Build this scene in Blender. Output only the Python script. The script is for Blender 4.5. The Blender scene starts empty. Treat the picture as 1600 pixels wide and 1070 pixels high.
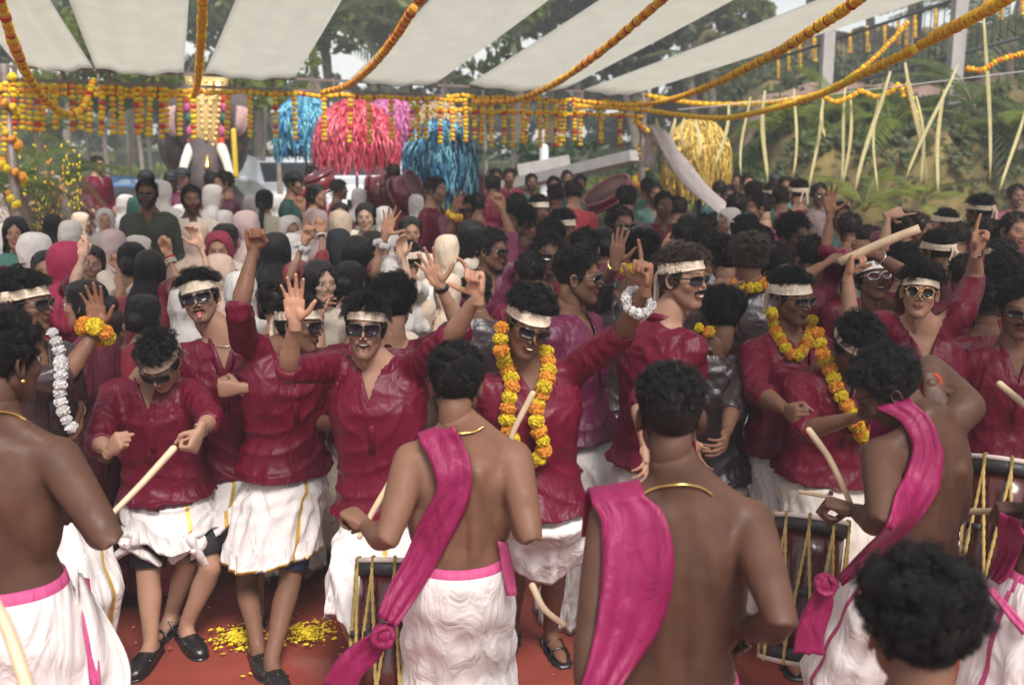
import bpy, math, random
import numpy as np
from mathutils import Vector, Matrix
from mathutils.bvhtree import BVHTree

random.seed(7)
rng = np.random.default_rng(7)
PI = math.pi
scene = bpy.context.scene
COL = scene.collection

# ------------------------------------------------------------------ camera, sky, sun, exposure
CAM_Z = 2.2
FPX = 1555.0
HORIZON = 240.0
PITCH = math.atan((535 - HORIZON) / FPX)
cam = bpy.data.cameras.new('camera')
cam.sensor_width = 36.0
cam.lens = 35.0
cam.clip_start = 0.05
cam.clip_end = 600
cam.dof.use_dof = True
cam.dof.focus_distance = 4.0
cam.dof.aperture_fstop = 2.6
cam_o = bpy.data.objects.new('camera', cam)
COL.objects.link(cam_o)
cam_o.location = (0, 0, CAM_Z)
cam_o.rotation_euler = (PI / 2 - PITCH, 0, 0)
scene.camera = cam_o

SUN_EL, SUN_ROT = math.radians(52), math.radians(160)
world = bpy.data.worlds.new("World")
scene.world = world
world.use_nodes = True
wn = world.node_tree
bg = wn.nodes['Background']
sky = wn.nodes.new('ShaderNodeTexSky')
sky.sky_type = 'NISHITA'
sky.sun_disc = False
sky.sun_elevation = SUN_EL
sky.sun_rotation = SUN_ROT
sky.air_density = 1.5
sky.dust_density = 1.0
hs = wn.nodes.new('ShaderNodeHueSaturation')          # an even veil of cloud takes most of the blue out of the sky
hs.inputs['Saturation'].default_value = 0.3
wn.links.new(sky.outputs[0], hs.inputs['Color'])
wn.links.new(hs.outputs[0], bg.inputs['Color'])
bg.inputs['Strength'].default_value = 0.11
sun = bpy.data.lights.new('sun', 'SUN')
sun.energy = 3.6
sun.angle = math.radians(22)
sun.color = (1.0, 0.97, 0.93)
sun_o = bpy.data.objects.new('sun', sun)
COL.objects.link(sun_o)
sd = Vector((math.sin(SUN_ROT) * math.cos(SUN_EL), math.cos(SUN_ROT) * math.cos(SUN_EL), math.sin(SUN_EL)))
sun_o.rotation_euler = sd.to_track_quat('Z', 'Y').to_euler()
scene.view_settings.view_transform = 'Standard'
scene.view_settings.look = 'None'
scene.view_settings.gamma = 1
scene.view_settings.exposure = 0.66
scene.view_settings.use_curve_mapping = False
scene.render.engine = 'CYCLES'
scene.cycles.max_bounces = 6
scene.cycles.diffuse_bounces = 3
scene.cycles.transparent_max_bounces = 8

_cp, _sp = math.cos(PITCH), math.sin(PITCH)
CAMV = np.array((0, 0, CAM_Z))


def ray(px, py):
    a, b = (px - 800) / FPX, (535 - py) / FPX
    return np.array((a, _cp + b * _sp, -_sp + b * _cp))


def W(px, py, Y):
    """the point of the place at distance Y ahead of the camera that the photograph shows at px, py"""
    d = ray(px, py)
    return CAMV + d * (Y / d[1])


def ground(px, py, z=0.0):
    d = ray(px, py)
    return CAMV + d * ((z - CAM_Z) / d[2])


def unit(v):
    v = np.asarray(v, float)
    n = np.linalg.norm(v)
    return v / n if n > 1e-9 else v


# ------------------------------------------------------------------ materials
MATS = {}


def nodes_of(m):
    m.use_nodes = True
    nt = m.node_tree
    return nt, nt.nodes['Principled BSDF']


def mat(name, col, rough=0.6, noise=0.12, nscale=30, bump=0.0, bscale=60, metal=0, spec=0.5, sheen=0, sub=0,
        wave=None, tint=False, trans=0, coat=0, rand=0.0, stretch=(1, 1, 1), objcoord=True, emis=None):
    if name in MATS:
        return MATS[name]
    m = bpy.data.materials.new(name)
    nt, b = nodes_of(m)
    N, Lk = nt.nodes, nt.links
    b.inputs['Roughness'].default_value = rough
    b.inputs['Metallic'].default_value = metal
    b.inputs['Specular IOR Level'].default_value = 0.34 if name.startswith('skin') else spec
    if sheen:
        b.inputs['Sheen Weight'].default_value = sheen
        b.inputs['Sheen Roughness'].default_value = 0.4
    if coat:
        b.inputs['Coat Weight'].default_value = coat
    if sub:
        b.inputs['Subsurface Weight'].default_value = sub
        b.inputs['Subsurface Radius'].default_value = (0.012, 0.005, 0.003)
        b.inputs['Subsurface Scale'].default_value = 1.0
    tc = N.new('ShaderNodeTexCoord')
    mp = N.new('ShaderNodeMapping')
    mp.inputs['Scale'].default_value = stretch
    Lk.new(tc.outputs['Object'], mp.inputs['Vector'])
    nz = N.new('ShaderNodeTexNoise')
    nz.inputs['Scale'].default_value = nscale
    nz.inputs['Detail'].default_value = 5
    Lk.new(mp.outputs[0], nz.inputs['Vector'])
    mr = N.new('ShaderNodeMapRange')
    mr.inputs['From Min'].default_value = 0.3
    mr.inputs['From Max'].default_value = 0.7
    mr.inputs['To Min'].default_value = 1 - noise
    mr.inputs['To Max'].default_value = 1 + noise
    Lk.new(nz.outputs['Fac'], mr.inputs['Value'])
    mx = N.new('ShaderNodeMix')
    mx.data_type = 'RGBA'
    mx.blend_type = 'MULTIPLY'
    mx.inputs['Factor'].default_value = 1
    mx.inputs['A'].default_value = (*col, 1)
    Lk.new(mr.outputs[0], mx.inputs['B'])
    out = mx.outputs['Result']
    if tint:
        at = N.new('ShaderNodeAttribute')
        at.attribute_name = 'tint'
        m2 = N.new('ShaderNodeMix')
        m2.data_type = 'RGBA'
        m2.blend_type = 'MULTIPLY'
        m2.inputs['Factor'].default_value = 1
        Lk.new(out, m2.inputs['A'])
        Lk.new(at.outputs['Color'], m2.inputs['B'])
        out = m2.outputs['Result']
    if rand:
        oi = N.new('ShaderNodeObjectInfo')
        r2 = N.new('ShaderNodeMapRange')
        r2.inputs['To Min'].default_value = 1 - rand
        r2.inputs['To Max'].default_value = 1 + rand
        Lk.new(oi.outputs['Random'], r2.inputs['Value'])
        m3 = N.new('ShaderNodeMix')
        m3.data_type = 'RGBA'
        m3.blend_type = 'MULTIPLY'
        m3.inputs['Factor'].default_value = 1
        Lk.new(out, m3.inputs['A'])
        Lk.new(r2.outputs[0], m3.inputs['B'])
        out = m3.outputs['Result']
    Lk.new(out, b.inputs['Base Color'])
    if bump:
        bn = N.new('ShaderNodeBump')
        bn.inputs['Strength'].default_value = bump
        bn.inputs['Distance'].default_value = 0.01
        if wave:
            n2 = N.new('ShaderNodeTexNoise')
            n2.inputs['Scale'].default_value = wave
            n2.inputs['Detail'].default_value = 3
            n2.inputs['Distortion'].default_value = 1.6
            m4 = N.new('ShaderNodeMapping')
            m4.inputs['Scale'].default_value = (1, 1, 0.35)
            m4.inputs['Rotation'].default_value = (0.2, 0.5, 0.3)
            Lk.new(tc.outputs['Object'], m4.inputs['Vector'])
            Lk.new(m4.outputs[0], n2.inputs['Vector'])
            bn.inputs['Distance'].default_value = 0.05
            Lk.new(n2.outputs['Fac'], bn.inputs['Height'])
        else:
            n2 = N.new('ShaderNodeTexNoise')
            n2.inputs['Scale'].default_value = bscale
            n2.inputs['Detail'].default_value = 6
            Lk.new(mp.outputs[0], n2.inputs['Vector'])
            Lk.new(n2.outputs['Fac'], bn.inputs['Height'])
        Lk.new(bn.outputs[0], b.inputs['Normal'])
    if trans:
        tr = N.new('ShaderNodeBsdfTranslucent')
        Lk.new(out, tr.inputs['Color'])
        ms = N.new('ShaderNodeMixShader')
        ms.inputs[0].default_value = trans
        Lk.new(b.outputs[0], ms.inputs[1])
        Lk.new(tr.outputs[0], ms.inputs[2])
        Lk.new(ms.outputs[0], N['Material Output'].inputs['Surface'])
    if name.startswith('skin'):                      # uneven sheen and tone
        n5 = N.new('ShaderNodeTexNoise')
        n5.inputs['Scale'].default_value = 26
        n5.inputs['Detail'].default_value = 6
        Lk.new(tc.outputs['Object'], n5.inputs['Vector'])
        r5 = N.new('ShaderNodeMapRange')
        r5.inputs['From Min'].default_value = 0.35
        r5.inputs['From Max'].default_value = 0.65
        r5.inputs['To Min'].default_value = 0.50
        r5.inputs['To Max'].default_value = 0.78
        Lk.new(n5.outputs['Fac'], r5.inputs['Value'])
        Lk.new(r5.outputs[0], b.inputs['Roughness'])
    MATS[name] = m
    return m


SKIN = {
    'dark': mat('skin_dark', (0.080, 0.034, 0.020), 0.44, 0.20, 9, 0.10, 150, tint=True, sub=0.06),
    'brown': mat('skin_brown', (0.160, 0.073, 0.043), 0.48, 0.16, 9, 0.10, 150, tint=True, sub=0.06),
    'tan': mat('skin_tan', (0.32, 0.170, 0.110), 0.47, 0.10, 14, 0.08, 120, tint=True, sub=0.06),
    'fair': mat('skin_fair', (0.46, 0.28, 0.20), 0.5, 0.06, 14, 0.08, 120, tint=True, sub=0.06),
}
HAIRM = mat('hair_black', (0.009, 0.007, 0.007), 0.42, 0.2, 60, spec=0.22)
HAIRB = mat('hair_brown', (0.045, 0.026, 0.018), 0.4, 0.2, 60)
HAIRG = mat('hair_mesh_black', (0.010, 0.008, 0.008), 0.4, 0.4, 60, 1.0, 75, stretch=(2, 2, 0.07), spec=0.3)
SATIN = mat('satin_maroon', (0.112, 0.0014, 0.016), 0.46, 0.10, 5, 0.5, wave=8, spec=0.26)
SATIN_P = mat('satin_plum', (0.10, 0.006, 0.036), 0.47, 0.10, 5, 0.55, wave=8, spec=0.42)
SATIN_R = mat('cotton_red', (0.36, 0.016, 0.028), 0.55, 0.10, 5, 0.4, wave=7)
SATIN_B = mat('satin_brown', (0.034, 0.018, 0.020), 0.38, 0.1, 5, 0.5, wave=7, spec=0.6)
GREEN = mat('cloth_green', (0.016, 0.070, 0.056), 0.6, 0.1, 5, 0.4, wave=7)
OLIVE = mat('cloth_olive', (0.022, 0.026, 0.016), 0.7, 0.1, 5, 0.4, wave=7)
BLACKC = mat('cloth_black', (0.012, 0.012, 0.015), 0.7, 0.1, 5, 0.3, wave=8)
NAVY = mat('cloth_navy', (0.02, 0.04, 0.10), 0.7, 0.1, 5, 0.3, wave=8)
REDV = mat('velvet_red', (0.22, 0.008, 0.02), 0.6, 0.1, 5, 0.3, wave=8, sheen=0.4)
MUNDU = mat('mundu_white', (0.70, 0.64, 0.62), 0.75, 0.05, 6, 0.55, wave=8)
MUNDU_C = mat('mundu_cream', (0.66, 0.58, 0.50), 0.75, 0.05, 6, 0.55, wave=8)
GOLDT = mat('gold_zari', (0.62, 0.40, 0.09), 0.42, 0.15, 40, 0.2, 90, metal=0.35)
BAND = mat('band_cream', (0.66, 0.53, 0.40), 0.75, 0.1, 8, 0.5, wave=22)
BANDW = mat('band_white', (0.70, 0.66, 0.60), 0.75, 0.1, 8, 0.5, wave=22)
SCARFS = {
    'white': mat('scarf_white', (0.60, 0.55, 0.52), 0.8, 0.05, 8, 0.5, wave=9),
    'pink': mat('scarf_pink', (0.46, 0.33, 0.32), 0.8, 0.05, 8, 0.5, wave=9),
    'peach': mat('scarf_peach', (0.55, 0.39, 0.31), 0.8, 0.05, 8, 0.5, wave=9),
    'beige': mat('scarf_beige', (0.60, 0.46, 0.34), 0.8, 0.05, 8, 0.5, wave=9),
    'maroon': mat('scarf_maroon', (0.20, 0.010, 0.035), 0.8, 0.05, 8, 0.5, wave=9),
    'magenta': mat('scarf_magenta', (0.33, 0.010, 0.060), 0.7, 0.05, 8, 0.5, wave=9),
    'green': mat('scarf_green', (0.015, 0.08, 0.06), 0.7, 0.05, 8, 0.5, wave=9),
    'grey': mat('scarf_brown', (0.14, 0.09, 0.09), 0.8, 0.05, 8, 0.5, wave=9),
    'black': mat('scarf_black', (0.02, 0.022, 0.028), 0.8, 0.05, 8, 0.5, wave=9),
}
SAREE = {
    'cream': mat('saree_cream', (0.55, 0.47, 0.38), 0.75, 0.08, 8, 0.5, wave=9),
    'ivory': mat('saree_ivory', (0.56, 0.52, 0.48), 0.75, 0.08, 8, 0.5, wave=9),
    'maroon': mat('saree_maroon', (0.11, 0.012, 0.028), 0.65, 0.08, 8, 0.5, wave=9),
    'pinkish': mat('saree_pink', (0.42, 0.27, 0.26), 0.75, 0.08, 8, 0.5, wave=9),
    'greeny': mat('saree_green', (0.04, 0.13, 0.10), 0.75, 0.08, 8, 0.5, wave=9),
}
PINKS = mat('sash_magenta', (0.215, 0.009, 0.062), 0.55, 0.12, 6, 0.35, wave=12, spec=0.3)
PINKT = mat('trim_pink', (0.42, 0.05, 0.16), 0.7, 0.1, 6, 0.4, wave=12)
BLACKP = mat('black_plastic', (0.008, 0.008, 0.009), 0.18, 0.1, 30, coat=0.5)
LENS = mat('dark_lens', (0.014, 0.008, 0.014), 0.08, 0.1, 8, spec=0.28)
LENSR = mat('red_lens', (0.14, 0.03, 0.05), 0.08, 0.1, 8, spec=0.3)
SILVER = mat('silver_metal', (0.5, 0.48, 0.47), 0.25, 0.1, 30, metal=1)
GOLD = mat('gold_metal', (0.75, 0.50, 0.16), 0.25, 0.1, 30, metal=1)
GOLDCH = mat('gold_caparison', (0.72, 0.50, 0.20), 0.38, 0.2, 40, 0.3, 60, metal=0.5)
LEATHER = mat('black_leather', (0.012, 0.011, 0.012), 0.22, 0.2, 60, 0.2, 200, spec=0.7)
TEETH = mat('teeth', (0.75, 0.70, 0.62), 0.3, 0.03)
TONGUE = mat('tongue', (0.42, 0.11, 0.11), 0.4, 0.05)
EYEW = mat('eye_white', (0.62, 0.58, 0.55), 0.2, 0.03)
EYEB = mat('eye_iris', (0.02, 0.012, 0.01), 0.1, 0.03)
MY = mat('marigold_yellow', (0.92, 0.70, 0.03), 0.8, 0.2, 120, 0.6, 260, trans=0.2)
MO = mat('marigold_orange', (0.93, 0.40, 0.045), 0.8, 0.2, 120, 0.6, 260, trans=0.2)
MR = mat('marigold_red', (0.55, 0.04, 0.02), 0.8, 0.18, 120, 0.6, 260)
MWH = mat('jasmine_white', (0.72, 0.68, 0.66), 0.8, 0.1, 120, 0.6, 260, trans=0.1)
STICK = mat('peeled_wood', (0.58, 0.42, 0.27), 0.5, 0.12, 30, 0.2, 80, stretch=(1, 1, 0.2))
ROPE = mat('rope_yellow', (0.62, 0.43, 0.14), 0.8, 0.2, 200, 0.9, 300)
WOODR = mat('red_jackwood', (0.075, 0.010, 0.010), 0.25, 0.2, 16, 0.1, 30, coat=0.4, stretch=(1, 1, 0.15))
HIDE = mat('drum_hide', (0.55, 0.45, 0.40), 0.6, 0.12, 9)
BLACKRIM = mat('drum_rim_black', (0.02, 0.017, 0.018), 0.5, 0.2, 40, 0.2)


# ------------------------------------------------------------------ geometry helpers
class Geo:
    """collects vertices and faces for ONE mesh"""

    def __init__(self):
        self.v, self.f, self.m, self.t, self.n = [], [], [], [], 0

    def add(self, v, f, mi=0, tint=None):
        v = np.asarray(v, float)
        self.v.append(v)
        self.f.extend([tuple(i + self.n for i in q) for q in f])
        self.m.extend([mi] * len(f))
        if tint is None:
            tint = np.ones((len(v), 3))
        self.t.append(np.broadcast_to(tint, (len(v), 3)))
        self.n += len(v)
        return self

    def arrays(self):
        return np.vstack(self.v), self.f

    def xf(self, R, T, s=1.0):
        g = Geo()
        v, f = self.arrays()
        g.v = [(v * s) @ np.asarray(R).T + T]
        g.f, g.m, g.t, g.n = list(f), list(self.m), [np.vstack(self.t)], self.n
        return g

    def join(self, o):
        self.v += o.v
        self.f.extend([tuple(i + self.n for i in q) for q in o.f])
        self.m += o.m
        self.t += o.t
        self.n += o.n
        return self

    def mesh(self, name, mats, smooth=True, tint=False):
        me = bpy.data.meshes.new(name)
        v, f = self.arrays()
        me.from_pydata(v.tolist(), [], f)
        for m in mats:
            me.materials.append(m)
        if len(mats) > 1:
            me.polygons.foreach_set('material_index', self.m)
        if smooth:
            me.polygons.foreach_set('use_smooth', [True] * len(me.polygons))
        if tint:
            a = me.color_attributes.new('tint', 'FLOAT_COLOR', 'POINT')
            t = np.vstack(self.t)
            a.data.foreach_set('color', np.hstack([t, np.ones((len(t), 1))]).ravel())
        me.update()
        return me


def ringfaces(k, n, closed=True, cap0=True, cap1=True):
    f = []
    m = n if closed else n - 1
    for i in range(k - 1):
        for j in range(m):
            a, b = i * n + j, i * n + (j + 1) % n
            f.append((a, b, b + n, a + n))
    if cap0:
        f.append(tuple(range(n - 1, -1, -1)))
    if cap1:
        f.append(tuple((k - 1) * n + j for j in range(n)))
    return f


def loft(P, rx, ry, right, n=16, cap=True, power=1.0):
    P = np.asarray(P, float)
    k = len(P)
    T = np.gradient(P, axis=0)
    T /= np.linalg.norm(T, axis=1)[:, None] + 1e-12
    right = np.asarray(right, float)
    if right.ndim == 1:
        right = np.repeat(right[None], k, 0)
    R = right - (right * T).sum(1)[:, None] * T
    R /= np.linalg.norm(R, axis=1)[:, None] + 1e-12
    S = np.cross(T, R)
    a = np.linspace(0, 2 * PI, n, endpoint=False)
    c, s = np.cos(a), np.sin(a)
    if power != 1.0:
        c = np.sign(c) * np.abs(c) ** power
        s = np.sign(s) * np.abs(s) ** power
    V = P[:, None] + R[:, None] * (np.asarray(rx)[:, None] * c)[..., None] + S[:, None] * (np.asarray(ry)[:, None] * s)[..., None]
    return V.reshape(-1, 3), ringfaces(k, n, True, cap, cap)


def tube(P, r, n=10, rounded=True, flat=1.0, up=None):
    """round bar through the points P with radius r per point"""
    P = np.asarray(P, float)
    r = np.broadcast_to(np.asarray(r, float), (len(P),)).copy()
    if rounded:
        d0, d1 = unit(P[0] - P[1]), unit(P[-1] - P[-2])
        pre = [P[0] + d0 * r[0] * math.sin(t) for t in (1.45, 0.9, 0.45)]
        post = [P[-1] + d1 * r[-1] * math.sin(t) for t in (0.45, 0.9, 1.45)]
        P = np.vstack([pre, P, post])
        r = np.concatenate([[r[0] * math.cos(t) for t in (1.45, 0.9, 0.45)], r, [r[-1] * math.cos(t) for t in (0.45, 0.9, 1.45)]])
    T = np.gradient(P, axis=0)
    T /= np.linalg.norm(T, axis=1)[:, None] + 1e-12
    if up is None:
        up = np.array((0, 0, 1.0)) if abs(T[0][2]) < 0.9 else np.array((1.0, 0, 0))
    R = []
    cur = np.asarray(up, float)
    for t in T:
        cur = cur - (cur @ t) * t
        cur = unit(cur) if np.linalg.norm(cur) > 1e-6 else np.array((1.0, 0, 0))
        R.append(cur)
    return loft(P, r, r * flat, np.array(R), n)


def ellipsoid(c, r, R=None, nu=16, nv=10):
    v = []
    for i in range(1, nv):
        ph = PI * i / nv
        for j in range(nu):
            th = 2 * PI * j / nu
            v.append((math.sin(ph) * math.cos(th), math.sin(ph) * math.sin(th), -math.cos(ph)))
    v = np.array([(0, 0, -1)] + v + [(0, 0, 1)]) * np.asarray(r)
    f = [(0, 1 + (j + 1) % nu, 1 + j) for j in range(nu)]
    for i in range(nv - 2):
        for j in range(nu):
            a, b = 1 + i * nu + j, 1 + i * nu + (j + 1) % nu
            f.append((a, b, b + nu, a + nu))
    e = 1 + (nv - 2) * nu
    f += [(e + j, e + (j + 1) % nu, len(v) - 1) for j in range(nu)]
    if R is not None:
        v = v @ np.asarray(R).T
    return v + np.asarray(c), f


def box(c, s, R=None):
    c = np.asarray(c, float)
    v = np.array([(x, y, z) for x in (-1, 1) for y in (-1, 1) for z in (-1, 1)]) * np.asarray(s) / 2
    if R is not None:
        v = v @ np.asarray(R).T
    return v + c, [(0, 1, 3, 2), (4, 6, 7, 5), (0, 4, 5, 1), (2, 3, 7, 6), (0, 2, 6, 4), (1, 5, 7, 3)]


def bar(a, b, w, h, up=(0, 0, 1)):
    a, b = np.asarray(a, float), np.asarray(b, float)
    z = unit(b - a)
    x = unit(np.cross(up, z)) if abs(np.dot(unit(up), z)) < 0.98 else unit(np.cross((1, 0, 0), z))
    y = np.cross(z, x)
    return box((a + b) / 2, (w, h, np.linalg.norm(b - a)), np.array([x, y, z]).T)


def remesh(g, voxel, it=4, fac=0.5):
    v, f = g.arrays() if isinstance(g, Geo) else g
    me = bpy.data.meshes.new('tmp')
    me.from_pydata(v.tolist(), [], f)
    o = bpy.data.objects.new('tmp', me)
    COL.objects.link(o)
    m = o.modifiers.new('r', 'REMESH')
    m.mode = 'VOXEL'
    m.voxel_size = voxel
    if it:
        s = o.modifiers.new('s', 'SMOOTH')
        s.factor = fac
        s.iterations = it
    dg = bpy.context.evaluated_depsgraph_get()
    e = o.evaluated_get(dg).data
    n = len(e.vertices)
    vv = np.empty(n * 3)
    e.vertices.foreach_get('co', vv)
    nn = np.empty(n * 3)
    e.vertices.foreach_get('normal', nn)
    li = np.empty(len(e.loops), int)
    e.loops.foreach_get('vertex_index', li)
    ls = np.empty(len(e.polygons), int)
    e.polygons.foreach_get('loop_start', ls)
    lt = np.empty(len(e.polygons), int)
    e.polygons.foreach_get('loop_total', lt)
    li = li.tolist()
    ff = [tuple(li[a:a + b]) for a, b in zip(ls.tolist(), lt.tolist())]
    bpy.data.objects.remove(o)
    bpy.data.meshes.remove(me)
    return vv.reshape(-1, 3), ff, nn.reshape(-1, 3)


def spline(P, k):
    """smooth curve through P, k samples in each span"""
    P = np.asarray(P, float)
    Q = np.vstack([2 * P[0] - P[1], P, 2 * P[-1] - P[-2]])
    out = []
    for i in range(1, len(Q) - 2):
        for t in np.linspace(0, 1, k, endpoint=False):
            a, b, c, d = Q[i - 1], Q[i], Q[i + 1], Q[i + 2]
            out.append(0.5 * ((2 * b) + (c - a) * t + (2 * a - 5 * b + 4 * c - d) * t * t + (3 * b - a - 3 * c + d) * t ** 3))
    out.append(P[-1])
    return np.array(out)


def resample(P, step):
    P = np.asarray(P, float)
    d = np.concatenate([[0], np.cumsum(np.linalg.norm(np.diff(P, axis=0), axis=1))])
    n = max(2, int(d[-1] / step) + 1)
    t = np.linspace(0, d[-1], n)
    return np.stack([np.interp(t, d, P[:, i]) for i in range(3)], 1)


def folds(v, amp, freq, seed, stretch=(1, 1, 0.5), sharp=1.3):
    """cloth folds: warped ridges, as a height per vertex"""
    r = np.random.default_rng(seed)
    q = v * np.asarray(stretch)
    h = np.zeros(len(v))
    for k in range(5):
        w = unit(r.normal(size=3))
        w2 = unit(r.normal(size=3))
        p1, p2 = r.uniform(0, 6.28, 2)
        warp = 1.1 * np.sin(v @ w2 * freq * 0.45 + p2) + 0.5 * np.sin(v @ np.roll(w2, 1) * freq * 0.9 + p1)
        h += (1 - np.abs(np.sin(q @ w * freq * (0.6 + 0.35 * k) + warp + p1))) ** sharp * (1.0 - 0.13 * k)
    return (h / 2.2 - 0.75) * amp


def link(name, data, parent=None, loc=(0, 0, 0)):
    o = bpy.data.objects.new(name, data)
    COL.objects.link(o)
    o.location = loc
    if parent is not None:
        o.parent = parent
    return o


def tag(o, label=None, cat=None, group=None, kind=None):
    if label:
        o['label'] = label
    if cat:
        o['category'] = cat
    if group:
        o['group'] = group
    if kind:
        o['kind'] = kind
    return o


def empty(name, loc=(0, 0, 0), label=None, cat=None, group=None):
    o = bpy.data.objects.new(name, None)
    COL.objects.link(o)
    o.location = loc
    o.empty_display_size = 0.1
    return tag(o, label, cat, group)
# ------------------------------------------------------------------ heads (face looks along -Y, origin between the ears)
def sdE(p, c, r):
    r = np.asarray(r)
    q = (p - np.asarray(c)) / r
    k0 = np.linalg.norm(q, axis=1)
    k1 = np.linalg.norm(q / r, axis=1)
    return k0 * (k0 - 1) / np.maximum(k1, 1e-6)


def sdC(p, a, b, ra, rb):
    a, b = np.asarray(a, float), np.asarray(b, float)
    h = np.clip((p - a) @ (b - a) / ((b - a) @ (b - a)), 0, 1)
    return np.linalg.norm(p - a - h[:, None] * (b - a), axis=1) - (ra + (rb - ra) * h)


def smin(a, b, k):
    h = np.maximum(k - np.abs(a - b), 0) / k
    return np.minimum(a, b) - h * h * k / 4


def head_sdf(p, mouth, female):
    q = p * np.array((1, 1, 1))
    q[:, 0] = np.abs(q[:, 0])
    d = sdE(q, (0, 0.014, 0.034), (0.0745, 0.094, 0.084))
    jw = 0.053 if not female else 0.049
    d = smin(d, sdE(q, (0, -0.030, -0.030), (jw + 0.006, 0.060, 0.076)), 0.035)
    d = smin(d, sdC(q, (0.048, 0.0, -0.045), (0.012, -0.062, -0.094), 0.016, 0.017), 0.030)
    d = smin(d, sdE(q, (0, -0.074, -0.092), (0.018, 0.016, 0.015)), 0.018)
    d = smin(d, sdE(q, (0.020, -0.081, 0.026), (0.026, 0.010, 0.008)), 0.016)
    d = smin(d, sdE(q, (0.041, -0.062, -0.018), (0.018, 0.020, 0.015)), 0.022)
    d = -smin(-d, sdE(q, (0.031, -0.100, 0.006), (0.016, 0.016, 0.011)), 0.014)
    d = smin(d, sdC(q, (0, -0.086, 0.014), (0, -0.109, -0.022), 0.0065, 0.0095), 0.010)
    d = smin(d, sdE(q, (0.011, -0.098, -0.027), (0.0085, 0.010, 0.0072)), 0.006)
    if mouth in ('closed', 'smile'):
        w = 0.022 if mouth == 'closed' else 0.027
        d = smin(d, sdE(q, (0, -0.0905, -0.0505), (w, 0.009, 0.0052)), 0.005)
        d = smin(d, sdE(q, (0, -0.0885, -0.0605), (w * 0.85, 0.010, 0.0065)), 0.005)
        d = -smin(-d, sdE(q, (0, -0.103, -0.0552), (w, 0.0085, 0.0016)), 0.004)
    else:
        hh = 0.0125 if mouth == 'open' else 0.009
        cz = -0.058 + 0.30 * np.clip(q[:, 0] - 0.004, 0, 1)
        q2 = q - np.stack([q[:, 0] * 0, q[:, 0] * 0, cz + 0.058], 1)
        d = smin(d, sdE(q2, (0, -0.088, -0.058), (0.033, 0.011, hh + 0.007)), 0.008)
        d = -smin(-d, sdE(q2, (0, -0.094, -0.059), (0.027, 0.022, hh)), 0.004)
    return d


def head_radius(D, mouth='closed', female=False, it=26):
    c = np.array((0, -0.008, 0.0))
    r = np.full(len(D), 0.03)
    for _ in range(it):
        r = r - head_sdf(c + D * r[:, None], mouth, female) * 0.85
    return c + D * r[:, None]


def hairline_mask(p, kind='male'):
    """>0 where hair grows"""
    a = np.degrees(np.abs(np.arctan2(p[:, 0], p[:, 1])))       # 0 back, 180 front
    if kind == 'male':
        z = np.interp(a, [0, 50, 85, 100, 112, 128, 145, 180], [-0.075, -0.068, -0.012, -0.030, -0.012, 0.040, 0.064, 0.070])
    else:
        z = np.interp(a, [0, 60, 85, 110, 128, 150, 180], [-0.080, -0.070, -0.020, 0.000, 0.035, 0.060, 0.072])
    return p[:, 2] - z


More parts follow.
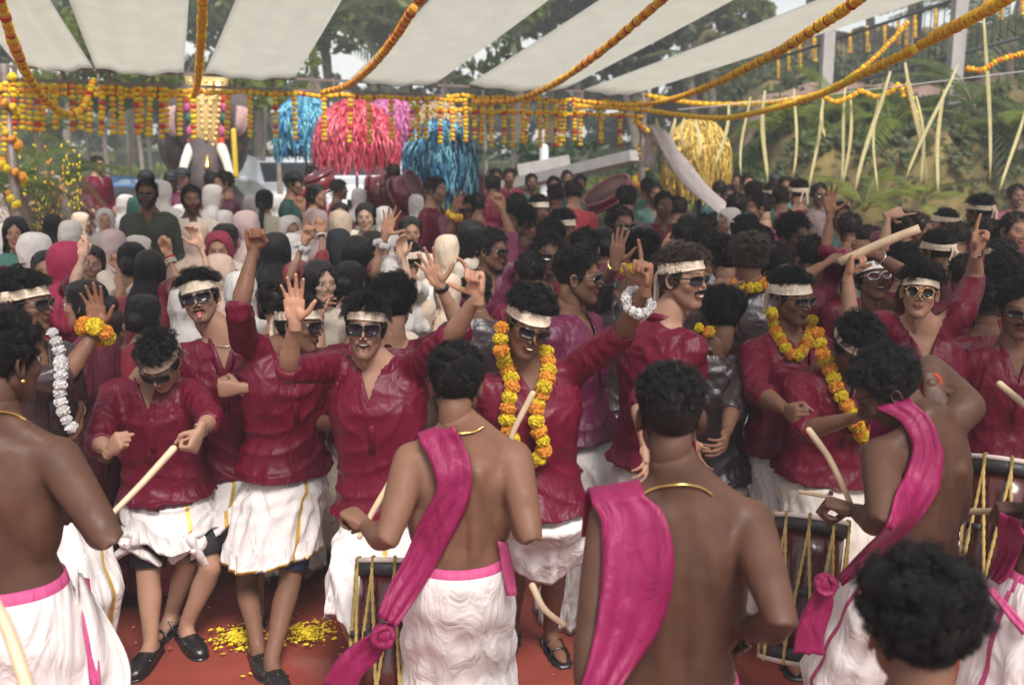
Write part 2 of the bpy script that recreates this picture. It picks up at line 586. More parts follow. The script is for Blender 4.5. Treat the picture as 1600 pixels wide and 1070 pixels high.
def head_geo(mouth='closed', beard='none', female=False, nu=72, nv=52, eyes='open', seed=0):
    u = np.arange(nu) / nu
    az = 2 * PI * u + 0.42 * np.sin(2 * PI * u)
    vv = np.linspace(0, 1, nv + 2)[1:-1]
    el = PI * vv + 0.28 * np.sin(2 * PI * vv)
    el = PI * (0.06 + 0.94 * (1 - (1 - vv)))
    D = []
    for e in el:
        for a in az:
            D.append((math.sin(e) * math.sin(a), math.sin(e) * math.cos(a), math.cos(e)))
    D = np.array([(0, 0, 1)] + D + [(0, 0, -1)])
    P = head_radius(D, mouth, female)
    t = np.ones((len(P), 3))
    x, y, z = np.abs(P[:, 0]), P[:, 1], P[:, 2]
    front = y < -0.03

    def blend(mask, col):
        nonlocal t
        m = np.clip(mask, 0, 1)[:, None]
        t = t * (1 - m) + np.array(col) * m
    hm = hairline_mask(P, 'female' if female else 'male')
    # stubble and beard skin
    if beard in ('stubble', 'full', 'moustache'):
        st = {'stubble': 0.45, 'full': 0.8, 'moustache': 0.25}[beard]
        jawm = np.clip((-0.040 - z + np.clip(x - 0.03, 0, 1) * 1.2) / 0.015, 0, 1) * (y < 0.02)
        blend(jawm * st, (0.30, 0.26, 0.27))
        ms = np.exp(-((z + 0.040) / 0.0055) ** 2 - (x / 0.026) ** 4) * front
        blend(ms * (0.75 if beard != 'stubble' else 0.6), (0.12, 0.10, 0.10))
    if not female:
        br = np.exp(-((z - 0.0275 - 0.006 * np.cos((x - 0.034) / 0.02)) / 0.0042) ** 2) * (x > 0.010) * (x < 0.056) * (y < -0.045)
    else:
        br = np.exp(-((z - 0.029 - 0.005 * np.cos((x - 0.034) / 0.02)) / 0.0026) ** 2) * (x > 0.012) * (x < 0.054) * (y < -0.045)
    blend(br * 0.9, (0.07, 0.06, 0.06))
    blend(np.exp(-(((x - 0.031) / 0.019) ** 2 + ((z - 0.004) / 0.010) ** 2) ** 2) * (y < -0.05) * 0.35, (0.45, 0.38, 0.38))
    blend(np.exp(-((x - 0.0085) / 0.004) ** 2 - ((z + 0.0325) / 0.003) ** 2) * (y < -0.08) * 0.8, (0.15, 0.1, 0.1))
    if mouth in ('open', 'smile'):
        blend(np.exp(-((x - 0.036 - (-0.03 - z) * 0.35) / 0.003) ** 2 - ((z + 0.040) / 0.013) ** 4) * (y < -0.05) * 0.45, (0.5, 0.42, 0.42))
    lip = np.exp(-(x / 0.025) ** 6 - ((z + 0.0555) / 0.0115) ** 6) * (y < -0.075)
    blend(lip * 0.75, (0.95, 0.52, 0.52) if female else (0.80, 0.50, 0.50))
    if mouth in ('open', 'tongue'):
        hh = 0.0125 if mouth == 'open' else 0.009
        ins = np.exp(-((x / 0.027) ** 2 + ((z - 0.30 * np.clip(x - 0.004, 0, 1) + 0.059) / hh) ** 2) ** 3) * (y < -0.06)
        blend(ins, (0.22, 0.06, 0.06))
    else:
        ln = np.exp(-((z + 0.0552) / 0.0018) ** 2) * (x < 0.026) * (y < -0.07)
        blend(ln * 0.8, (0.18, 0.1, 0.1))
    blend(np.clip((hm + 0.004) / (0.010 if female else 0.026), 0, 1) ** 0.8 * 0.96, (0.06, 0.055, 0.055))
    f = [(0, 1 + (j + 1) % nu, 1 + j) for j in range(nu)]
    for i in range(nv - 1):
        for j in range(nu):
            a, b = 1 + i * nu + j, 1 + i * nu + (j + 1) % nu
            f.append((a, b, b + nu, a + nu))
    e0 = 1 + (nv - 1) * nu
    f += [(e0 + j, e0 + (j + 1) % nu, len(P) - 1) for j in range(nu)]
    f = [q[::-1] for q in f]
    g = Geo()
    g.add(P, f, 0, t)
    # ears
    n1 = 14 if nu > 50 else 8
    for s in (-1, 1):
        ang = np.linspace(0, 2 * PI, n1, endpoint=False)
        rim = np.stack([np.full(n1, 0.0) + 0.006 * (np.cos(ang + 0.4) > -2), 0.016 * np.cos(ang) * (1 + 0.15 * np.sin(ang)) + 0.003 * np.sin(ang), 0.029 * np.sin(ang)], 1)
        rings = []
        for (k, dx) in ((0.75, -0.008), (1.0, 0.006), (0.94, 0.011), (0.72, 0.0085), (0.45, 0.002)):
            q = rim * k
            q[:, 0] = dx + 0.006 * np.cos(ang)
            rings.append(q)
        E = np.vstack(rings)
        E[:, 0] = (E[:, 0] + 0.0735) * s
        E[:, 1] += 0.006
        E[:, 2] += -0.006
        ff = ringfaces(5, n1, True, False, True)
        if s > 0:
            ff = [q[::-1] for q in ff]
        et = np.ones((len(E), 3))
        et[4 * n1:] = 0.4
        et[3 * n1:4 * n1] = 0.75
        g.add(E, ff, 0, et)
    # neck
    nr = 0.050 if female else 0.058
    nkv, nkf = loft([(0, 0.020, -0.19), (0, 0.024, -0.13), (0, 0.022, -0.08), (0, 0.018, -0.02)], [nr * 0.5, nr * 0.86, nr * 0.93, nr * 0.92],
                    [nr * 0.4, nr * 0.86, nr * 0.95, nr * 1.05], (1, 0, 0), 20)
    g.add(nkv, nkf, 0)
    if not female:                                                        # a hint of the throat
        g.add(*ellipsoid((0, -0.030, -0.125), (0.012, 0.012, 0.018)), 0)
    if eyes == 'open':
        for s in (-1, 1):
            v, ff = ellipsoid((s * 0.031, -0.0745, 0.0045), (0.0125, 0.0125, 0.0115), None, 12, 8)
            g.add(v, ff, 1)
            v, ff = ellipsoid((s * 0.031, -0.0845, 0.004), (0.0055, 0.0035, 0.0055), None, 10, 6)
            g.add(v, ff, 2)
            for dz, w_, th in ((0.0075, 0.016, 0.0022), (-0.0045, 0.014, 0.0014)):   # lids
                xs = np.linspace(-1, 1, 7)
                L = np.stack([s * 0.031 + xs * w_, -0.0865 + 0.006 * xs ** 2, 0.004 + dz - (0.004 if dz > 0 else -0.003) * xs ** 2], 1)
                v, ff = tube(L, th, 6)
                g.add(v, ff, 0, (0.35, 0.3, 0.3) if dz > 0 else (0.8, 0.75, 0.75))
    if mouth in ('open', 'smile2', 'teeth') or mouth == 'open':
        xs = np.linspace(-1, 1, 9)
        L = np.stack([xs * 0.0215, -0.0865 + 0.011 * xs ** 2, -0.0505 + 0.0045 * xs ** 2], 1)
        v, ff = tube(L, 0.0046, 6)
        g.add(v, ff, 3)
    if mouth == 'smile':
        xs = np.linspace(-1, 1, 9)
        L = np.stack([xs * 0.017, -0.0985 + 0.011 * xs ** 2, -0.0552 + 0.0015 * xs ** 2], 1)
        v, ff = tube(L, 0.0030, 6)
        g.add(v, ff, 3)
    if mouth == 'tongue':
        v, ff = tube([(0, -0.07, -0.060), (0, -0.092, -0.064), (0, -0.100, -0.078)], [0.010, 0.012, 0.009], 10, flat=0.5, up=(1, 0, 0))
        g.add(v, ff, 4)
    return g


_HEADS = {}


def get_head(mouth, beard, female, hi=True, eyes='open'):
    k = (mouth, beard, female, hi, eyes)
    if k not in _HEADS:
        _HEADS[k] = head_geo(mouth, beard, female, 84 if hi else 40, 64 if hi else 30, eyes)
    return _HEADS[k]


# ------------------------------------------------------------------ hair as real strands
def strands(name, roots, pts, radius, material, tip=0.35):
    """pts: N x K x 3"""
    N, K, _ = pts.shape
    c = bpy.data.hair_curves.new(name)
    c.add_curves([K] * N)
    c.points.foreach_set('position', pts.astype(np.float32).ravel())
    r = np.broadcast_to(np.linspace(1, tip, K) * radius, (N, K)).astype(np.float32)
    c.points.foreach_set('radius', r.ravel())
    c.materials.append(material)
    return c


def hair_roots(n, seed, band=None, female=False, region='scalp', nbr=1):
    r = np.random.default_rng(seed)
    out = np.zeros((0, 3))
    while len(out) < n:
        D = r.normal(size=(n * 3, 3))
        D /= np.linalg.norm(D, axis=1)[:, None]
        P = head_radius(D, 'closed', female, 14)
        if region == 'scalp':
            ok = hairline_mask(P, 'female' if female else 'male') > r.uniform(-0.002, 0.005, len(P))
            if band is not None:
                zb = band_height(P[:, 1], band)
                ok &= ~((P[:, 2] > zb - 0.014) & (P[:, 2] < zb + 0.018))
        elif region == 'beard':
            x, y, z = np.abs(P[:, 0]), P[:, 1], P[:, 2]
            low = (z < -0.040 + np.clip(x - 0.03, 0, 1) * 1.3) & (y < 0.018) & (P[:, 2] > -0.115)
            mouth = (x < 0.026) & (z > -0.070) & (z < -0.044)
            ms = (x < 0.030) & (z < -0.034) & (z > -0.046) & (y < -0.07)
            ok = (low & ~mouth) | ms
        elif region == 'moustache':
            x, y, z = np.abs(P[:, 0]), P[:, 1], P[:, 2]
            ok = ((x < 0.029) & (z < -0.035) & (z > -0.046) & (y < -0.07)) 
        out = np.vstack([out, P[ok]])
    return out[:n]


def band_height(y, band):
    """height of a headband's middle line at depth y; band = (front height, back height)"""
    t = np.clip((y + 0.09) / 0.19, 0, 1)
    return band[0] + (band[1] - band[0]) * t


_HAIR = {}


def get_hair(style, hi=True, band=None, seed=0, brown=False, force=None):
    """style: curly, wavy, short, fade, fringe, female; returns curves data"""
    key = (style, hi, band, seed, brown)
    if key in _HAIR:
        return _HAIR[key]
    r = np.random.default_rng(seed + 11)
    P0 = {'curly': (5200, 260, 0.034, 0.0075, 2.2), 'bigcurl': (6500, 240, 0.050, 0.010, 2.4), 'wavy': (5200, 300, 0.055, 0.006, 1.1), 'fringe': (5200, 170, 0.055, 0.005, 1.0),
          'short': (5600, 400, 0.028, 0.003, 0.9), 'fade': (6000, 380, 0.030, 0.0045, 1.3), 'female': (4200, 300, 0.05, 0.003, 0.5),
          'shag': (6000, 200, 0.085, 0.009, 1.6)}[style]
    n, ng, L, cr, turns = P0
    rad = 0.00085
    if not hi:
        n = n // 5
        rad = 0.0022
    K = 8 if turns > 1 else 6
    roots = hair_roots(n, seed + 3, band, style == 'female')
    gr = hair_roots(ng, seed + 5, band, style == 'female')
    # nearest guide
    gi = np.empty(len(roots), int)
    for a in range(0, len(roots), 1000):
        d = ((roots[a:a + 1000, None] - gr[None]) ** 2).sum(2)
        gi[a:a + 1000] = d.argmin(1)
    cen = np.array((0, 0.012, 0.02))

    def nrm(p):
        q = (p - cen) / np.array((0.0745, 0.094, 0.084)) ** 2
        return q / np.linalg.norm(q, axis=1)[:, None]
    gn = nrm(gr)
    base = nrm(roots) * 0.45 + gn[gi] * 0.55
    glen = L * r.uniform(0.7, 1.25, ng)
    jit = r.normal(size=(ng, 3)) * {'curly': 0.35, 'bigcurl': 0.4, 'wavy': 0.34, 'short': 0.22, 'fade': 0.25, 'fringe': 0.20, 'female': 0.1, 'shag': 0.5}[style]
    sweep = {'curly': (0, -0.1, 0.0), 'bigcurl': (0, 0, -0.1), 'wavy': (0.25, -0.5, 0.1), 'fringe': (0.12, -0.75, -0.35), 'short': (0.15, -0.55, 0.2),
             'fade': (0.1, -0.45, 0.25), 'female': (0, 0.6, -0.8), 'shag': (0, 0.0, -0.9)}[style]
    dirg = gn + jit + np.array(sweep)
    if style in ('fringe', 'shag'):
        dirg[:, 2] -= 0.5 * (gr[:, 2] < 0.08)
        dirg += gn * 0.2
    dirg /= np.linalg.norm(dirg, axis=1)[:, None]
    d = dirg[gi] + 0.22 * base + r.normal(size=(len(roots), 3)) * 0.10
    d /= np.linalg.norm(d, axis=1)[:, None]
    ln = glen[gi] * r.uniform(0.85, 1.1, len(roots))
    z = roots[:, 2]
    side = np.clip((z - (-0.015)) / 0.085, 0, 1)
    if style == 'fade':
        ln *= np.clip(0.10 + 1.0 * side ** 2.2, 0.10, 1)
    elif style in ('short', 'wavy', 'curly', 'fringe', 'bigcurl'):
        ln *= 0.16 + 0.84 * side
    if band is not None:
        zb = band_height(roots[:, 1], band)
        ln *= np.where(z < zb, 0.30, 1.0)
    a = np.cross(d, np.array((0.3, 0.2, 1.0)))
    a /= np.linalg.norm(a, axis=1)[:, None]
    b = np.cross(d, a)
    ph = r.uniform(0, 6.28, ng)[gi] + r.normal(size=len(roots)) * 0.25
    spin = r.choice([-1, 1], ng)[gi]
    crr = cr * r.uniform(0.7, 1.3, ng)[gi] * np.clip(ln / L, 0.25, 1)
    pts = np.empty((len(roots), K, 3))
    g = np.array((0, 0, -1.0))
    for k in range(K):
        t = k / (K - 1)
        w = turns * 2 * PI * t
        curl = (np.cos(ph + spin * w) - np.cos(ph))[:, None] * a + (np.sin(ph + spin * w) - np.sin(ph))[:, None] * b
        p = roots - base * 0.002 + (base * (1 - t) + d * t) * (ln * t)[:, None] + curl * (crr * min(1, t * 2.2))[:, None]
        if style in ('wavy', 'fringe', 'short', 'female', 'shag'):
            p = p + g * (0.30 * ln * t * t)[:, None]
            # lie on the skull instead of crossing it
            q = (p - cen) / (np.array((0.0745, 0.094, 0.084)) + 0.004 + 0.010 * t)
            m = np.linalg.norm(q, axis=1)
            fix = (m < 1) & (p[:, 2] > -0.03)
            p[fix] = cen + (p[fix] - cen) / m[fix][:, None]
        pts[:, k] = p
    c = strands('hair', roots, pts, rad, HAIRB if brown else HAIRM)
    _HAIR[key] = c
    return c


def long_strands(kind, hi):
    key = ('long', kind, hi)
    if key in _HAIR:
        return _HAIR[key]
    r = np.random.default_rng(31)
    n = 2600 if hi else 1100
    roots = hair_roots(n, 21, female=True)
    a0 = np.arctan2(roots[:, 0], roots[:, 1])
    K = 14
    pz = np.array([0.125, 0.11, 0.086, 0.055, 0.02, -0.02, -0.06, -0.10, -0.15, -0.21, -0.28, -0.36, -0.46, -0.6])
    pw = np.array([0.01, 0.050, 0.074, 0.084, 0.087, 0.087, 0.083, 0.087, 0.098, 0.108, 0.113, 0.108, 0.09, 0.07])
    end = r.uniform(-0.52, -0.36, n) if kind == 'long' else r.uniform(-0.075, -0.04, n)
    lim = np.radians(112)
    tgt = np.clip(a0, -lim, lim) * (1 if kind == 'long' else 0.55)
    pts = np.empty((n, K, 3))
    ph = r.uniform(0, 6.28, n)
    amp = r.uniform(0.0, 0.006, n) * (1 if kind == 'long' else 0.4)
    off = r.uniform(0.98, 1.06, n)
    for k in range(K):
        t = k / (K - 1)
        z = roots[:, 2] + (end - roots[:, 2]) * t ** 1.15
        a = a0 + (tgt - a0) * min(1, t * 2.2)
        w = np.interp(-z, -pz, pw)
        dep = np.where(z > -0.08, w * 1.20, w * np.maximum(0.55, 1.20 - 3.2 * (-0.08 - z)))
        cy = np.where(z > -0.08, 0.014, 0.014 + np.minimum(0.075, 0.6 * (-0.08 - z)))
        o = off + amp * 9 * np.sin(t * 12 + ph)
        p = np.stack([np.sin(a) * w * o, np.cos(a) * dep * o + cy, z], 1)
        b = min(1, t * 5)
        pts[:, k] = roots * (1 - b) + p * b
    _HAIR[key] = strands('strands', roots, pts, 0.0009 if hi else 0.0016, HAIRM, 0.6)
    return _HAIR[key]


def get_beard(kind, hi=True):
    key = ('beard', kind, hi)
    if key in _HAIR:
        return _HAIR[key]
    r = np.random.default_rng(5)
    n = 1500 if kind == 'full' else 200
    if not hi:
        n //= 3
    roots = hair_roots(n, 9, region='beard' if kind == 'full' else 'moustache')
    nn = roots - np.array((0, -0.01, -0.02))
    nn /= np.linalg.norm(nn, axis=1)[:, None]
    d = nn * 0.5 + np.array((0, -0.1, -0.8)) + r.normal(size=roots.shape) * 0.25
    d[:, 0] += np.sign(roots[:, 0]) * 0.35 * (roots[:, 2] > -0.05)
    d /= np.linalg.norm(d, axis=1)[:, None]
    L = 0.012 if kind == 'full' else 0.007
    pts = np.stack([roots + d * (L * t) + nn * (0.002 * t) for t in (0, 0.35, 0.7, 1)], 1)
    c = strands('beard', roots, pts, 0.0006 if hi else 0.0013, HAIRM)
    _HAIR[key] = c
    return c


# ------------------------------------------------------------------ things worn on the head (head space)
def headband_geo(band=(0.055, 0.025), width=0.042, off=0.007, knot=True, seed=1):
    n, m = 56, 6
    r = np.random.default_rng(seed)
    az = np.linspace(0, 2 * PI, n, endpoint=False)
    rows = []
    for j in range(m):
        t = j / (m - 1) - 0.5
        ring = []
        for a in az:
            ring.append((math.sin(a), math.cos(a), 0))
        D = np.array(ring)
        # find the surface point at the band's height
        P = D * 0.08
        for _ in range(4):
            zb = band_height(P[:, 1], band) + t * width * (0.9 + 0.12 * np.sin(az * 2 + seed))
            dd = np.stack([P[:, 0], P[:, 1] + 0.008, zb], 1)
            dd /= np.linalg.norm(dd, axis=1)[:, None]
            P = head_radius(dd, 'closed', False, 14)
        rr = np.linalg.norm(P[:, :2], axis=1)
        o = off + 0.004 * np.clip(P[:, 1] / 0.05, 0, 1) + 0.0022 * np.sin(az * 1.7 + t * 11 + 0.6 * np.sin(az * 3 + seed)) * (1 if abs(t) < 0.45 else 0.3) + 0.0015 * math.cos(t * 14)
        P[:, :2] *= ((rr + o) / rr)[:, None]
        P[:, 2] = band_height(P[:, 1], band) + t * width * (0.9 + 0.12 * np.sin(az * 2 + seed))
        rows.append(P)
    inner = [x.copy() for x in rows]
    for x in inner:
        rr = np.linalg.norm(x[:, :2], axis=1)
        x[:, :2] *= ((rr - 0.007) / rr)[:, None]
    V = np.vstack(rows + inner[::-1] + [rows[0]])
    g = Geo()
    g.add(V, [q[::-1] for q in ringfaces(2 * m + 1, n, True, False, False)])
    if knot:
        zb = band[1]
        g.add(*ellipsoid((0.01, 0.117, zb), (0.020, 0.014, 0.017)))
        for s, l in ((-1, 0.09), (1, 0.07)):
            P = np.array([(0.01, 0.118, zb), (0.01 + s * 0.02, 0.130, zb - 0.03), (0.01 + s * 0.028, 0.125, zb - l * 0.8), (0.01 + s * 0.035, 0.118, zb - l * 1.3)])
            g.add(*tube(spline(P, 4), 0.013, 8, flat=0.3))
    return g


def shades_geo(style='rect'):
    """returns (frame geo, [lens geo, lens geo])"""
    n = 24
    a = np.linspace(0, 2 * PI, n, endpoint=False)
    fr, lenses = Geo(), []
    if style == 'round':
        w, h, pw, th = 0.025, 0.0235, 1.0, 0.0016
    elif style == 'slim':
        w, h, pw, th = 0.027, 0.0165, 0.62, 0.0026
    elif style == 'goggle':
        w, h, pw, th = 0.028, 0.018, 0.8, 0.0045
    else:
        w, h, pw, th = 0.029, 0.0215, 0.55, 0.0032
    for s in (-1, 1):
        c, q = np.cos(a), np.sin(a)
        x = w * np.sign(c) * np.abs(c) ** pw
        z = h * np.sign(q) * np.abs(q) ** pw
        x = x * (1 + 0.10 * z / h)
        C = np.array((s * 0.0335, -0.1035, 0.006))
        wrap = lambda X: 5.5 * (X - s * 0.0) ** 2
        X = C[0] + x * 1.0
        Y = C[1] + wrap(X)
        Z = C[2] + z
        loop = np.stack([X, Y, Z], 1)
        P = np.vstack([loop, loop[:2]])
        v, f = tube(P, th, 6, rounded=False)
        fr.add(v, f)
        lv = np.vstack([loop, [[C[0], C[1] + wrap(C[0]) - 0.001, C[2]]], loop + (0, 0.002, 0)])
        lf = [(i, (i + 1) % n, n) for i in range(n)] + [(i, (i + 1) % n, (i + 1) % n + n + 1, i + n + 1) for i in range(n)]
        lenses.append(Geo().add(lv, lf))
        v, f = tube([(s * 0.062, -0.083, 0.014), (s * 0.074, -0.060, 0.014), (s * 0.080, -0.02, 0.012), (s * 0.080, 0.010, 0.008), (s * 0.079, 0.024, -0.006)], [0.0032, 0.003, 0.0022, 0.002, 0.002], 6, flat=1.4)
        fr.add(v, f)
    v, f = tube([(-0.009, -0.102, 0.010), (0, -0.1035, 0.013), (0.009, -0.102, 0.010)], th, 6)
    fr.add(v, f)
    return fr, lenses


def hijab_geo(seed=0, open_face=True, drape=1.0):
    n = 76
    prof = [(0.128, 0.002), (0.126, 0.030), (0.117, 0.055), (0.104, 0.072), (0.088, 0.082), (0.070, 0.089), (0.05, 0.0945), (0.03, 0.097), (0.01, 0.098), (-0.01, 0.0975), (-0.03, 0.096), (-0.05, 0.092), (-0.068, 0.088), (-0.084, 0.084),
            (-0.098, 0.080), (-0.112, 0.080), (-0.13, 0.086), (-0.155, 0.105), (-0.18, 0.140), (-0.20, 0.168), (-0.235, 0.192), (-0.28, 0.205), (-0.33, 0.210), (-0.38, 0.213)]
    rows = []
    r = np.random.default_rng(seed)
    ph = r.uniform(0, 6, 6)
    for (z, w) in prof:
        q = 1 - ((z + 0.014) / 0.092) ** 2
        half = math.sqrt(max(0, q)) * 0.64 if open_face else 0.0
        az = np.linspace(-PI + half, PI - half, n)
        z2 = z if z > -0.16 else -0.16 + (z + 0.16) * drape
        dep = w * 1.16 if z > -0.1 else w * (1.16 - 0.52 * min(1, (-0.1 - z) / 0.10))
        cy = 0.016 if z > -0.1 else 0.016 + 0.020 * min(1, (-0.1 - z) / 0.1)
        low = np.clip((0.05 - z) / 0.3, 0, 1)
        rad = 1 + low * (0.050 * np.sin(az * 5 + ph[0] + z * 20) + 0.035 * np.sin(az * 9 + ph[1] - z * 30) + 0.03 * np.sin(az * 14 + ph[2] + z * 12))
        rad = rad + 0.012 * np.sin(az * 3 + ph[3] + z * 40)
        if half > 0:                                     # the rim lies against the cheeks
            rad = rad * (1 - 0.20 * np.exp(-((PI - half - np.abs(az)) / 0.22) ** 2) * min(1, half * 2.5))
        dz = low * 0.02 * np.sin(az * 2 + ph[4])
        rows.append(np.stack([np.sin(az) * w * rad, np.cos(az) * dep * rad + cy, z2 + dz], 1))
    V = np.vstack(rows)
    F = [q[::-1] for q in ringfaces(len(prof), n, False, True, False)]
    h = folds(V, 0.017, 21, seed, (1, 0.7, 1), 1.8) * np.clip((0.13 - V[:, 2]) / 0.16, 0.25, 1)
    o = V * (1, 1, 0.3)
    V = V + o / (np.linalg.norm(o, axis=1)[:, None] + 1e-6) * h[:, None]
    return Geo().add(V, F)


def longhair_geo(kind='long', seed=0):
    """smooth or curly black hair falling down the back, bun or plait"""
    n = 80
    az = np.linspace(0, 2 * PI, n, endpoint=False)
    g = Geo()
    r = np.random.default_rng(seed)
    prof = [(0.121, 0.003), (0.119, 0.030), (0.108, 0.055), (0.086, 0.074), (0.055, 0.083), (0.02, 0.085), (-0.02, 0.085), (-0.06, 0.080)]
    if kind == 'long':
        prof += [(-0.10, 0.084), (-0.15, 0.095), (-0.21, 0.105), (-0.28, 0.110), (-0.36, 0.105), (-0.44, 0.09), (-0.50, 0.06)]
    else:
        prof += [(-0.085, 0.055)]
    rows = []
    for z, w in prof:
        low = np.clip((0.06 - z) / 0.3, 0, 1)
        rad = 1 + 0.010 * np.sin(az * 23 + z * 9) + 0.012 * np.sin(az * 37 + 1 - z * 6) + low * (0.06 * np.sin(az * 6 + z * 14) + 0.04 * np.sin(az * 11 + z * 22))
        dep = w * 1.20 if z > -0.08 else w * max(0.55, 1.20 - 3.2 * (-0.08 - z))
        cy = 0.014 if z > -0.08 else 0.014 + min(0.075, 0.6 * (-0.08 - z))
        rows.append(np.stack([np.sin(az) * w * rad, np.cos(az) * dep * rad + cy, np.full(n, z)], 1))
    V = np.vstack(rows)
    F = [q[::-1] for q in ringfaces(len(prof), n, True, True, True)]

    def keep(q):
        c = V[list(q)].mean(0)
        if len(q) > 6:
            return c[2] > 0
        a = math.degrees(abs(math.atan2(c[0], c[1])))
        hl = np.interp(a, [0, 100, 118, 135, 150, 180], [-9, -9 if kind == 'long' else -0.01, -0.3 if kind == 'long' else 0.02, 0.045, 0.068, 0.082])
        return c[2] > hl
    F = [q for q in F if keep(q)]
    g.add(V, F)
    if kind == 'bun':
        v, f = ellipsoid((0, 0.125, -0.015), (0.050, 0.040, 0.048), None, 20, 14)
        v[:, 1] += 0.004 * np.sin(v[:, 0] * 160)
        g.add(v, f)
    if kind in ('braid', 'tail'):
        P = spline([(0, 0.10, -0.02), (0, 0.135, -0.10), (0.01, 0.135, -0.22), (0.0, 0.13, -0.36), (0.01, 0.125, -0.5)], 10)
        t = np.linspace(0, 1, len(P))
        rad = (0.034 - 0.016 * t) * (1 + (0.16 * np.sin(t * 60) if kind == 'braid' else 0.06 * np.sin(t * 25)))
        g.add(*tube(P, rad, 16, flat=0.75))
    return g


# ------------------------------------------------------------------ hands (wrist at the origin, fingers +Z, palm looks -Y, thumb +X = right hand)
_HANDS = {}
FB = [(0.026, 0.088, (0.042, 0.026, 0.021), 0.0092), (0.009, 0.093, (0.046, 0.030, 0.022), 0.0095), (-0.009, 0.090, (0.042, 0.028, 0.021), 0.0090), (-0.025, 0.081, (0.033, 0.021, 0.019), 0.0080)]
HP = {  # bends of the four fingers, spreads, thumb (direction1, direction2)
    'open': ([(8, 8, 6), (4, 8, 6), (6, 10, 8), (10, 12, 8)], (11, 3, -5, -14), ((0.75, -0.25, 0.6), (0.55, -0.2, 0.8))),
    'wide': ([(2, 12, 10), (-2, 16, 10), (4, 14, 10), (2, 10, 8)], (18, 5, -8, -22), ((0.9, -0.2, 0.4), (0.8, -0.2, 0.55))),
    'fist': ([(82, 95, 55), (85, 98, 58), (87, 98, 58), (90, 95, 55)], (2, 0, -1, -3), ((0.45, -0.75, 0.5), (-0.35, -0.55, 0.75))),
    'point': ([(5, 6, 4), (80, 98, 58), (85, 98, 58), (88, 95, 55)], (3, 0, -1, -3), ((0.6, -0.6, 0.5), (0.0, -0.6, 0.8))),
    'gun': ([(20, 25, 15), (70, 90, 50), (80, 95, 55), (85, 95, 55)], (10, 0, -1, -3), ((0.95, -0.1, 0.3), (0.9, 0.0, 0.4))),
    'relaxed': ([(28, 32, 20), (34, 36, 22), (38, 40, 24), (40, 40, 24)], (5, 1, -3, -8), ((0.6, -0.5, 0.6), (0.35, -0.4, 0.85))),
    'grip': ([(66, 78, 40), (70, 80, 42), (74, 80, 42), (76, 78, 40)], (3, 1, -1, -4), ((0.5, -0.8, 0.4), (-0.2, -0.75, 0.6))),
}


def get_hand(pose, hi=True):
    k = (pose, hi)
    if k in _HANDS:
        return _HANDS[k]
    bends, spread, th = HP[pose]
    g = Geo()
    g.add(*loft([(0, 0, -0.035), (0, 0, 0.0), (0.001, 0.001, 0.03), (0, 0.001, 0.06), (0, 0.001, 0.085), (0, 0, 0.097)], [0.024, 0.0265, 0.036, 0.041, 0.042, 0.034],
                [0.019, 0.018, 0.0175, 0.016, 0.014, 0.010], (1, 0, 0), 20, True, 0.8))
    g.add(*ellipsoid((0.022, -0.010, 0.035), (0.017, 0.014, 0.026)))
    g.add(*ellipsoid((-0.024, -0.008, 0.035), (0.013, 0.012, 0.030)))
    for (bx, bz, ls, r), bd, sp in zip(FB, bends, spread):
        sp = math.radians(sp)
        f0 = np.array((math.sin(sp), 0, math.cos(sp)))
        p = np.array((bx, 0.0, bz))
        pts, acc = [p - f0 * 0.022, p], 0
        rad = [r * 1.02, r * 1.06]
        for i, (l, b) in enumerate(zip(ls, bd)):
            acc += math.radians(b)
            d = f0 * math.cos(acc) + np.array((0, -1, 0)) * math.sin(acc)
            pts.append(pts[-1] + d * l * 0.5)
            rad.append(r * (0.93 - 0.08 * i))
            pts.append(pts[-1] + d * l * 0.5)
            rad.append(r * (0.98 - 0.11 * i))
        g.add(*tube(pts, rad, 12))
    p = np.array((0.020, -0.006, 0.018))
    d1, d2 = unit(th[0]), unit(th[1])
    pts = [p, p + d1 * 0.022, p + d1 * 0.046, p + d1 * 0.046 + unit(d1 + d2) * 0.014, p + d1 * 0.046 + d2 * 0.032, p + d1 * 0.046 + d2 * 0.056]
    g.add(*tube(pts, [0.0145, 0.0135, 0.0115, 0.0112, 0.0102, 0.0082], 12))
    v, f, nn = remesh(g, 0.0034 if hi else 0.0062, 3 if hi else 2, 0.45)
    t = np.ones((len(v), 3))
    pal = (np.clip(-nn[:, 1] * 1.6, 0, 1) * np.clip((v[:, 2] + 0.005) / 0.03, 0, 1))[:, None]
    t = t * (1 - pal) + np.array((1.45, 1.38, 1.32)) * pal
    o = Geo().add(v, f, 0, t)
    _HANDS[k] = o
    return o
# ------------------------------------------------------------------ people
class Kit:
    """meshes of one figure, in coordinates relative to the point on the ground below the hips"""

    def __init__(self):
        self.parts = []          # (name, data, materials, parent index or None, subsurf/solid)

    def add(self, name, data, mats, parent=None, solid=0.0, label=None):
        self.parts.append((name, data, mats, parent, solid, label))
        return len(self.parts) - 1


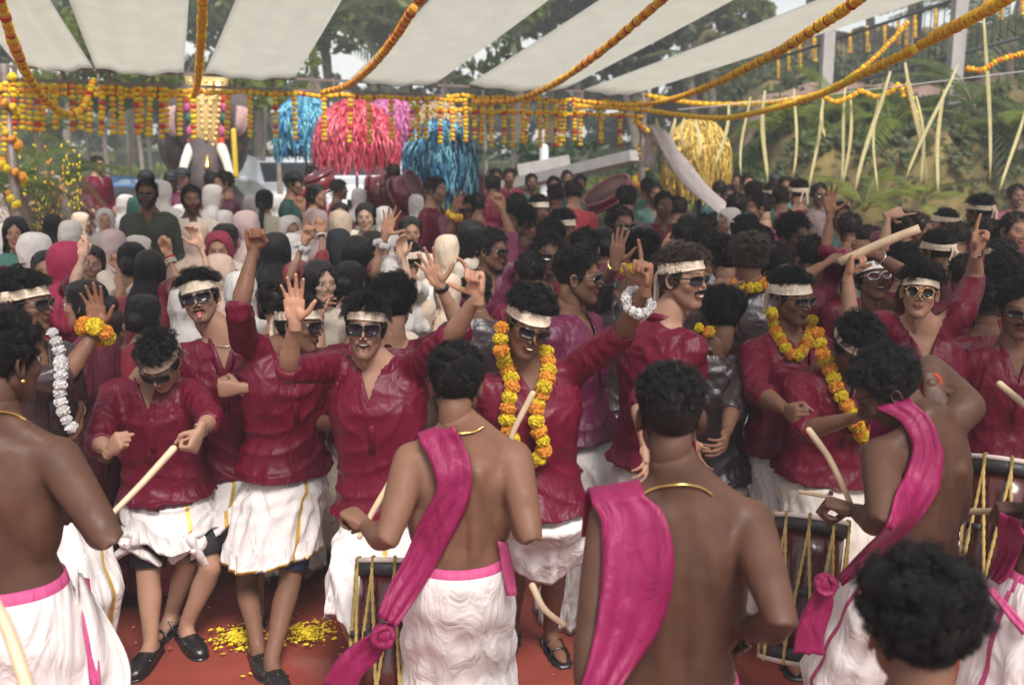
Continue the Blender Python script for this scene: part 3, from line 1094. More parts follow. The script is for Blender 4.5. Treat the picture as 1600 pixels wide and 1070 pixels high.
def spawn_parts(kit, loc, rz, scale, label, cat='person', group=None, name='person', swap=None, skip=()):
    objs = []
    root = None
    for i, (nm, data, mats, par, solid, lab) in enumerate(kit.parts):
        if nm in skip:
            objs.append(None)
            continue
        o = bpy.data.objects.new(name if i == 0 else nm, data)
        COL.objects.link(o)
        if i == 0:
            root = o
            o.location, o.rotation_euler, o.scale = loc, (0, 0, rz), (scale,) * 3
            tag(o, label, cat, group)
        else:
            o.parent = root if par is None else objs[par]
        if mats:
            for k, m in enumerate(mats):
                if swap and m in swap:
                    m = swap[m]
                o.material_slots[k].link = 'OBJECT'
                o.material_slots[k].material = m
        if solid:
            s = o.modifiers.new('thickness', 'SOLIDIFY')
            s.thickness = solid
            s.offset = 0
        if lab:
            o['label'] = lab
        objs.append(o)
    return root


def Rz(a):
    c, s = math.cos(a), math.sin(a)
    return np.array([(c, -s, 0), (s, c, 0), (0, 0, 1)])


def Rx(a):
    c, s = math.cos(a), math.sin(a)
    return np.array([(1, 0, 0), (0, c, -s), (0, s, c)])


def Ry(a):
    c, s = math.cos(a), math.sin(a)
    return np.array([(c, 0, s), (0, 1, 0), (-s, 0, c)])


def headR(yaw, pitch=0, roll=0):
    return Rz(math.radians(yaw)) @ Ry(math.radians(roll)) @ Rx(math.radians(pitch))


def basis(yaw):
    a = math.radians(yaw)
    return np.array((math.cos(a), math.sin(a), 0)), np.array((math.sin(a), -math.cos(a), 0))      # person's left, front


def torso_sections(J, off=0.0, wide=0.0, female=False, hem=None, slim=1.0):
    s, L, F = J['s'], J['L'], J['F']
    pel, sc, hc = J['pel'], J['sc'], J['hc']
    up = unit(sc - pel)
    nb = hc + J['hR'] @ np.array((0, 0.024, -0.082)) * s
    H = np.linalg.norm(sc - pel)
    P, rx, ry = [], [], []
    w = slim

    def sec(p, a, b):
        P.append(p)
        rx.append((a * w + off + wide) * s)
        ry.append((b * w + off + wide * 0.8) * s)
    if hem is None:
        sec(pel - up * 0.12 * s, 0.10, 0.09)
        sec(pel - up * 0.05 * s, 0.158, 0.115)
    else:
        sec(pel - up * hem * s, 0.192, 0.162)
        sec(pel - up * hem * 0.5 * s, 0.186, 0.152)
    sec(pel + up * 0.04 * s, 0.162, 0.108)
    sec(pel + up * 0.30 * H - F * 0.005 * s, 0.138, 0.090)
    sec(pel + up * 0.55 * H, 0.152, 0.104)
    sec(pel + up * 0.76 * H + F * 0.004 * s, 0.166 if not female else 0.15, 0.116)
    sec(pel + up * 0.90 * H - F * 0.004 * s, 0.168 if not female else 0.145, 0.098)
    sec(sc + up * 0.02 * s - F * 0.010 * s, 0.135 if not female else 0.12, 0.072)
    m = sc + up * 0.055 * s - F * 0.006 * s
    P.append(m)
    rx.append((0.082 + off) * s)
    ry.append((0.060 + off * 0.7) * s)
    if off == 0:
        P.append(nb * 0.8 + m * 0.2)
        rx.append((0.060 if not female else 0.051) * s)
        ry.append((0.061 if not female else 0.052) * s)
        P.append(nb)
        rx.append((0.057 if not female else 0.047) * s)
        ry.append((0.058 if not female else 0.048) * s)
    else:
        P.append(sc + up * 0.080 * s)
        rx.append((0.062 + off * 0.5) * s)
        ry.append((0.056 + off * 0.4) * s)
    return np.array(P), rx, ry


def body_geo(J, voxel, female=False, muscled=False):
    s, L, F = J['s'], J['L'], J['F']
    slim = J.get('slim', 1.0)
    g = Geo()
    P, rx, ry = torso_sections(J, female=female, slim=slim)
    g.add(*loft(P, rx, ry, L, 24, True, 0.9))
    pel = J['pel']
    q = 0.82 if female else 1.0
    q *= J.get('thick', 1.0)
    for k, sg in (('l', 1), ('r', -1)):
        sh, el, wr = J['sh'][k], J['el'][k], J['wr'][k]
        g.add(*tube([J['sc'] + L * sg * 0.05 * s, J['sc'] * 0.4 + sh * 0.6, sh], [0.056 * s, 0.060 * s, 0.060 * q * s], 14))
        pts = [sh, sh + (el - sh) * 0.3, sh + (el - sh) * 0.65, el, el + (wr - el) * 0.25, el + (wr - el) * 0.6, wr]
        g.add(*tube(pts, np.array([0.061, 0.056, 0.048, 0.0375, 0.043, 0.034, 0.0255]) * q * s, 14))
        hp = pel + L * sg * 0.082 * s - np.array((0, 0, 0.05 * s))
        kn, an = J['kn'][k], J['an'][k]
        pts = [hp, hp + (kn - hp) * 0.35, hp + (kn - hp) * 0.75, kn, kn + (an - kn) * 0.3 - F * 0.012 * s, kn + (an - kn) * 0.65, an]
        g.add(*tube(pts, np.array([0.090, 0.080, 0.062, 0.053, 0.055, 0.042, 0.036]) * s, 14))
        fd = J['fd'][k]
        g.add(*tube([an - fd * 0.045 * s + (0, 0, -0.045 * s), an + fd * 0.04 * s + (0, 0, -0.03 * s), an + fd * 0.13 * s + (0, 0, -0.052 * s), an + fd * 0.175 * s + (0, 0, -0.058 * s)],
                    np.array([0.034, 0.040, 0.034, 0.024]) * s, 12, flat=0.75, up=np.cross(fd, (0, 0, 1))))
        if not muscled:
            g.add(*ellipsoid(pel + L * sg * 0.07 * s - F * 0.045 * s - (0, 0, 0.04 * s), np.array((0.085, 0.075, 0.085)) * s))
        if muscled:
            up = unit(J['sc'] - pel)
            c = J['sc'] + L * sg * 0.085 * s - F * 0.062 * s - up * 0.115 * s
            g.add(*ellipsoid(c, np.array((0.060, 0.030, 0.085)) * s, np.array([L, F, up]).T))
            g.add(*tube([J['sc'] + up * 0.10 * s + L * sg * 0.025 * s - F * 0.015 * s, J['sc'] + up * 0.045 * s + L * sg * 0.08 * s - F * 0.012 * s, sh + up * 0.01 * s], np.array([0.034, 0.040, 0.038]) * s, 12))
            c = pel + up * 0.22 * s + L * sg * 0.042 * s - F * 0.072 * s
            g.add(*tube([c - up * 0.14 * s, c, c + up * 0.14 * s - F * 0.012 * s], np.array([0.030, 0.034, 0.030]) * s, 10))
            c = J['sc'] + L * sg * 0.125 * s - up * 0.19 * s - F * 0.01 * s
            g.add(*ellipsoid(c, np.array((0.045, 0.075, 0.13)) * s, np.array([L, F, up]).T))
    if female:
        for sg in (1, -1):
            g.add(*ellipsoid(J['sc'] - (0, 0, 0.17 * s) + L * sg * 0.07 * s + F * 0.075 * s, np.array((0.06, 0.055, 0.06)) * s))
    v, f, nn = remesh(g, voxel, 4 if muscled else 6, 0.5)
    if muscled:                                              # spine furrow and shoulder-blade edges
        U = unit(J['sc'] - pel)
        q3 = v - J['sc']
        x, d, z = q3 @ L / s, q3 @ F / s, q3 @ U / s
        back = np.clip((-d - 0.02) / 0.05, 0, 1) * (np.abs(x) < 0.16)
        gr = -0.010 * np.exp(-(x / 0.015) ** 2) * np.clip((z + 0.46) / 0.08, 0, 1) * np.clip((0.06 - z) / 0.05, 0, 1)
        ax_ = np.abs(x) - (0.060 + 0.14 * np.clip(-z - 0.05, 0, 0.2))
        bl = 0.007 * np.exp(-(ax_ / 0.014) ** 2) * np.exp(-((z + 0.13) / 0.085) ** 4) - 0.006 * np.exp(-((ax_ + 0.03) / 0.014) ** 2) * np.exp(-((z + 0.13) / 0.085) ** 4)
        v = v + nn * ((gr + bl) * back * s)[:, None]
    return v, f, nn


def add_hands(G, J, hi):
    for k in 'lr':
        pose = J['hand'][k]
        h = get_hand(pose, hi)
        wr, el = J['wr'][k], J['el'][k]
        Z = unit(J['hdir'].get(k) if J['hdir'].get(k) is not None else wr - el)
        n = np.asarray(J['palm'][k], float)
        n = n - (n @ Z) * Z
        if np.linalg.norm(n) < 1e-3:
            n = np.array((0, -1.0, 0.2))
            n = n - (n @ Z) * Z
        Y = -unit(n)
        X = np.cross(Y, Z)
        R = np.array([X, Y, Z]).T
        hs = J['s'] * 0.95
        if k == 'l':
            M = np.diag((-1.0, 1, 1))
            o = h.xf(R @ M, wr, hs)
            o.f = [q[::-1] for q in o.f]
        else:
            o = h.xf(R, wr, hs)
        G.join(o)


def shirt_geo(J, voxel, seed, sleeve=0.55, hem=0.13, loose=0.020, amp=0.012, vneck=True, female=False, slim=1.0):
    """kurta; sleeve: -1..0 part of the upper arm bare, 0..1 covers that much of the forearm"""
    s, L, F = J['s'], J['L'], J['F']
    g = Geo()
    P, rx, ry = torso_sections(J, 0.010, loose, female, hem, J.get('slim', 1.0) * slim)
    rx, ry = np.array(rx), np.array(ry)
    rx[-3:] -= loose * s * 0.5
    g.add(*loft(P, rx, ry, L, 28, True, 0.92))
    q = (0.85 if female else 1.0) * J.get('thick', 1.0)
    for k, sg in (('l', 1), ('r', -1)):
        sh, el, wr = J['sh'][k], J['el'][k], J['wr'][k]
        g.add(*tube([J['sc'] + L * sg * 0.05 * s, J['sc'] * 0.4 + sh * 0.6, sh], np.array([0.066, 0.070, 0.070]) * s, 14))
        pts = [sh, sh + (el - sh) * 0.4, sh + (el - sh) * 0.75]
        r = [0.073, 0.067, 0.062]
        if sleeve >= 0:
            pts += [el, el + (wr - el) * max(0.06, sleeve * 0.5), el + (wr - el) * max(0.12, sleeve)]
            r += [0.058, 0.056, 0.052]
        r = np.array(r) * (0.6 * q + 0.4) * s
        v, f = tube(pts, r, 16, rounded=False)
        g.add(v, f)
    v, f, nn = remesh(g, voxel, 3, 0.5)
    rel = (v - J['sc'])
    h = folds(rel, amp * 1.6 * s, 9 / s, seed, (1, 1, 0.42), 1.5) + folds(rel + 3.1, amp * 0.5 * s, 22 / s, seed + 1, (1, 1, 0.5), 1.5)
    U = unit(J['sc'] - J['pel'])
    for k, sg in (('l', 1), ('r', -1)):                     # creases fan out from the armpits and hang in bows below the chest
        p = J['sc'] + L * sg * 0.15 * s - U * 0.06 * s
        q = v - p
        X, Z = q @ L * sg, q @ U
        rr_ = np.sqrt(X ** 2 + Z ** 2)
        an = np.arctan2(Z, X)
        cr = (1 - np.abs(np.sin(an * 4.6 + 0.8 * np.sin(rr_ * 22 / s + seed) + seed))) ** 1.8
        h += amp * 1.1 * s * (cr - 0.3) * np.exp(-((rr_ - 0.13 * s) / (0.14 * s)) ** 2)
        p2 = J['sc'] + L * sg * 0.20 * s + U * 0.10 * s
        r2 = np.linalg.norm((v - p2) - ((v - p2) @ F)[:, None] * F, axis=1)
        bow = (1 - np.abs(np.sin(r2 * 34 / s + 1.3 * np.sin(an * 2 + seed) + seed * 2))) ** 2
        h += amp * 0.75 * s * (bow - 0.3) * np.clip((r2 / s - 0.22) / 0.12, 0, 1) * np.clip(X / (0.2 * s) * 0 + 1, 0, 1) * (0.5 + 0.5 * np.sin(seed + sg * 1.5))
    # sleeves bunch up in rings
    for k in 'lr':
        el, wr, sh = J['el'][k], J['wr'][k], J['sh'][k]
        a = unit(wr - el)
        for o, ax, w in ((el, a, 0.10), (sh * 0.4 + el * 0.6, unit(el - sh), 0.12)):
            dd = v - o
            m = np.exp(-(np.linalg.norm(dd, axis=1) / (w * s)) ** 2)
            h += m * 0.009 * s * np.sin(dd @ ax * 120 / s + 2.2 * np.sin(v @ np.array((25.0, 31.0, 17.0)) / s))
    hem_m = np.clip(1 - (v - J['pel']) @ unit(J['sc'] - J['pel']) / (0.5 * s), 0.35, 1.3)
    v = v + nn * (h * hem_m)[:, None]
    if vneck:
        x, d, z = rel @ L, rel @ F, rel @ unit(J['sc'] - J['pel'])
        zv = -0.115 * s
        cut = (d > 0.0) & (z > zv) & (np.abs(x) < (z - zv) * 0.30 + 0.002)
        if cut.any():
            f = [q for q in f if not all(cut[i] for i in q)]
    return Geo().add(v, f)


def collar_geo(J, vneck=True):
    s, L, F = J['s'], J['L'], J['F']
    U = unit(J['sc'] - J['pel'])
    pt = lambda x, d, z: J['sc'] + (L * x + F * d + U * z) * s
    half = [(0.002, 0.128, -0.125), (0.013, 0.126, -0.09), (0.028, 0.114, -0.045), (0.046, 0.084, 0.005), (0.065, 0.030, 0.048), (0.058, -0.035, 0.075), (0.0, -0.066, 0.085)]
    P = [pt(*h) for h in half] + [pt(-x, d, z) for x, d, z in half[-2::-1]]
    P = spline(P, 5)
    g = Geo()
    c = J['sc'] + U * 0.03 * s
    out = P - c
    out -= (out @ U)[:, None] * U
    out /= np.linalg.norm(out, axis=1)[:, None]
    hgt, th = 0.017 * s, 0.005 * s
    n = len(P)
    # band: rectangle section, tall along U and thin outwards
    T = np.gradient(P, axis=0)
    T /= np.linalg.norm(T, axis=1)[:, None]
    S = np.cross(T, out)
    S /= np.linalg.norm(S, axis=1)[:, None]
    V = np.stack([P + S * hgt + out * th, P + S * hgt - out * th, P - S * hgt - out * th, P - S * hgt + out * th], 1).reshape(-1, 3)
    g.add(V, ringfaces(n, 4))
    # placket with buttons below the V
    Q = np.array([pt(0.004, 0.131, -0.12), pt(0.004, 0.138, -0.19), pt(0.003, 0.136, -0.27)])
    g.add(*loft(Q, [0.015 * s] * 3, [0.006 * s] * 3, L, 8, True, 0.4))
    for z in (-0.14, -0.19, -0.24):
        g.add(*ellipsoid(pt(0.004, 0.146, z), (0.0045 * s,) * 3, None, 8, 6))
    return g


def mundu_geo(J, hem, seed, waist=0.05, flare=0.03, amp=0.012, gold='front', tuck=False, nz=34, n=128, cover=None):
    """wrapped cloth from the waist to the height hem above ground"""
    s, L, F = J['s'], J['L'], J['F']
    pel = J['pel']
    U = unit(J['sc'] - pel)
    top = pel + U * waist * s
    r = np.random.default_rng(seed)
    ph = r.uniform(0, 6.28, 8)
    am = (J['an']['l'] + J['an']['r']) / 2
    az = np.linspace(0, 2 * PI, n, endpoint=False)
    rows = []
    zt = top[2]
    for i in range(nz):
        t = i / (nz - 1)
        z = zt + (hem - zt) * t
        if z > pel[2] - 0.1:
            c = pel + (top - pel) * np.clip((z - pel[2]) / max(0.01, zt - pel[2]), -1, 1)
        else:
            u = (pel[2] - 0.1 - z) / max(0.3, pel[2] - 0.1 - am[2])
            c0 = pel - (top - pel)
            c = c0 + (am - c0) * u
        c = np.array((c[0], c[1], z))
        kl, kr = J['kn']['l'], J['kn']['r']
        al, ar = J['an']['l'], J['an']['r']
        if z > kl[2]:
            w = np.clip((pel[2] - z) / max(0.1, pel[2] - kl[2]), 0, 1)
            pl = (pel + L * 0.08 * s) * (1 - w) + kl * w
            pr = (pel - L * 0.08 * s) * (1 - w) + kr * w
        else:
            w = np.clip((kl[2] - z) / max(0.1, kl[2] - al[2]), 0, 1)
            pl, pr = kl * (1 - w) + al * w, kr * (1 - w) + ar * w
        ck = np.array((*((pl + pr) / 2)[:2], z))
        if cover is None:
            c = ck if z < pel[2] - 0.02 else c
        else:
            cs = pel + (top - pel) * (z - pel[2]) / (zt - pel[2])
            bl = np.clip((cover - 0.02 - z) / 0.09, 0, 1)
            c = cs * (1 - bl) + ck * bl
        ex = abs((pl - pr) @ L) / 2
        ed = abs((pl - pr) @ F) / 2
        hips = np.clip((zt - z) / (0.16 * s), 0, 1)
        rxx = max((0.160 + 0.030 * hips) * s * J.get('slim', 1), (ex + 0.085 * s) * hips) + flare * s * t
        ryy = max((0.124 + 0.044 * hips) * s, ed + 0.092 * s) + flare * s * t
        low = np.clip((zt - z - 0.06 * s) / (0.26 * s), 0.06, 1)
        if cover is not None:
            low = np.clip((cover - 0.01 - z) / (0.16 * s), 0.03, 1)
            hips = min(hips, np.clip((cover + 0.02 - z) / (0.10 * s), 0, 1) + 0.15)
            rxx = max((0.160 + 0.032 * hips) * s, (ex + 0.080 * s) * hips) + flare * s * t
        a2 = az + 0.5 * t * np.sin(ph[5])
        rad = 0.50 * (1 - np.abs(np.sin(a2 * 4 + ph[0] + 1.2 * np.sin(t * 4 + ph[3])))) + 0.30 * (1 - np.abs(np.sin(a2 * 7 + ph[1] - t * 5))) + 0.10 * np.sin(a2 * 19 + ph[2] + t * 3)
        front = np.exp(-((np.cos(az / 2 + PI / 4 + 0.1)) ** 2) * 0)                # even all round
        if cover is not None and z > cover - 0.01:
            rxx, ryy = rxx * 0.84, ryy * 0.84
        d = amp * 1.5 * s * low * (rad - 0.4)
        # horizontal drape lines across the seat
        d = d + 0.006 * s * np.sin(t * 38 + 1.6 * np.sin(az * 2 + ph[4]) + 0.8 * np.sin(az * 5)) * np.exp(-((t - 0.34) / 0.2) ** 2)
        if tuck:
            d = d + 0.016 * s * low * (1 - np.abs(np.sin(az * 2.5 + t * 3.2 + ph[2]))) * t + 0.03 * s * math.sin(t * PI) * (0.5 + 0.5 * np.sin(az * 3 + ph[1]))
        zz = z + (0.018 * s * np.sin(az * 2 + ph[6]) + (0.035 * s * np.sin(az * 3 + ph[7]) if tuck else 0)) * t
        V = c[None] + L[None] * ((rxx + d) * np.cos(az))[:, None] + F[None] * ((ryy + d) * np.sin(az))[:, None]
        V[:, 2] = zz + ((L * U[2] * 0)[2] if True else 0)
        if t < 0.15 and cover is None:                                              # the waist leans with the body
            k = (1 - t / 0.15)
            off = ((V - c) @ F)
            V[:, 2] += -k * off * (U @ F) * 0.8
        rows.append(V)
    # hem folded in
    last = rows[-1].copy()
    cc = last.mean(0)
    rows.append(cc + (last - cc) * 0.965 + (0, 0, 0.015 * s))
    rows.append(cc + (last - cc) * 0.93 + (0, 0, 0.08 * s))
    first = rows[0]
    cc = first.mean(0)
    rows.insert(0, cc + (first - cc) * 0.93 + (0, 0, 0.0))
    V = np.vstack(rows)
    nr = len(rows)
    F_ = ringfaces(nr, n, True, False, False)
    g = Geo().add(V, F_)
    for idx in range(len(F_)):
        i, j = divmod(idx, n)
        t = i / nr
        a = az[j]
        fr = (j - int(n * (0.20 + 0.05 * math.sin(seed))))
        if gold == 'front' and 0 <= fr < 2:
            g.m[idx] = 1
        if gold in ('front', 'hem') and i == nr - 4 and not tuck:
            g.m[idx] = 1
        if gold == 'pinkwaist' and i < 2:
            g.m[idx] = 1
        if gold == 'pinkwaist' and 0 <= (j - int(n * 0.02) - int(2 * math.sin(t * 7))) < 2:
            g.m[idx] = 1
    return g


def tuckfold_geo(J, seed, z0=0.0, z1=-0.28):
    """the lower half of a mundu doubled up and knotted in front"""
    s, L, F = J['s'], J['L'], J['F']
    pel = J['pel']
    r = np.random.default_rng(seed)
    g = Geo()
    for k in range(5):
        x0 = r.uniform(-0.10, 0.10)
        P = [pel + L * (x0 + 0.02) * s + F * 0.115 * s + (0, 0, (-0.13) * s),
             pel + L * (x0 * 1.4 + r.uniform(-0.05, 0.05)) * s + F * (0.165) * s + (0, 0, -0.16 * s),
             pel + L * (x0 * 1.8 + r.uniform(-0.08, 0.08)) * s + F * (0.195) * s + (0, 0, r.uniform(-0.2, -0.14) * s),
             pel + L * (x0 * 1.9 + r.uniform(-0.08, 0.08)) * s + F * (0.165) * s + (0, 0, r.uniform(-0.30, -0.22) * s)]
        rr = np.array([0.022, 0.045, 0.058, 0.030]) * s * r.uniform(0.8, 1.2)
        v, f = tube(spline(P, 6), np.interp(np.linspace(0, 1, 19), [0, 0.33, 0.66, 1], rr), 18, flat=0.45, up=L)
        v = v + F * (0.006 * s * np.sin((v @ L) * 110 / s + (v[:, 2]) * 18))[:, None]
        g.add(v, f)
    return g


def ribbon_geo(P, w, th, face, ripple=0.0):
    """flat strip through P, w wide, th thick; face = outward direction(s)"""
    P = np.asarray(P, float)
    n = len(P)
    w = np.broadcast_to(w, (n,))
    T = np.gradient(P, axis=0)
    T /= np.linalg.norm(T, axis=1)[:, None]
    face = np.broadcast_to(np.asarray(face, float), (n, 3))
    A = np.cross(T, face)
    A /= np.linalg.norm(A, axis=1)[:, None] + 1e-9
    B = np.cross(A, T)
    m = 7
    rows = []
    for i in range(n):
        xs = np.linspace(-0.5, 0.5, m)
        rp = ripple * np.sin(xs * 14 + i * 0.35)
        top = P[i] + A[i] * (xs * w[i])[:, None] + B[i] * (th / 2 + rp)[:, None]
        bot = (P[i] + A[i] * (xs * w[i])[:, None] + B[i] * (-th / 2 + rp)[:, None])[::-1]
        rows.append(np.vstack([top, bot]))
    return np.vstack(rows), ringfaces(n, 2 * m)


def shoe_geo(J, k, kind='loafer'):
    s = J['s']
    an, fd = J['an'][k], J['fd'][k]
    side = np.cross(fd, (0, 0, 1))
    z0 = an[2]
    g = Geo()
    low = an + (0, 0, -0.052 * s)
    if kind == 'loafer':
        P = [low - fd * 0.075 * s, low - fd * 0.06 * s, low + fd * 0.0 * s, low + fd * 0.08 * s, low + fd * 0.15 * s, low + fd * 0.195 * s, low + fd * 0.215 * s]
        v, f = loft(P, np.array([0.018, 0.034, 0.038, 0.045, 0.045, 0.034, 0.012]) * s, np.array([0.022, 0.034, 0.034, 0.042, 0.036, 0.026, 0.008]) * s, side, 18, True, 0.85)
        zb = an[2] - 0.078 * s
        v[:, 2] = np.maximum(v[:, 2], zb)
        g.add(v, f)
        v, f = loft(np.array(P) + (0, 0, -0.022 * s), np.array([0.020, 0.037, 0.040, 0.048, 0.048, 0.037, 0.014]) * s, np.array([0.008] * 7) * s, side, 14, True, 0.6)
        g.add(v, f)
        b = low + fd * 0.105 * s + (0, 0, 0.036 * s)
        g.add(*tube([b - side * 0.042 * s - (0, 0, 0.018 * s), b, b + side * 0.042 * s - (0, 0, 0.018 * s)], 0.007 * s, 8))
    else:
        P = [low - fd * 0.07 * s, low, low + fd * 0.08 * s, low + fd * 0.17 * s, low + fd * 0.21 * s]
        v, f = loft(np.array(P) + (0, 0, -0.022 * s), np.array([0.030, 0.040, 0.046, 0.046, 0.024]) * s, np.array([0.010] * 5) * s, side, 16, True, 0.6)
        g.add(v, f)
        for dx, hh in ((0.06, 0.036), (0.12, 0.026)):
            b = low + fd * dx * s
            g.add(*tube([b - side * 0.045 * s - (0, 0, 0.015 * s), b - side * 0.028 * s + (0, 0, hh * s), b + side * 0.028 * s + (0, 0, hh * s), b + side * 0.045 * s - (0, 0, 0.015 * s)], 0.009 * s, 8, flat=0.6))
        b = low + (0, 0, 0.03 * s)
        g.add(*tube([b + side * 0.04 * s - (0, 0, 0.03 * s), b - fd * 0.045 * s + (0, 0, 0.012 * s), b - side * 0.04 * s - (0, 0, 0.03 * s)], 0.008 * s, 8))
    return g


def finish_joints(J):
    """fill in what a pose leaves open"""
    s = J['s']
    L, F = J['L'], J['F']
    J.setdefault('hand', {})
    J.setdefault('palm', {})
    J.setdefault('hdir', {})
    J.setdefault('kn', {})
    J.setdefault('an', {})
    J.setdefault('fd', {})
    for k, sg in (('l', 1), ('r', -1)):
        if k not in J['sh']:
            J['sh'][k] = J['sc'] + L * sg * 0.168 * s * J.get('slim', 1.0) - unit(J['sc'] - J['pel']) * 0.025 * s
        if k not in J['el']:
            J['el'][k] = J['sh'][k] + unit(L * sg * 0.22 - F * 0.05 + np.array((0, 0, -1.0))) * 0.29 * s
        if k not in J['wr']:
            J['wr'][k] = J['el'][k] + unit(L * sg * 0.0 + F * 0.35 + np.array((0, 0, -0.9))) * 0.25 * s
        J['hand'].setdefault(k, 'relaxed')
        J['palm'].setdefault(k, -L * sg)
        if k not in J['an']:
            p = J['pel'] + L * sg * 0.115 * s
            J['an'][k] = np.array((p[0], p[1], 0.082 * s))
        if k not in J['fd']:
            J['fd'][k] = unit(F + L * sg * 0.25)
        if k not in J['kn']:
            hp = J['pel'] + L * sg * 0.082 * s - np.array((0, 0, 0.05 * s))
            an = J['an'][k]
            d = np.linalg.norm(hp - an)
            bend = math.sqrt(max(0.0, (0.84 * s) ** 2 - d * d)) / 2
            J['kn'][k] = hp * 0.5 + an * 0.5 + F * (0.02 * s + min(bend, 0.2 * s))
    return J


def build_kit(J, o, hi=True):
    """J joints in world space, o how the person looks; root of the kit is the ground point below the hips"""
    finish_joints(J)
    s = J['s']
    root = np.array((J['pel'][0], J['pel'][1], J.get('z0', 0.0)))
    kit = Kit()
    female = o.get('female', False)
    bare = o.get('bare', False)
    v, f, nn = body_geo(J, (0.011 if bare else (0.016 if hi else 0.024)) * s, female, bare)
    g = Geo().add(v, f)
    J['_body'] = (v, f)
    hg = get_head(o.get('mouth', 'closed'), o.get('beard', 'none'), female, hi, o.get('eyes', 'open'))
    g.join(hg.xf(J['hR'], J['hc'], s * J.get('hs', 1.0)))
    add_hands(g, J, hi)
    rel = lambda q: q.xf(np.eye(3), -root)
    kit.add('person', rel(g).mesh('person', [SKIN[o.get('skin', 'brown')], EYEW, EYEB, TEETH, TONGUE], tint=True), [SKIN[o.get('skin', 'brown')]])
    hs = s * J.get('hs', 1.0)

    def headpart(name, geo, m, parent=None, solid=0.0, lab=None):
        q = rel(geo.xf(J['hR'], J['hc'], hs))
        return kit.add(name, q.mesh(name, m if isinstance(m, list) else [m]), m if isinstance(m, list) else [m], parent, solid, lab)
    hair = o.get('hair')
    if hair:
        data = get_hair(hair, hi, o.get('band'), o.get('hseed', 0), o.get('brown', False))
        kit.add('hair', ('curves', data, J['hR'] * hs, J['hc'] - root), None)
    if o.get('longhair'):
        headpart('hair', longhair_geo(o['longhair'], o.get('hseed', 0)), HAIRG)
        kit.add('loose_strands', ('curves', long_strands(o['longhair'], hi), J['hR'] * hs, J['hc'] - root), None)
    if o.get('beard') in ('full', 'moustache'):
        kit.add('beard', ('curves', get_beard(o['beard'], hi), J['hR'] * hs, J['hc'] - root), None)
    if o.get('band') is not None:
        headpart('headband', headband_geo(o['band'], o.get('bandw', 0.040), 0.008, o.get('knot', True), o.get('seed', 1)), o.get('bandm', BAND))
    if o.get('shades'):
        fr, ls = shades_geo(o['shades'])
        i = headpart('sunglasses', fr, o.get('framem', BLACKP))
        for q in ls:
            headpart('lens', q, o.get('lensm', LENS), i)
    if o.get('hijab'):
        headpart('headscarf', hijab_geo(o.get('seed', 0), o.get('face', True)), SCARFS[o['hijab']], None, 0.004)
    top = o.get('top')
    if top is not None:
        sg = shirt_geo(J, (0.0105 if hi else 0.022) * s, o.get('seed', 0), o.get('sleeve', 0.45), o.get('hem', 0.05), o.get('loose', 0.022), o.get('amp', 0.013 if hi else 0.010), not female and o.get('vneck', True), female)
        i = kit.add(o.get('topname', 'kurta'), rel(sg).mesh('kurta', [top]), [top])
        if hi and not female and o.get('vneck', True):
            kit.add('collar', rel(collar_geo(J)).mesh('collar', [top]), [top], i)
    bot = o.get('bottom')
    if bot is not None:
        tr = o.get('trim', GOLDT)
        mg = mundu_geo(J, o.get('mhem', 0.12), o.get('seed', 0), o.get('mwaist', 0.05), o.get('flare', 0.0 if o.get('tuck') else 0.03), o.get('mamp', 0.022), o.get('gold', 'front'), o.get('tuck', False), 34 if hi else 14, 128 if hi else 48, None if bare or female else J['pel'][2] - o.get('hem', 0.05) * s)
        nm = o.get('botname', 'mundu')
        i = kit.add(nm, rel(mg).mesh(nm, [bot, tr]), [bot, tr])
        if o.get('tuckfold'):
            kit.add('knotted_fold', rel(tuckfold_geo(J, o.get('seed', 0))).mesh('knotted_fold', [bot]), [bot], i)
    if o.get('shorts'):
        hz = o.get('shortz', 0.5)
        g2 = Geo()
        for k, sg_ in (('l', 1), ('r', -1)):
            hp = J['pel'] + J['L'] * sg_ * 0.082 * s - np.array((0, 0, 0.05 * s))
            kn = J['kn'][k]
            g2.add(*tube([hp + (kn - hp) * 0.50, hp + (kn - hp) * 0.68, hp + (kn - hp) * 0.86], np.array([0.082, 0.080, 0.076]) * s, 20, rounded=False))
        kit.add('shorts', rel(g2).mesh('shorts', [o['shorts']]), [o['shorts']])
    if o.get('shoes'):
        for k in 'lr':
            kit.add('shoe' if o['shoes'] == 'loafer' else 'sandal', rel(shoe_geo(J, k, o['shoes'])).mesh('shoe', [LEATHER]), [LEATHER])
    return kit, root


# hair curves are shared between people: the part keeps its own place on the head
def spawn(kit, loc, rz, scale, label, cat='person', group=None, name='person', swap=None, skip=()):
    fixed = Kit()
    curves = []
    for i, p in enumerate(kit.parts):
        if isinstance(p[1], tuple):
            curves.append((i, p[1]))
            fixed.parts.append((p[0], p[1][1]) + p[2:])
        else:
            fixed.parts.append(p)
    before = set()
    root = spawn_parts(fixed, loc, rz, scale, label, cat, group, name, swap, skip)
    kids = [c for c in root.children]
    for i, (_, data, R, T) in curves:
        for c in kids:
            if c.data is data:
                M = Matrix.Identity(4)
                for a in range(3):
                    for b in range(3):
                        M[a][b] = R[a][b]
                    M[a][3] = T[a]
                c.matrix_local = M
    return root


def solve(S, px, py, Lg, sg):
    """joint at distance Lg from S that the photograph shows at px, py; sg -1 the nearer solution, +1 the farther"""
    u = unit(ray(px, py))
    b = u @ (S - CAMV)
    c = (S - CAMV) @ (S - CAMV) - Lg * Lg
    disc = b * b - c
    if disc <= 0:
        return S + unit(CAMV + u * b - S) * Lg
    return CAMV + u * (b + sg * math.sqrt(disc))


KEYINFO = []


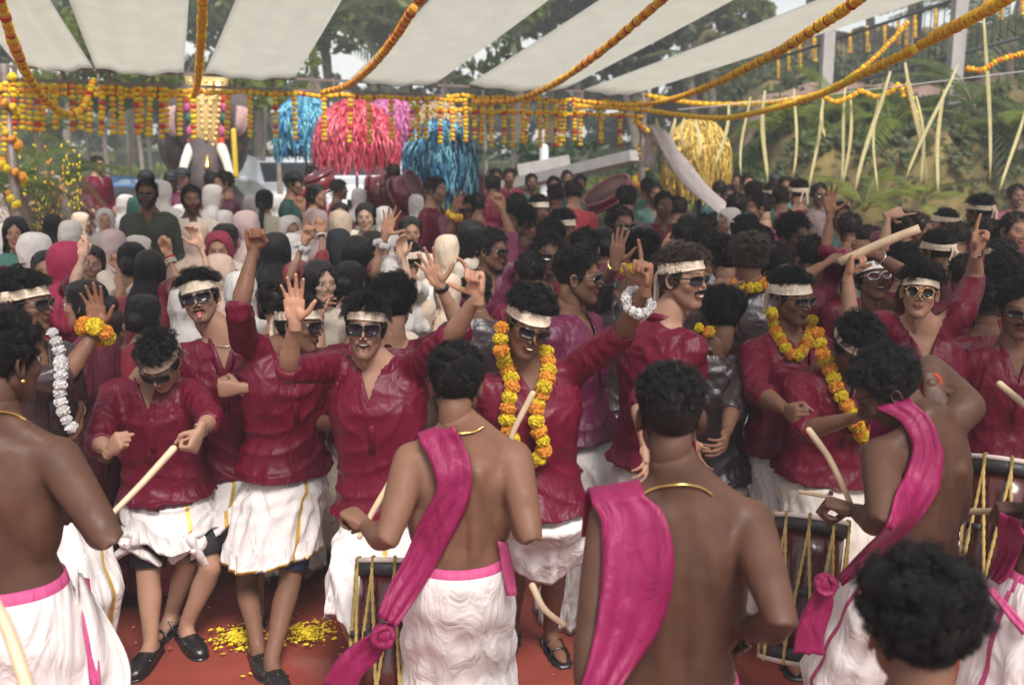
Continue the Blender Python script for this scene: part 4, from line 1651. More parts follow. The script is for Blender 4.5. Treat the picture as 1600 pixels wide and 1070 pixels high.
def key_person(label, head, D, s=1.0, yaw=0, hyaw=None, pitch=5, roll=0, sc=None, pel=None, arms=None, feet=None, knees=None, look=None, group=None, hi=True):
    """head (px,py) centre, D its distance; sc, pel (px,py,dY) shoulder line and hip centre"""
    look = dict(look or {})
    L, F = basis(yaw)
    hR = headR(yaw if hyaw is None else hyaw, pitch, roll)
    fv = random.Random(int(head[0] * 3 + head[1]))
    hR = hR @ np.diag((fv.uniform(0.92, 1.04), fv.uniform(0.96, 1.03), fv.uniform(0.95, 1.05)))
    hc = W(head[0], head[1], D)
    J = dict(s=s, L=L, F=F, hR=hR, hc=hc, sh={}, el={}, wr={}, hand={}, palm={}, hdir={}, an={}, kn={}, fd={})
    J['slim'] = look.get('slim', 1.0)
    J['thick'] = look.get('thick', 1.0)
    J['hs'] = look.get('hs', 1.0)
    J['sc'] = W(sc[0], sc[1], D + sc[2]) if sc else hc + hR @ np.array((0, 0.03, -0.12)) * s + np.array((0, 0, -0.085 * s))
    J['pel'] = W(pel[0], pel[1], D + pel[2]) if pel else J['sc'] + np.array((0, 0, -0.50 * s)) - F * 0.0
    rise = unit(J['sc'] - J['pel'])
    for k, sg in (('l', 1), ('r', -1)):
        a = (arms or {}).get(k)
        lift = 0.0
        if a and a.get('up'):
            lift = a['up'] * 0.06
        J['sh'][k] = J['sc'] + L * sg * 0.165 * s * J['slim'] + rise * (lift - 0.025) * s + F * (a.get('fwd', 0) if a else 0) * s
        if a:
            e = a['el']
            J['el'][k] = solve(J['sh'][k], e[0], e[1], a.get('l1', 0.29) * s, e[2])
            if 'wr' in a:
                w = a['wr']
                J['wr'][k] = solve(J['el'][k], w[0], w[1], a.get('l2', 0.25) * s, w[2])
            J['hand'][k] = a.get('pose', 'relaxed')
            if 'palm' in a:
                J['palm'][k] = np.array(a['palm'], float)
            if 'dir' in a:
                J['hdir'][k] = np.array(a['dir'], float)
    if feet:
        for k, ft in feet.items():
            J['an'][k] = ground(ft[0], ft[1], 0.085 * s)
            if len(ft) > 2:
                J['fd'][k] = unit((ft[2], ft[3], 0))
    for k, q in (knees or {}).items():
        J['kn'][k] = W(q[0], q[1], D + q[2])
    KEYINFO.append((label[:40], round(float(hc[2] + 0.12 * s), 2), round(float(J['pel'][2]), 2), round(float(D), 2)))
    kit, root = build_kit(J, look, hi)
    o = spawn(kit, Vector(root), 0, 1, label, 'person', group)
    J['root'] = root
    J['obj'] = o
    J['kit'] = kit
    return J
# ------------------------------------------------------------------ ground and carpet
EARTH = mat('earth', (0.17, 0.115, 0.075), 0.95, 0.3, 1.2, 0.5, 9)
CARPET = mat('red_carpet', (0.235, 0.038, 0.024), 0.7, 0.28, 2.2, 0.4, 220)


def carpet_nodes():
    nt = CARPET.node_tree
    N, L = nt.nodes, nt.links
    b = N['Principled BSDF']
    src = b.inputs['Base Color'].links[0].from_socket
    n = N.new('ShaderNodeTexNoise')
    n.inputs['Scale'].default_value = 1.4
    n.inputs['Detail'].default_value = 8
    tc = N.new('ShaderNodeTexCoord')
    L.new(tc.outputs['Object'], n.inputs['Vector'])
    r = N.new('ShaderNodeMapRange')
    r.inputs['From Min'].default_value = 0.58
    r.inputs['From Max'].default_value = 0.72
    L.new(n.outputs['Fac'], r.inputs['Value'])
    m = N.new('ShaderNodeMix')
    m.data_type = 'RGBA'
    m.inputs['B'].default_value = (0.30, 0.14, 0.13, 1)          # trodden petals and pink powder
    L.new(r.outputs[0], m.inputs['Factor'])
    L.new(src, m.inputs['A'])
    L.new(m.outputs['Result'], b.inputs['Base Color'])


carpet_nodes()


def grid_mesh(name, xs, ys, fz, material):
    nx, ny = len(xs), len(ys)
    X, Y = np.meshgrid(xs, ys)
    Z = fz(X, Y)
    V = np.stack([X.ravel(), Y.ravel(), Z.ravel()], 1)
    F = [(j * nx + i, j * nx + i + 1, (j + 1) * nx + i + 1, (j + 1) * nx + i) for j in range(ny - 1) for i in range(nx - 1)]
    me = bpy.data.meshes.new(name)
    me.from_pydata(V.tolist(), [], F)
    me.materials.append(material)
    me.polygons.foreach_set('use_smooth', [True] * len(F))
    return me


tag(link('ground', grid_mesh('ground', np.linspace(-200, 200, 21), np.linspace(-60, 400, 24), lambda x, y: x * 0, EARTH)), kind='structure')
for i in range(8):                                                 # carpet laid in overlapping widths
    y0, y1 = -1.5 + i * 2.0, 0.55 + i * 2.0
    f = lambda x, y, i=i, y0=y0, y1=y1: 0.006 + 0.004 * (i % 2) + 0.010 * np.clip((y - (y1 - 0.1)) / 0.1, 0, 1) * (1 + np.sin(x * 3.1 + i)) * 0.5 + 0.003 * np.sin(x * 2 + y * 1.7) ** 2
    m = link('carpet', grid_mesh('carpet', np.linspace(-7, 8, 61), np.linspace(y0, y1, 17), f, CARPET))
    tag(m, kind='structure')

LEAF = mat('leaf_green', (0.115, 0.15, 0.04), 0.5, 0.4, 3, trans=0.6, rand=0.35)
LEAF2 = mat('leaf_dull', (0.115, 0.14, 0.06), 0.5, 0.4, 3, trans=0.55, rand=0.35)
LEAFY = mat('leaf_yellow_green', (0.20, 0.24, 0.04), 0.5, 0.3, 3, trans=0.6, rand=0.3)
PALMY = mat('palm_dry_strip', (0.62, 0.55, 0.28), 0.6, 0.1, 20, trans=0.4)
BARK = mat('bark', (0.22, 0.175, 0.14), 0.95, 0.3, 10, 0.6, 30)
CONC = mat('concrete', (0.36, 0.33, 0.31), 0.9, 0.12, 5, 0.3, 40)
IRON = mat('iron_dark', (0.035, 0.038, 0.04), 0.6, 0.2, 20)
MOSS = mat('moss_bank', (0.13, 0.095, 0.030), 0.95, 0.5, 3.5, 0.9, 12)
DIRT = mat('bare_soil', (0.22, 0.14, 0.11), 0.95, 0.25, 3, 0.6, 14)
STEEL = mat('truss_steel', (0.20, 0.155, 0.135), 0.5, 0.2, 12, metal=0.3)
CANVAS = mat('canopy_cloth', (0.78, 0.77, 0.71), 0.85, 0.03, 4, 0.15, 14, trans=0.70)


def canopy_creases():
    nt = CANVAS.node_tree
    N, L = nt.nodes, nt.links
    b = N['Principled BSDF']
    tc = N.new('ShaderNodeTexCoord')
    w = N.new('ShaderNodeTexWave')
    w.inputs['Scale'].default_value = 5
    w.inputs['Distortion'].default_value = 2.5
    w.inputs['Detail'].default_value = 2
    mp = N.new('ShaderNodeMapping')
    mp.inputs['Rotation'].default_value = (0, 0, 0.33)
    mp.inputs['Scale'].default_value = (1, 0.03, 1)
    L.new(tc.outputs['Object'], mp.inputs['Vector'])
    L.new(mp.outputs[0], w.inputs['Vector'])
    bn = N.new('ShaderNodeBump')
    bn.inputs['Strength'].default_value = 0.25
    bn.inputs['Distance'].default_value = 0.02
    L.new(w.outputs['Fac'], bn.inputs['Height'])
    L.new(bn.outputs[0], b.inputs['Normal'])


canopy_creases()

# ------------------------------------------------------------------ the bank on the right and the rise behind


def bank_z(x, y):
    """height of the planted bank: a steep mossy face, a shelf, a path cut and the slope up to the fence"""
    e = x - (3.3 + 0.10 * (y - 15.5))                               # face turns away to the left
    f = np.clip((y - 15.2 + 0.25 * np.sin(x * 1.3)) / 0.9, 0, 1)
    s = np.clip(e / 1.2, 0, 1)
    z = s * f * (2.3 + 0.10 * np.sin(x * 2.1) + 0.03 * (x - 3))
    z = z + s * np.clip((y - 16.3) / 6.0, 0, 1) * 1.35
    z = z + s * np.clip((y - 24) / 12.0, 0, 1) * 2.5
    z = z + 0.10 * f * s * (np.sin(x * 5.3 + y * 3) + np.sin(x * 3.1 - y * 4.7))
    return z - 0.05


def rise_z(x, y):
    z = np.clip((y - 24) / 22, 0, 1) * (2.0 + 0.5 * np.sin(x * 0.3))
    return z - 0.02


tag(link('hill', grid_mesh('hill', np.linspace(2.8, 30, 110), np.linspace(14.6, 44, 110), bank_z, MOSS)), kind='structure')
tag(link('hill_behind', grid_mesh('hill_behind', np.linspace(-60, 60, 60), np.linspace(24, 110, 40), rise_z, mat('grass_soil', (0.10, 0.12, 0.035), 0.95, 0.4, 2, 0.6, 8))), kind='structure')
tag(link('path', grid_mesh('path', np.linspace(4.6, 26, 50), np.linspace(19.6, 21.0, 6), lambda x, y: bank_z(x, y) + 0.09, DIRT)), kind='structure')


# ------------------------------------------------------------------ plants
def leaf_cards(n, rad, size, seed, squash=0.75, clumps=16, elong=1.0):
    """leaf-sized faces in clumps spread through a crown"""
    r = np.random.default_rng(seed)
    c = r.normal(size=(clumps, 3))
    c /= np.linalg.norm(c, axis=1)[:, None]
    c *= (r.uniform(0.25, 1.0, clumps) ** 0.5)[:, None] * rad * 0.78
    c[:, 2] *= squash
    k = r.integers(0, clumps, n)
    cr = rad * r.uniform(0.22, 0.42, clumps)
    d = r.normal(size=(n, 3))
    d /= np.linalg.norm(d, axis=1)[:, None]
    P = c[k] + d * (cr[k] * r.uniform(0.4, 1, n) ** 0.4)[:, None] * (1, 1, 0.7)
    a = r.normal(size=(n, 3))
    a[:, 2] -= 0.4
    a /= np.linalg.norm(a, axis=1)[:, None]
    b = np.cross(a, r.normal(size=(n, 3)))
    b /= np.linalg.norm(b, axis=1)[:, None]
    s = size * r.uniform(0.6, 1.4, n)
    A, B = a * (s * elong)[:, None], b * (s * 0.45)[:, None]
    V = np.stack([P - A, P + B, P + A, P - B], 1).reshape(-1, 3)
    F = [(4 * i, 4 * i + 1, 4 * i + 2, 4 * i + 3) for i in range(n)]
    return V, F, c


def tree_variant(seed, n=3800, rad=2.2, size=0.15):
    V, F, c = leaf_cards(n, rad, size, seed, 0.9, 20)
    h = 5.0
    crown = Geo().add(V + (0, 0, h), F).mesh('crown', [LEAF], smooth=False)
    r = random.Random(seed)
    P = [(0, 0, 0), (r.uniform(-.15, .15), 0.05, 1.6), (r.uniform(-.3, .3), r.uniform(-.2, .2), 3.3), (r.uniform(-.3, .3), 0, 4.7)]
    P = spline(P, 5)
    trunk = Geo()
    trunk.add(*tube(P, np.linspace(0.15, 0.06, len(P)), 9))
    for q in c[:9]:
        a = P[r.randint(8, len(P) - 1)]
        trunk.add(*tube(spline([a, (a + q + (0, 0, h)) / 2 + (0, 0, 0.15), q + (0, 0, h)], 4), np.linspace(0.05, 0.015, 9), 6))
    return crown, trunk.mesh('trunk', [BARK])


def put_tree(var, x, y, z, sc, rz, leafm, label, group='trees behind the crowd'):
    o = link('tree', None, None, (x, y, z))
    o.rotation_euler = (0, 0, rz)
    o.scale = sc
    tag(o, label, 'tree', group)
    a = link('crown', var[0], o)
    a.material_slots[0].link = 'OBJECT'
    a.material_slots[0].material = leafm
    link('trunk', var[1], o)
    return o


TV = [tree_variant(s) for s in (1, 2, 3)]
TVF = [tree_variant(s, 2300, 2.6, 0.19) for s in (11, 12)]


def frond_geo(L=1.6, droop=0.5, n=22, wd=0.38, seed=0):
    r = np.random.default_rng(seed)
    t = np.linspace(0, 1, 14)
    P = np.stack([t * L * (1 - 0.15 * droop * t), 0.03 * np.sin(t * 3 + seed), L * (0.55 * t - (0.55 + droop) * t * t)], 1)
    g = Geo()
    g.add(*tube(P, np.linspace(0.018, 0.004, 14), 5))
    for i in range(n):
        u = 0.12 + 0.86 * i / (n - 1)
        p = np.array([np.interp(u, t, P[:, k]) for k in range(3)])
        q = np.array([np.interp(min(1, u + 0.04), t, P[:, k]) for k in range(3)])
        d = unit(q - p)
        w = wd * math.sin(PI * min(1, 0.18 + u * 0.82)) ** 0.7 * L / 1.6
        for s in (-1, 1):
            o = unit(d * 0.75 + np.array((0, s, 0)) * 0.9 + (0, 0, -0.28 - 0.2 * r.uniform()))
            e = p + o * w
            m = p + o * w * 0.5 + (0, 0, 0.02)
            b = d * 0.016
            g.add([p - b, p + b, m + b * 1.3, e, m - b * 1.3], [(0, 1, 2, 3, 4)])
    return g


FRONDS = [frond_geo(1.6, d, 22, 0.42, i) for i, d in enumerate((0.2, 0.5, 0.9))]
FRM = [g.mesh('frond', [LEAF], smooth=False) for g in FRONDS]


def palm(x, y, z, sc, label, trunk_h=0.0, nf=11, leafm=None, seed=0, group=None, cat='palm'):
    r = random.Random(seed)
    o = tag(link('palm_tree', None, None, (x, y, z)), label, cat, group)
    if trunk_h > 0.1:
        P = spline([(0, 0, 0), (0.1, 0, trunk_h * 0.5), (0.02, 0, trunk_h)], 5)
        link('trunk', Geo().add(*tube(P, np.linspace(0.13, 0.09, len(P)), 9)).mesh('trunk', [BARK]), o)
    for i in range(nf):
        f = link('frond', FRM[i % 3], o, (0, 0, trunk_h))
        f.rotation_euler = (0, -r.uniform(-0.2, 0.9), i * 2.4 + r.uniform(-.3, .3))
        f.scale = (sc * r.uniform(0.8, 1.15),) * 3
        f.material_slots[0].link = 'OBJECT'
        f.material_slots[0].material = leafm or LEAF
    return o


def scatter(name, pts, size, seed, m, n_per=26, rad=0.22, label=None):
    r = np.random.default_rng(seed)
    g = Geo()
    V0, F0, _ = leaf_cards(n_per, rad, size, seed, 0.6, 3, 1.2)
    for p in pts:
        a = r.uniform(0, 6.28)
        s = r.uniform(0.6, 1.5)
        g.add((V0 @ Rz(a).T) * s + p, F0)
    return tag(link(name, g.mesh(name, [m], smooth=False)), label, None, None, 'stuff')


r_ = np.random.default_rng(3)
xs = r_.uniform(3.4, 14, 900)
ys = r_.uniform(15.0, 16.4, 900)
scatter('undergrowth', np.stack([xs, ys, bank_z(xs, ys) + 0.03], 1), 0.055, 5, LEAF2, 22, 0.20)
xs = r_.uniform(3.4, 15, 700)
ys = r_.uniform(16.2, 19.6, 700)
scatter('undergrowth', np.stack([xs, ys, bank_z(xs, ys) + 0.06], 1), 0.085, 6, LEAF, 26, 0.26)
xs = r_.uniform(4.5, 20, 600)
ys = r_.uniform(21.2, 30, 600)
scatter('undergrowth', np.stack([xs, ys, bank_z(xs, ys) + 0.2], 1), 0.12, 7, LEAF2, 30, 0.5)
xs = r_.uniform(-24, 6, 900)
ys = r_.uniform(20, 34, 900)
scatter('undergrowth', np.stack([xs, ys, rise_z(xs, ys) * (ys > 24) + 0.25 + r_.uniform(0, 0.9, 900)], 1), 0.13, 8, LEAFY, 26, 0.5)
xs = r_.uniform(-45, 45, 1500)
ys = r_.uniform(40, 66, 1500)
scatter('undergrowth', np.stack([xs, ys, rise_z(xs, ys) + r_.uniform(0.2, 4.2, 1500)], 1), 0.28, 9, LEAF2, 30, 1.1)

LM = [LEAF, LEAF2, LEAFY]
kinds = ['broad dull green tree', 'pale feathery tree', 'yellow-green sunlit tree']
# (px of the trunk, distance, scale, leaf kind, variant, label)
TREES = [
    (-40, 26, 1.05, 1, 0, 'dark leafy tree at the left edge above the canopy rail'),
    (120, 34, 1.1, 2, 1, 'green tree showing in the gap between the first two canopy cloths'),
    (300, 33, 1.35, 2, 2, 'tall tree behind the elephant figure and the hanging garland'),
    (410, 38, 1.2, 2, 0, 'tree crown in the gap left of the third canopy cloth'),
    (500, 31, 1.35, 2, 1, 'thick dusty tree in the wide gap above the red tinsel'),
    (590, 29, 1.25, 2, 2, 'bright round-headed tree above the canopy rail'),
    (700, 33, 1.3, 0, 0, 'tree half hidden by the fourth canopy cloth'),
    (800, 32, 1.45, 2, 1, 'olive tree in the gap right of the fourth canopy cloth'),
    (900, 34, 1.3, 0, 2, 'tree behind the fifth canopy cloth'),
    (985, 28, 1.15, 1, 0, 'tree over the right end of the roof rail'),
    (1075, 31, 1.3, 2, 1, 'pale tree at the tip of the last canopy cloth'),
    (1160, 38, 1.7, 0, 2, 'tall tree right of the last canopy cloth'),
    (1250, 36, 1.5, 2, 0, 'slim bright tree behind the fence garlands'),
    (1345, 33, 1.2, 1, 1, 'tree behind the iron fence near the first pillar'),
    (1400, 30, 1.25, 0, 2, 'dense tree between the two concrete pillars'),
    (1560, 29, 1.2, 1, 0, 'dark tree at the top right corner behind the pillar'),
    (1480, 40, 1.7, 0, 1, 'farthest tree above the fence'),
    (20, 36, 1.3, 2, 1, 'yellowish tree low on the far left'),
    (220, 38, 1.4, 1, 0, 'far tree between elephant and left palms'),
    (640, 42, 1.6, 1, 1, 'far tree behind the pink tinsel'),
    (860, 46, 1.7, 0, 0, 'farthest crown right of the blue tinsel'),
    (1010, 44, 1.6, 1, 2, 'distant tree behind the marigold post'),
]
for i, (px, D, sc, lk, vr, lab) in enumerate(TREES):
    x = (px - 800) / FPX * D
    z = float(bank_z(np.array(x), np.array(float(D)))) if x > 4.4 and D < 44 else float(rise_z(np.array(x), np.array(float(D))))
    if x > 4.4:
        z -= 1.6
    put_tree((TV if D < 36 else TVF)[vr % (3 if D < 36 else 2)], x, D, z, (sc, sc, sc * 1.02), i * 1.7, LM[lk], lab)
# the thin young trunks in the grove on the left
tv = []
for s in range(2):
    V, F, c = leaf_cards(420, 1.1, 0.13, 40 + s, 1.4, 9)
    P = spline([(0, 0, 0), (0.12 * (s - .5), 0, 1.5), (-0.1, 0.05, 3.4)], 5)
    tr = Geo().add(*tube(P, np.linspace(0.07, 0.03, len(P)), 7))
    tv.append((Geo().add(V + (-0.1, 0, 3.7), F).mesh('crown', [LEAF], smooth=False), tr.mesh('trunk', [BARK])))
for i, (px, D, lab) in enumerate([(155, 20, 'thin tree just left of the maroon man on the bank'), (178, 18.5, 'slim trunk left of the elephant ear'), (206, 22, 'slim leaning trunk between two sapling trunks'),
                                  (228, 19, 'slim trunk close to the elephant ear'), (246, 21, 'sapling touching the elephant ear'), (420, 21, 'sapling right of the elephant ear'), (445, 19, 'sapling left of the pale blue tinsel'), (760, 23, 'sapling right of the dark blue tinsel')]):
    o = put_tree(tv[i % 2], (px - 800) / FPX * D, D, 0, (1, 1, 1.05), i * 2.0, LM[(i + 2) % 3], lab, 'thin young trees behind the crowd')
# clipped hedge mass in the middle distance
hx = []
for i in range(130):
    x = r_.uniform(-0.8, 4.4)
    hx.append((x, r_.uniform(20.6, 21.6), r_.uniform(0.5, 2.45)))
scatter('hedge', np.array(hx), 0.07, 17, mat('leaf_hedge', (0.035, 0.075, 0.022), 0.5, 0.4, 3, trans=0.3), 60, 0.36)
# palms and big fronds on the bank and at the left edge
for i, (px, py, D, sc, th, nf, lm, lab) in enumerate([
    (1300, 175, 18, 0.9, 0.2, 9, LEAFY, 'young palm with yellow fronds on the bank left of the cream strips'),
    (1395, 205, 17, 0.9, 0.0, 9, LEAFY, 'low palm arching over the mossy face'),
    (1520, 170, 17, 1.0, 0.3, 11, LEAF, 'dense palm clump on the bank near the right edge'),
    (1585, 215, 16.3, 0.8, 0.2, 9, LEAFY, 'bright palm at the right edge above the moss'),
    (1225, 200, 17.5, 0.8, 0.1, 8, LEAFY, 'small palm beside the yellow tinsel'),
    (1350, 330, 14.6, 0.75, 0.0, 6, LEAFY, 'broad yellow-green fronds at the foot of the mossy face'),
    (1440, 320, 14.6, 0.6, 0.0, 6, LEAFY, 'few fronds at the foot of the bank behind the pointing hand'),
    (1575, 60, 21, 1.6, 2.6, 12, LEAF2, 'tall coconut palm at the top right corner'),
    (1110, 110, 24, 1.2, 3.0, 11, LEAF2, 'coconut palm behind the tip of the canopy'),
    (15, 300, 10.5, 0.55, 0.6, 12, LEAF, 'potted palm at the left edge behind the scarved women'),
    (88, 285, 12.5, 0.55, 0.6, 12, LEAF, 'potted palm between the two maroon women on the left'),
    (60, 215, 16, 0.8, 1.6, 12, LEAF, 'taller palm under the first hanging garlands'),
    (485, 60, 22, 1.5, 3.4, 11, LEAF2, 'coconut palm in the gap between the third and fourth cloths')]):
    p = W(px, py, D)
    palm(p[0], p[1], p[2] - th, sc, lab, th, nf, lm, 30 + i, None, 'palm')
# sprays of orange and yellow flowers among the palms on the left
for i, (px, py, D, m, lab) in enumerate([(74, 262, 12, MO, 'spray of orange flowers left of the maroon man on the bank'), (118, 250, 12, MY, 'spray of yellow flowers behind the scarved woman'), (35, 262, 11.5, MY, 'small yellow flower spray at the far left')]):
    c = W(px, py, D)
    o = tag(link('flower_spray', None, None, (c[0], c[1], 0.4)), lab, 'flowers')
    g, g2 = Geo(), Geo()
    r = random.Random(i)
    for k in range(6):
        tip = np.array((r.uniform(-.22, .22), r.uniform(-.1, .1), c[2] - 0.4 + r.uniform(-.25, .3)))
        P = spline([(0, 0, 0), tip * 0.6 + (0, 0, 0.1), tip], 4)
        g2.add(*tube(P, 0.006, 4))
        for q in P[4:]:
            for _ in range(2):
                g.add(*ellipsoid(q + np.array([r.uniform(-.03, .03) for _ in range(3)]), (0.012, 0.012, 0.02), None, 5, 3))
    link('blossom', g.mesh('blossom', [m]), o)
    link('stem', g2.mesh('stem', [LEAF]), o)

# ------------------------------------------------------------------ pillars, fence, ramp on the bank
def simple(name, g, m, label, cat, group=None, smooth=True):
    c = np.vstack(g.v).mean(0)
    c[2] = np.vstack(g.v)[:, 2].min()
    o = link(name, g.xf(np.eye(3), -c).mesh(name, m if isinstance(m, list) else [m], smooth), None, Vector(c))
    return tag(o, label, cat, group)


for i, (px, py0, py1, D, wd, lab) in enumerate([(1288, 45, 165, 19, 0.20, 'grey concrete pillar on the bank nearer the canopy'), (1490, -60, 130, 18, 0.22, 'grey concrete pillar on the bank under the top right garland'),
                                               (1430, -40, 110, 22, 0.10, 'thin dark post between the concrete pillars')]):
    a, b = W(px, py1, D), W(px, py0, D)
    a[2] -= 0.5
    b[0] = a[0]
    g = Geo().add(*bar(a, b, wd, wd))
    g.add(*box(b + (0, 0, 0.04), (wd * 1.35, wd * 1.35, 0.08)))
    simple('pillar', g, CONC if i < 2 else IRON, lab, 'pillar', None, False)
fo = tag(link('fence', None), 'dark iron fence climbing along the top of the bank', 'fence')
A, B = W(1175, 105, 23), W(1600, -35, 17)
for (dz, nm) in ((0.0, 'rail'), (-0.95, 'rail')):
    link(nm, Geo().add(*bar(A + (0, 0, dz), B + (0, 0, dz), 0.05, 0.05)).mesh('rail', [IRON]), fo)
pm = Geo().add(*box((0, 0, -0.48), (0.014, 0.014, 1.0))).mesh('picket', [IRON])
for i in range(46):
    p = A + (B - A) * (i + 0.5) / 46
    link('picket', pm, fo, Vector(p))
simple('rail', Geo().add(*bar(W(790, 292, 17.5), W(1000, 243, 15.5), 0.5, 0.16)), CONC, 'pale concrete ramp wall sloping up towards the marigold post', 'wall', None, False)
simple('rail', Geo().add(*bar(W(810, 270, 19), W(890, 255, 19), 0.5, 0.3)), CONC, 'short grey wall behind the ramp wall', 'wall', None, False)
simple('post', Geo().add(*tube([ground(850, 330) * 0 + W(850, 330, 19) * (1, 1, 0) + (0, 0, 0), W(850, 232, 19)], 0.085, 14)), mat('white_paint', (0.6, 0.58, 0.58)), 'white post in front of the hedge', 'post')
bank = grid_mesh('bank', np.linspace(-9, -5.2, 12), np.linspace(10.2, 15, 12), lambda x, y: 0.42 * np.clip((y - 10.2) / 0.8, 0, 1) * np.clip((-5.2 - x) / 0.6, 0, 1), EARTH)
tag(link('bank', bank), kind='structure')

# ------------------------------------------------------------------ roof rail, posts, canopy cloths
TA, TB = W(-260, 92, 8.6), W(1010, 148, 13.6)
tr = tag(link('roof_truss', None), 'long brown steel lattice rail carrying the garlands and cloths', 'truss')
lo = np.array((0, 0, -0.115))
for off in ((0, 0, 0), lo):
    link('rail', Geo().add(*bar(TA + off, TB + off, 0.04, 0.028)).mesh('rail', [STEEL], False), tr)
sm = Geo().add(*box((0, 0, -0.0575), (0.032, 0.03, 0.10))).mesh('strut', [STEEL], False)
TL = TB - TA
for i in range(22):
    link('strut', sm, tr, Vector(TA + TL * (i + 0.35) / 22))


def truss_at(px):
    """point of the rail that the photograph shows at px"""
    lo_, hi_ = 0.0, 1.0
    for _ in range(30):
        m = (lo_ + hi_) / 2
        p = TA + TL * m
        if 800 + FPX * p[0] / (p[1] * _cp - (p[2] - CAM_Z) * _sp) < px:
            lo_ = m
        else:
            hi_ = m
    return TA + TL * lo_


for px, lab in ((1006, 'steel post at the right end of the roof rail wound with marigolds'), (6, 'steel post at the left edge wound with marigolds')):
    p = truss_at(px)
    simple('post', Geo().add(*tube([(p[0], p[1], 0), p + (0, 0, 0.02)], 0.045, 12, rounded=False)), STEEL, lab, 'post')


def cloth_edge(xt, xn, yn=0.0, slope=0.14):
    A = truss_at(xt) + (0, 0, 0.02)
    d = ray(xn, yn)
    k = d[2] / d[1]
    Y = (A[2] - CAM_Z + slope * A[1]) / (k + slope)
    return A, W(xn, yn, Y)


CL = [(-150, 0, -330, -135, 'narrow cream cloth strip at the far left'), (28, 147, -40, 88, 'first cream cloth strip, folded, behind the left hanging garland'), (150, 287, 114, 293, 'cream cloth strip left of the straight garland'),
      (320, 462, 360, 525, 'cream cloth strip right of the straight garland'), (548, 683, 657, 842, 'broad pale cloth strip in the middle of the roof'),
      (733, 884, 915, 1125, 'pale cloth strip crossed by the steep garland'), (912, 1000, 1238, 1405, 'last cloth strip reaching to the top right')]
for i, (x0, x1, n0, n1, lab) in enumerate(CL):
    A0, B0 = cloth_edge(x0, n0)
    A1, B1 = cloth_edge(x1, n1)
    if i == 5:
        A1, B1 = cloth_edge(884, 1125)
    m, n = 14, 26
    g = Geo()
    V = []
    k = min(3.4, (A0[1] - 1.3) / max(0.1, A0[1] - B0[1]))
    k = 1.0 * k
    for j in range(n):
        t = j / (n - 1)
        E0, E1 = A0 + (B0 - A0) * t * k, A1 + (B1 - A1) * t * k
        for q in range(m):
            u = q / (m - 1)
            p = E0 * (1 - u) + E1 * u
            sagv = 0.10 * math.sin(PI * min(1, t * 1.0)) + 0.05 * math.sin(PI * u)
            ruf = 0.012 * math.sin(u * 19 + i) + 0.008 * math.sin(u * 41 + t * 3)
            V.append(p - np.array((0, 0, sagv + ruf)))
    F = [(j * m + q, j * m + q + 1, (j + 1) * m + q + 1, (j + 1) * m + q) for j in range(n - 1) for q in range(m - 1)]
    o = simple('canopy_cloth', Geo().add(np.array(V), F), CANVAS, lab, 'canopy cloth', 'cloth strips stretched over the ground')
    s = o.modifiers.new('thickness', 'SOLIDIFY')
    s.thickness = 0.003


# ------------------------------------------------------------------ marigold garlands
def flower_mesh(m, seed, nu=10, nv=7, flat=0.72, ruf=0.16, petals=0):
    v, f = ellipsoid((0, 0, 0), (0.5, 0.5, 0.5 * flat), None, nu, nv)
    r = np.random.default_rng(seed)
    v = v * (1 + ruf * (r.random(len(v))[:, None] - 0.5) * 2)
    g = Geo()
    if petals:
        v = v * 0.86
        for _ in range(petals):
            d = unit(r.normal(size=3))
            p = d * (0.42, 0.42, 0.42 * flat)
            t = unit(np.cross(d, r.normal(size=3)))
            b = np.cross(d, t)
            o = unit(d + b * 0.5)
            g.add([p - t * 0.09, p + t * 0.09, p + t * 0.07 + o * 0.13, p - t * 0.07 + o * 0.13 + b * 0.03], [(0, 1, 2, 3)])
    return g.add(v, f).mesh('flower', [m], smooth=False)


FL = {'y': flower_mesh(MY, 1), 'o': flower_mesh(MO, 2), 'r': flower_mesh(MR, 3), 'w': flower_mesh(MWH, 4)}
FLB = {'y': flower_mesh(MY, 5, 14, 9, 0.85, 0.1, 190), 'o': flower_mesh(MO, 6, 14, 9, 0.85, 0.1, 190), 'w': flower_mesh(MWH, 7, 12, 8, 0.8, 0.15, 90)}
FM = {'y': MY, 'o': MO, 'r': MR, 'w': MWH}


def align(d):
    return Vector(d).to_track_quat('Z', 'Y').to_matrix()


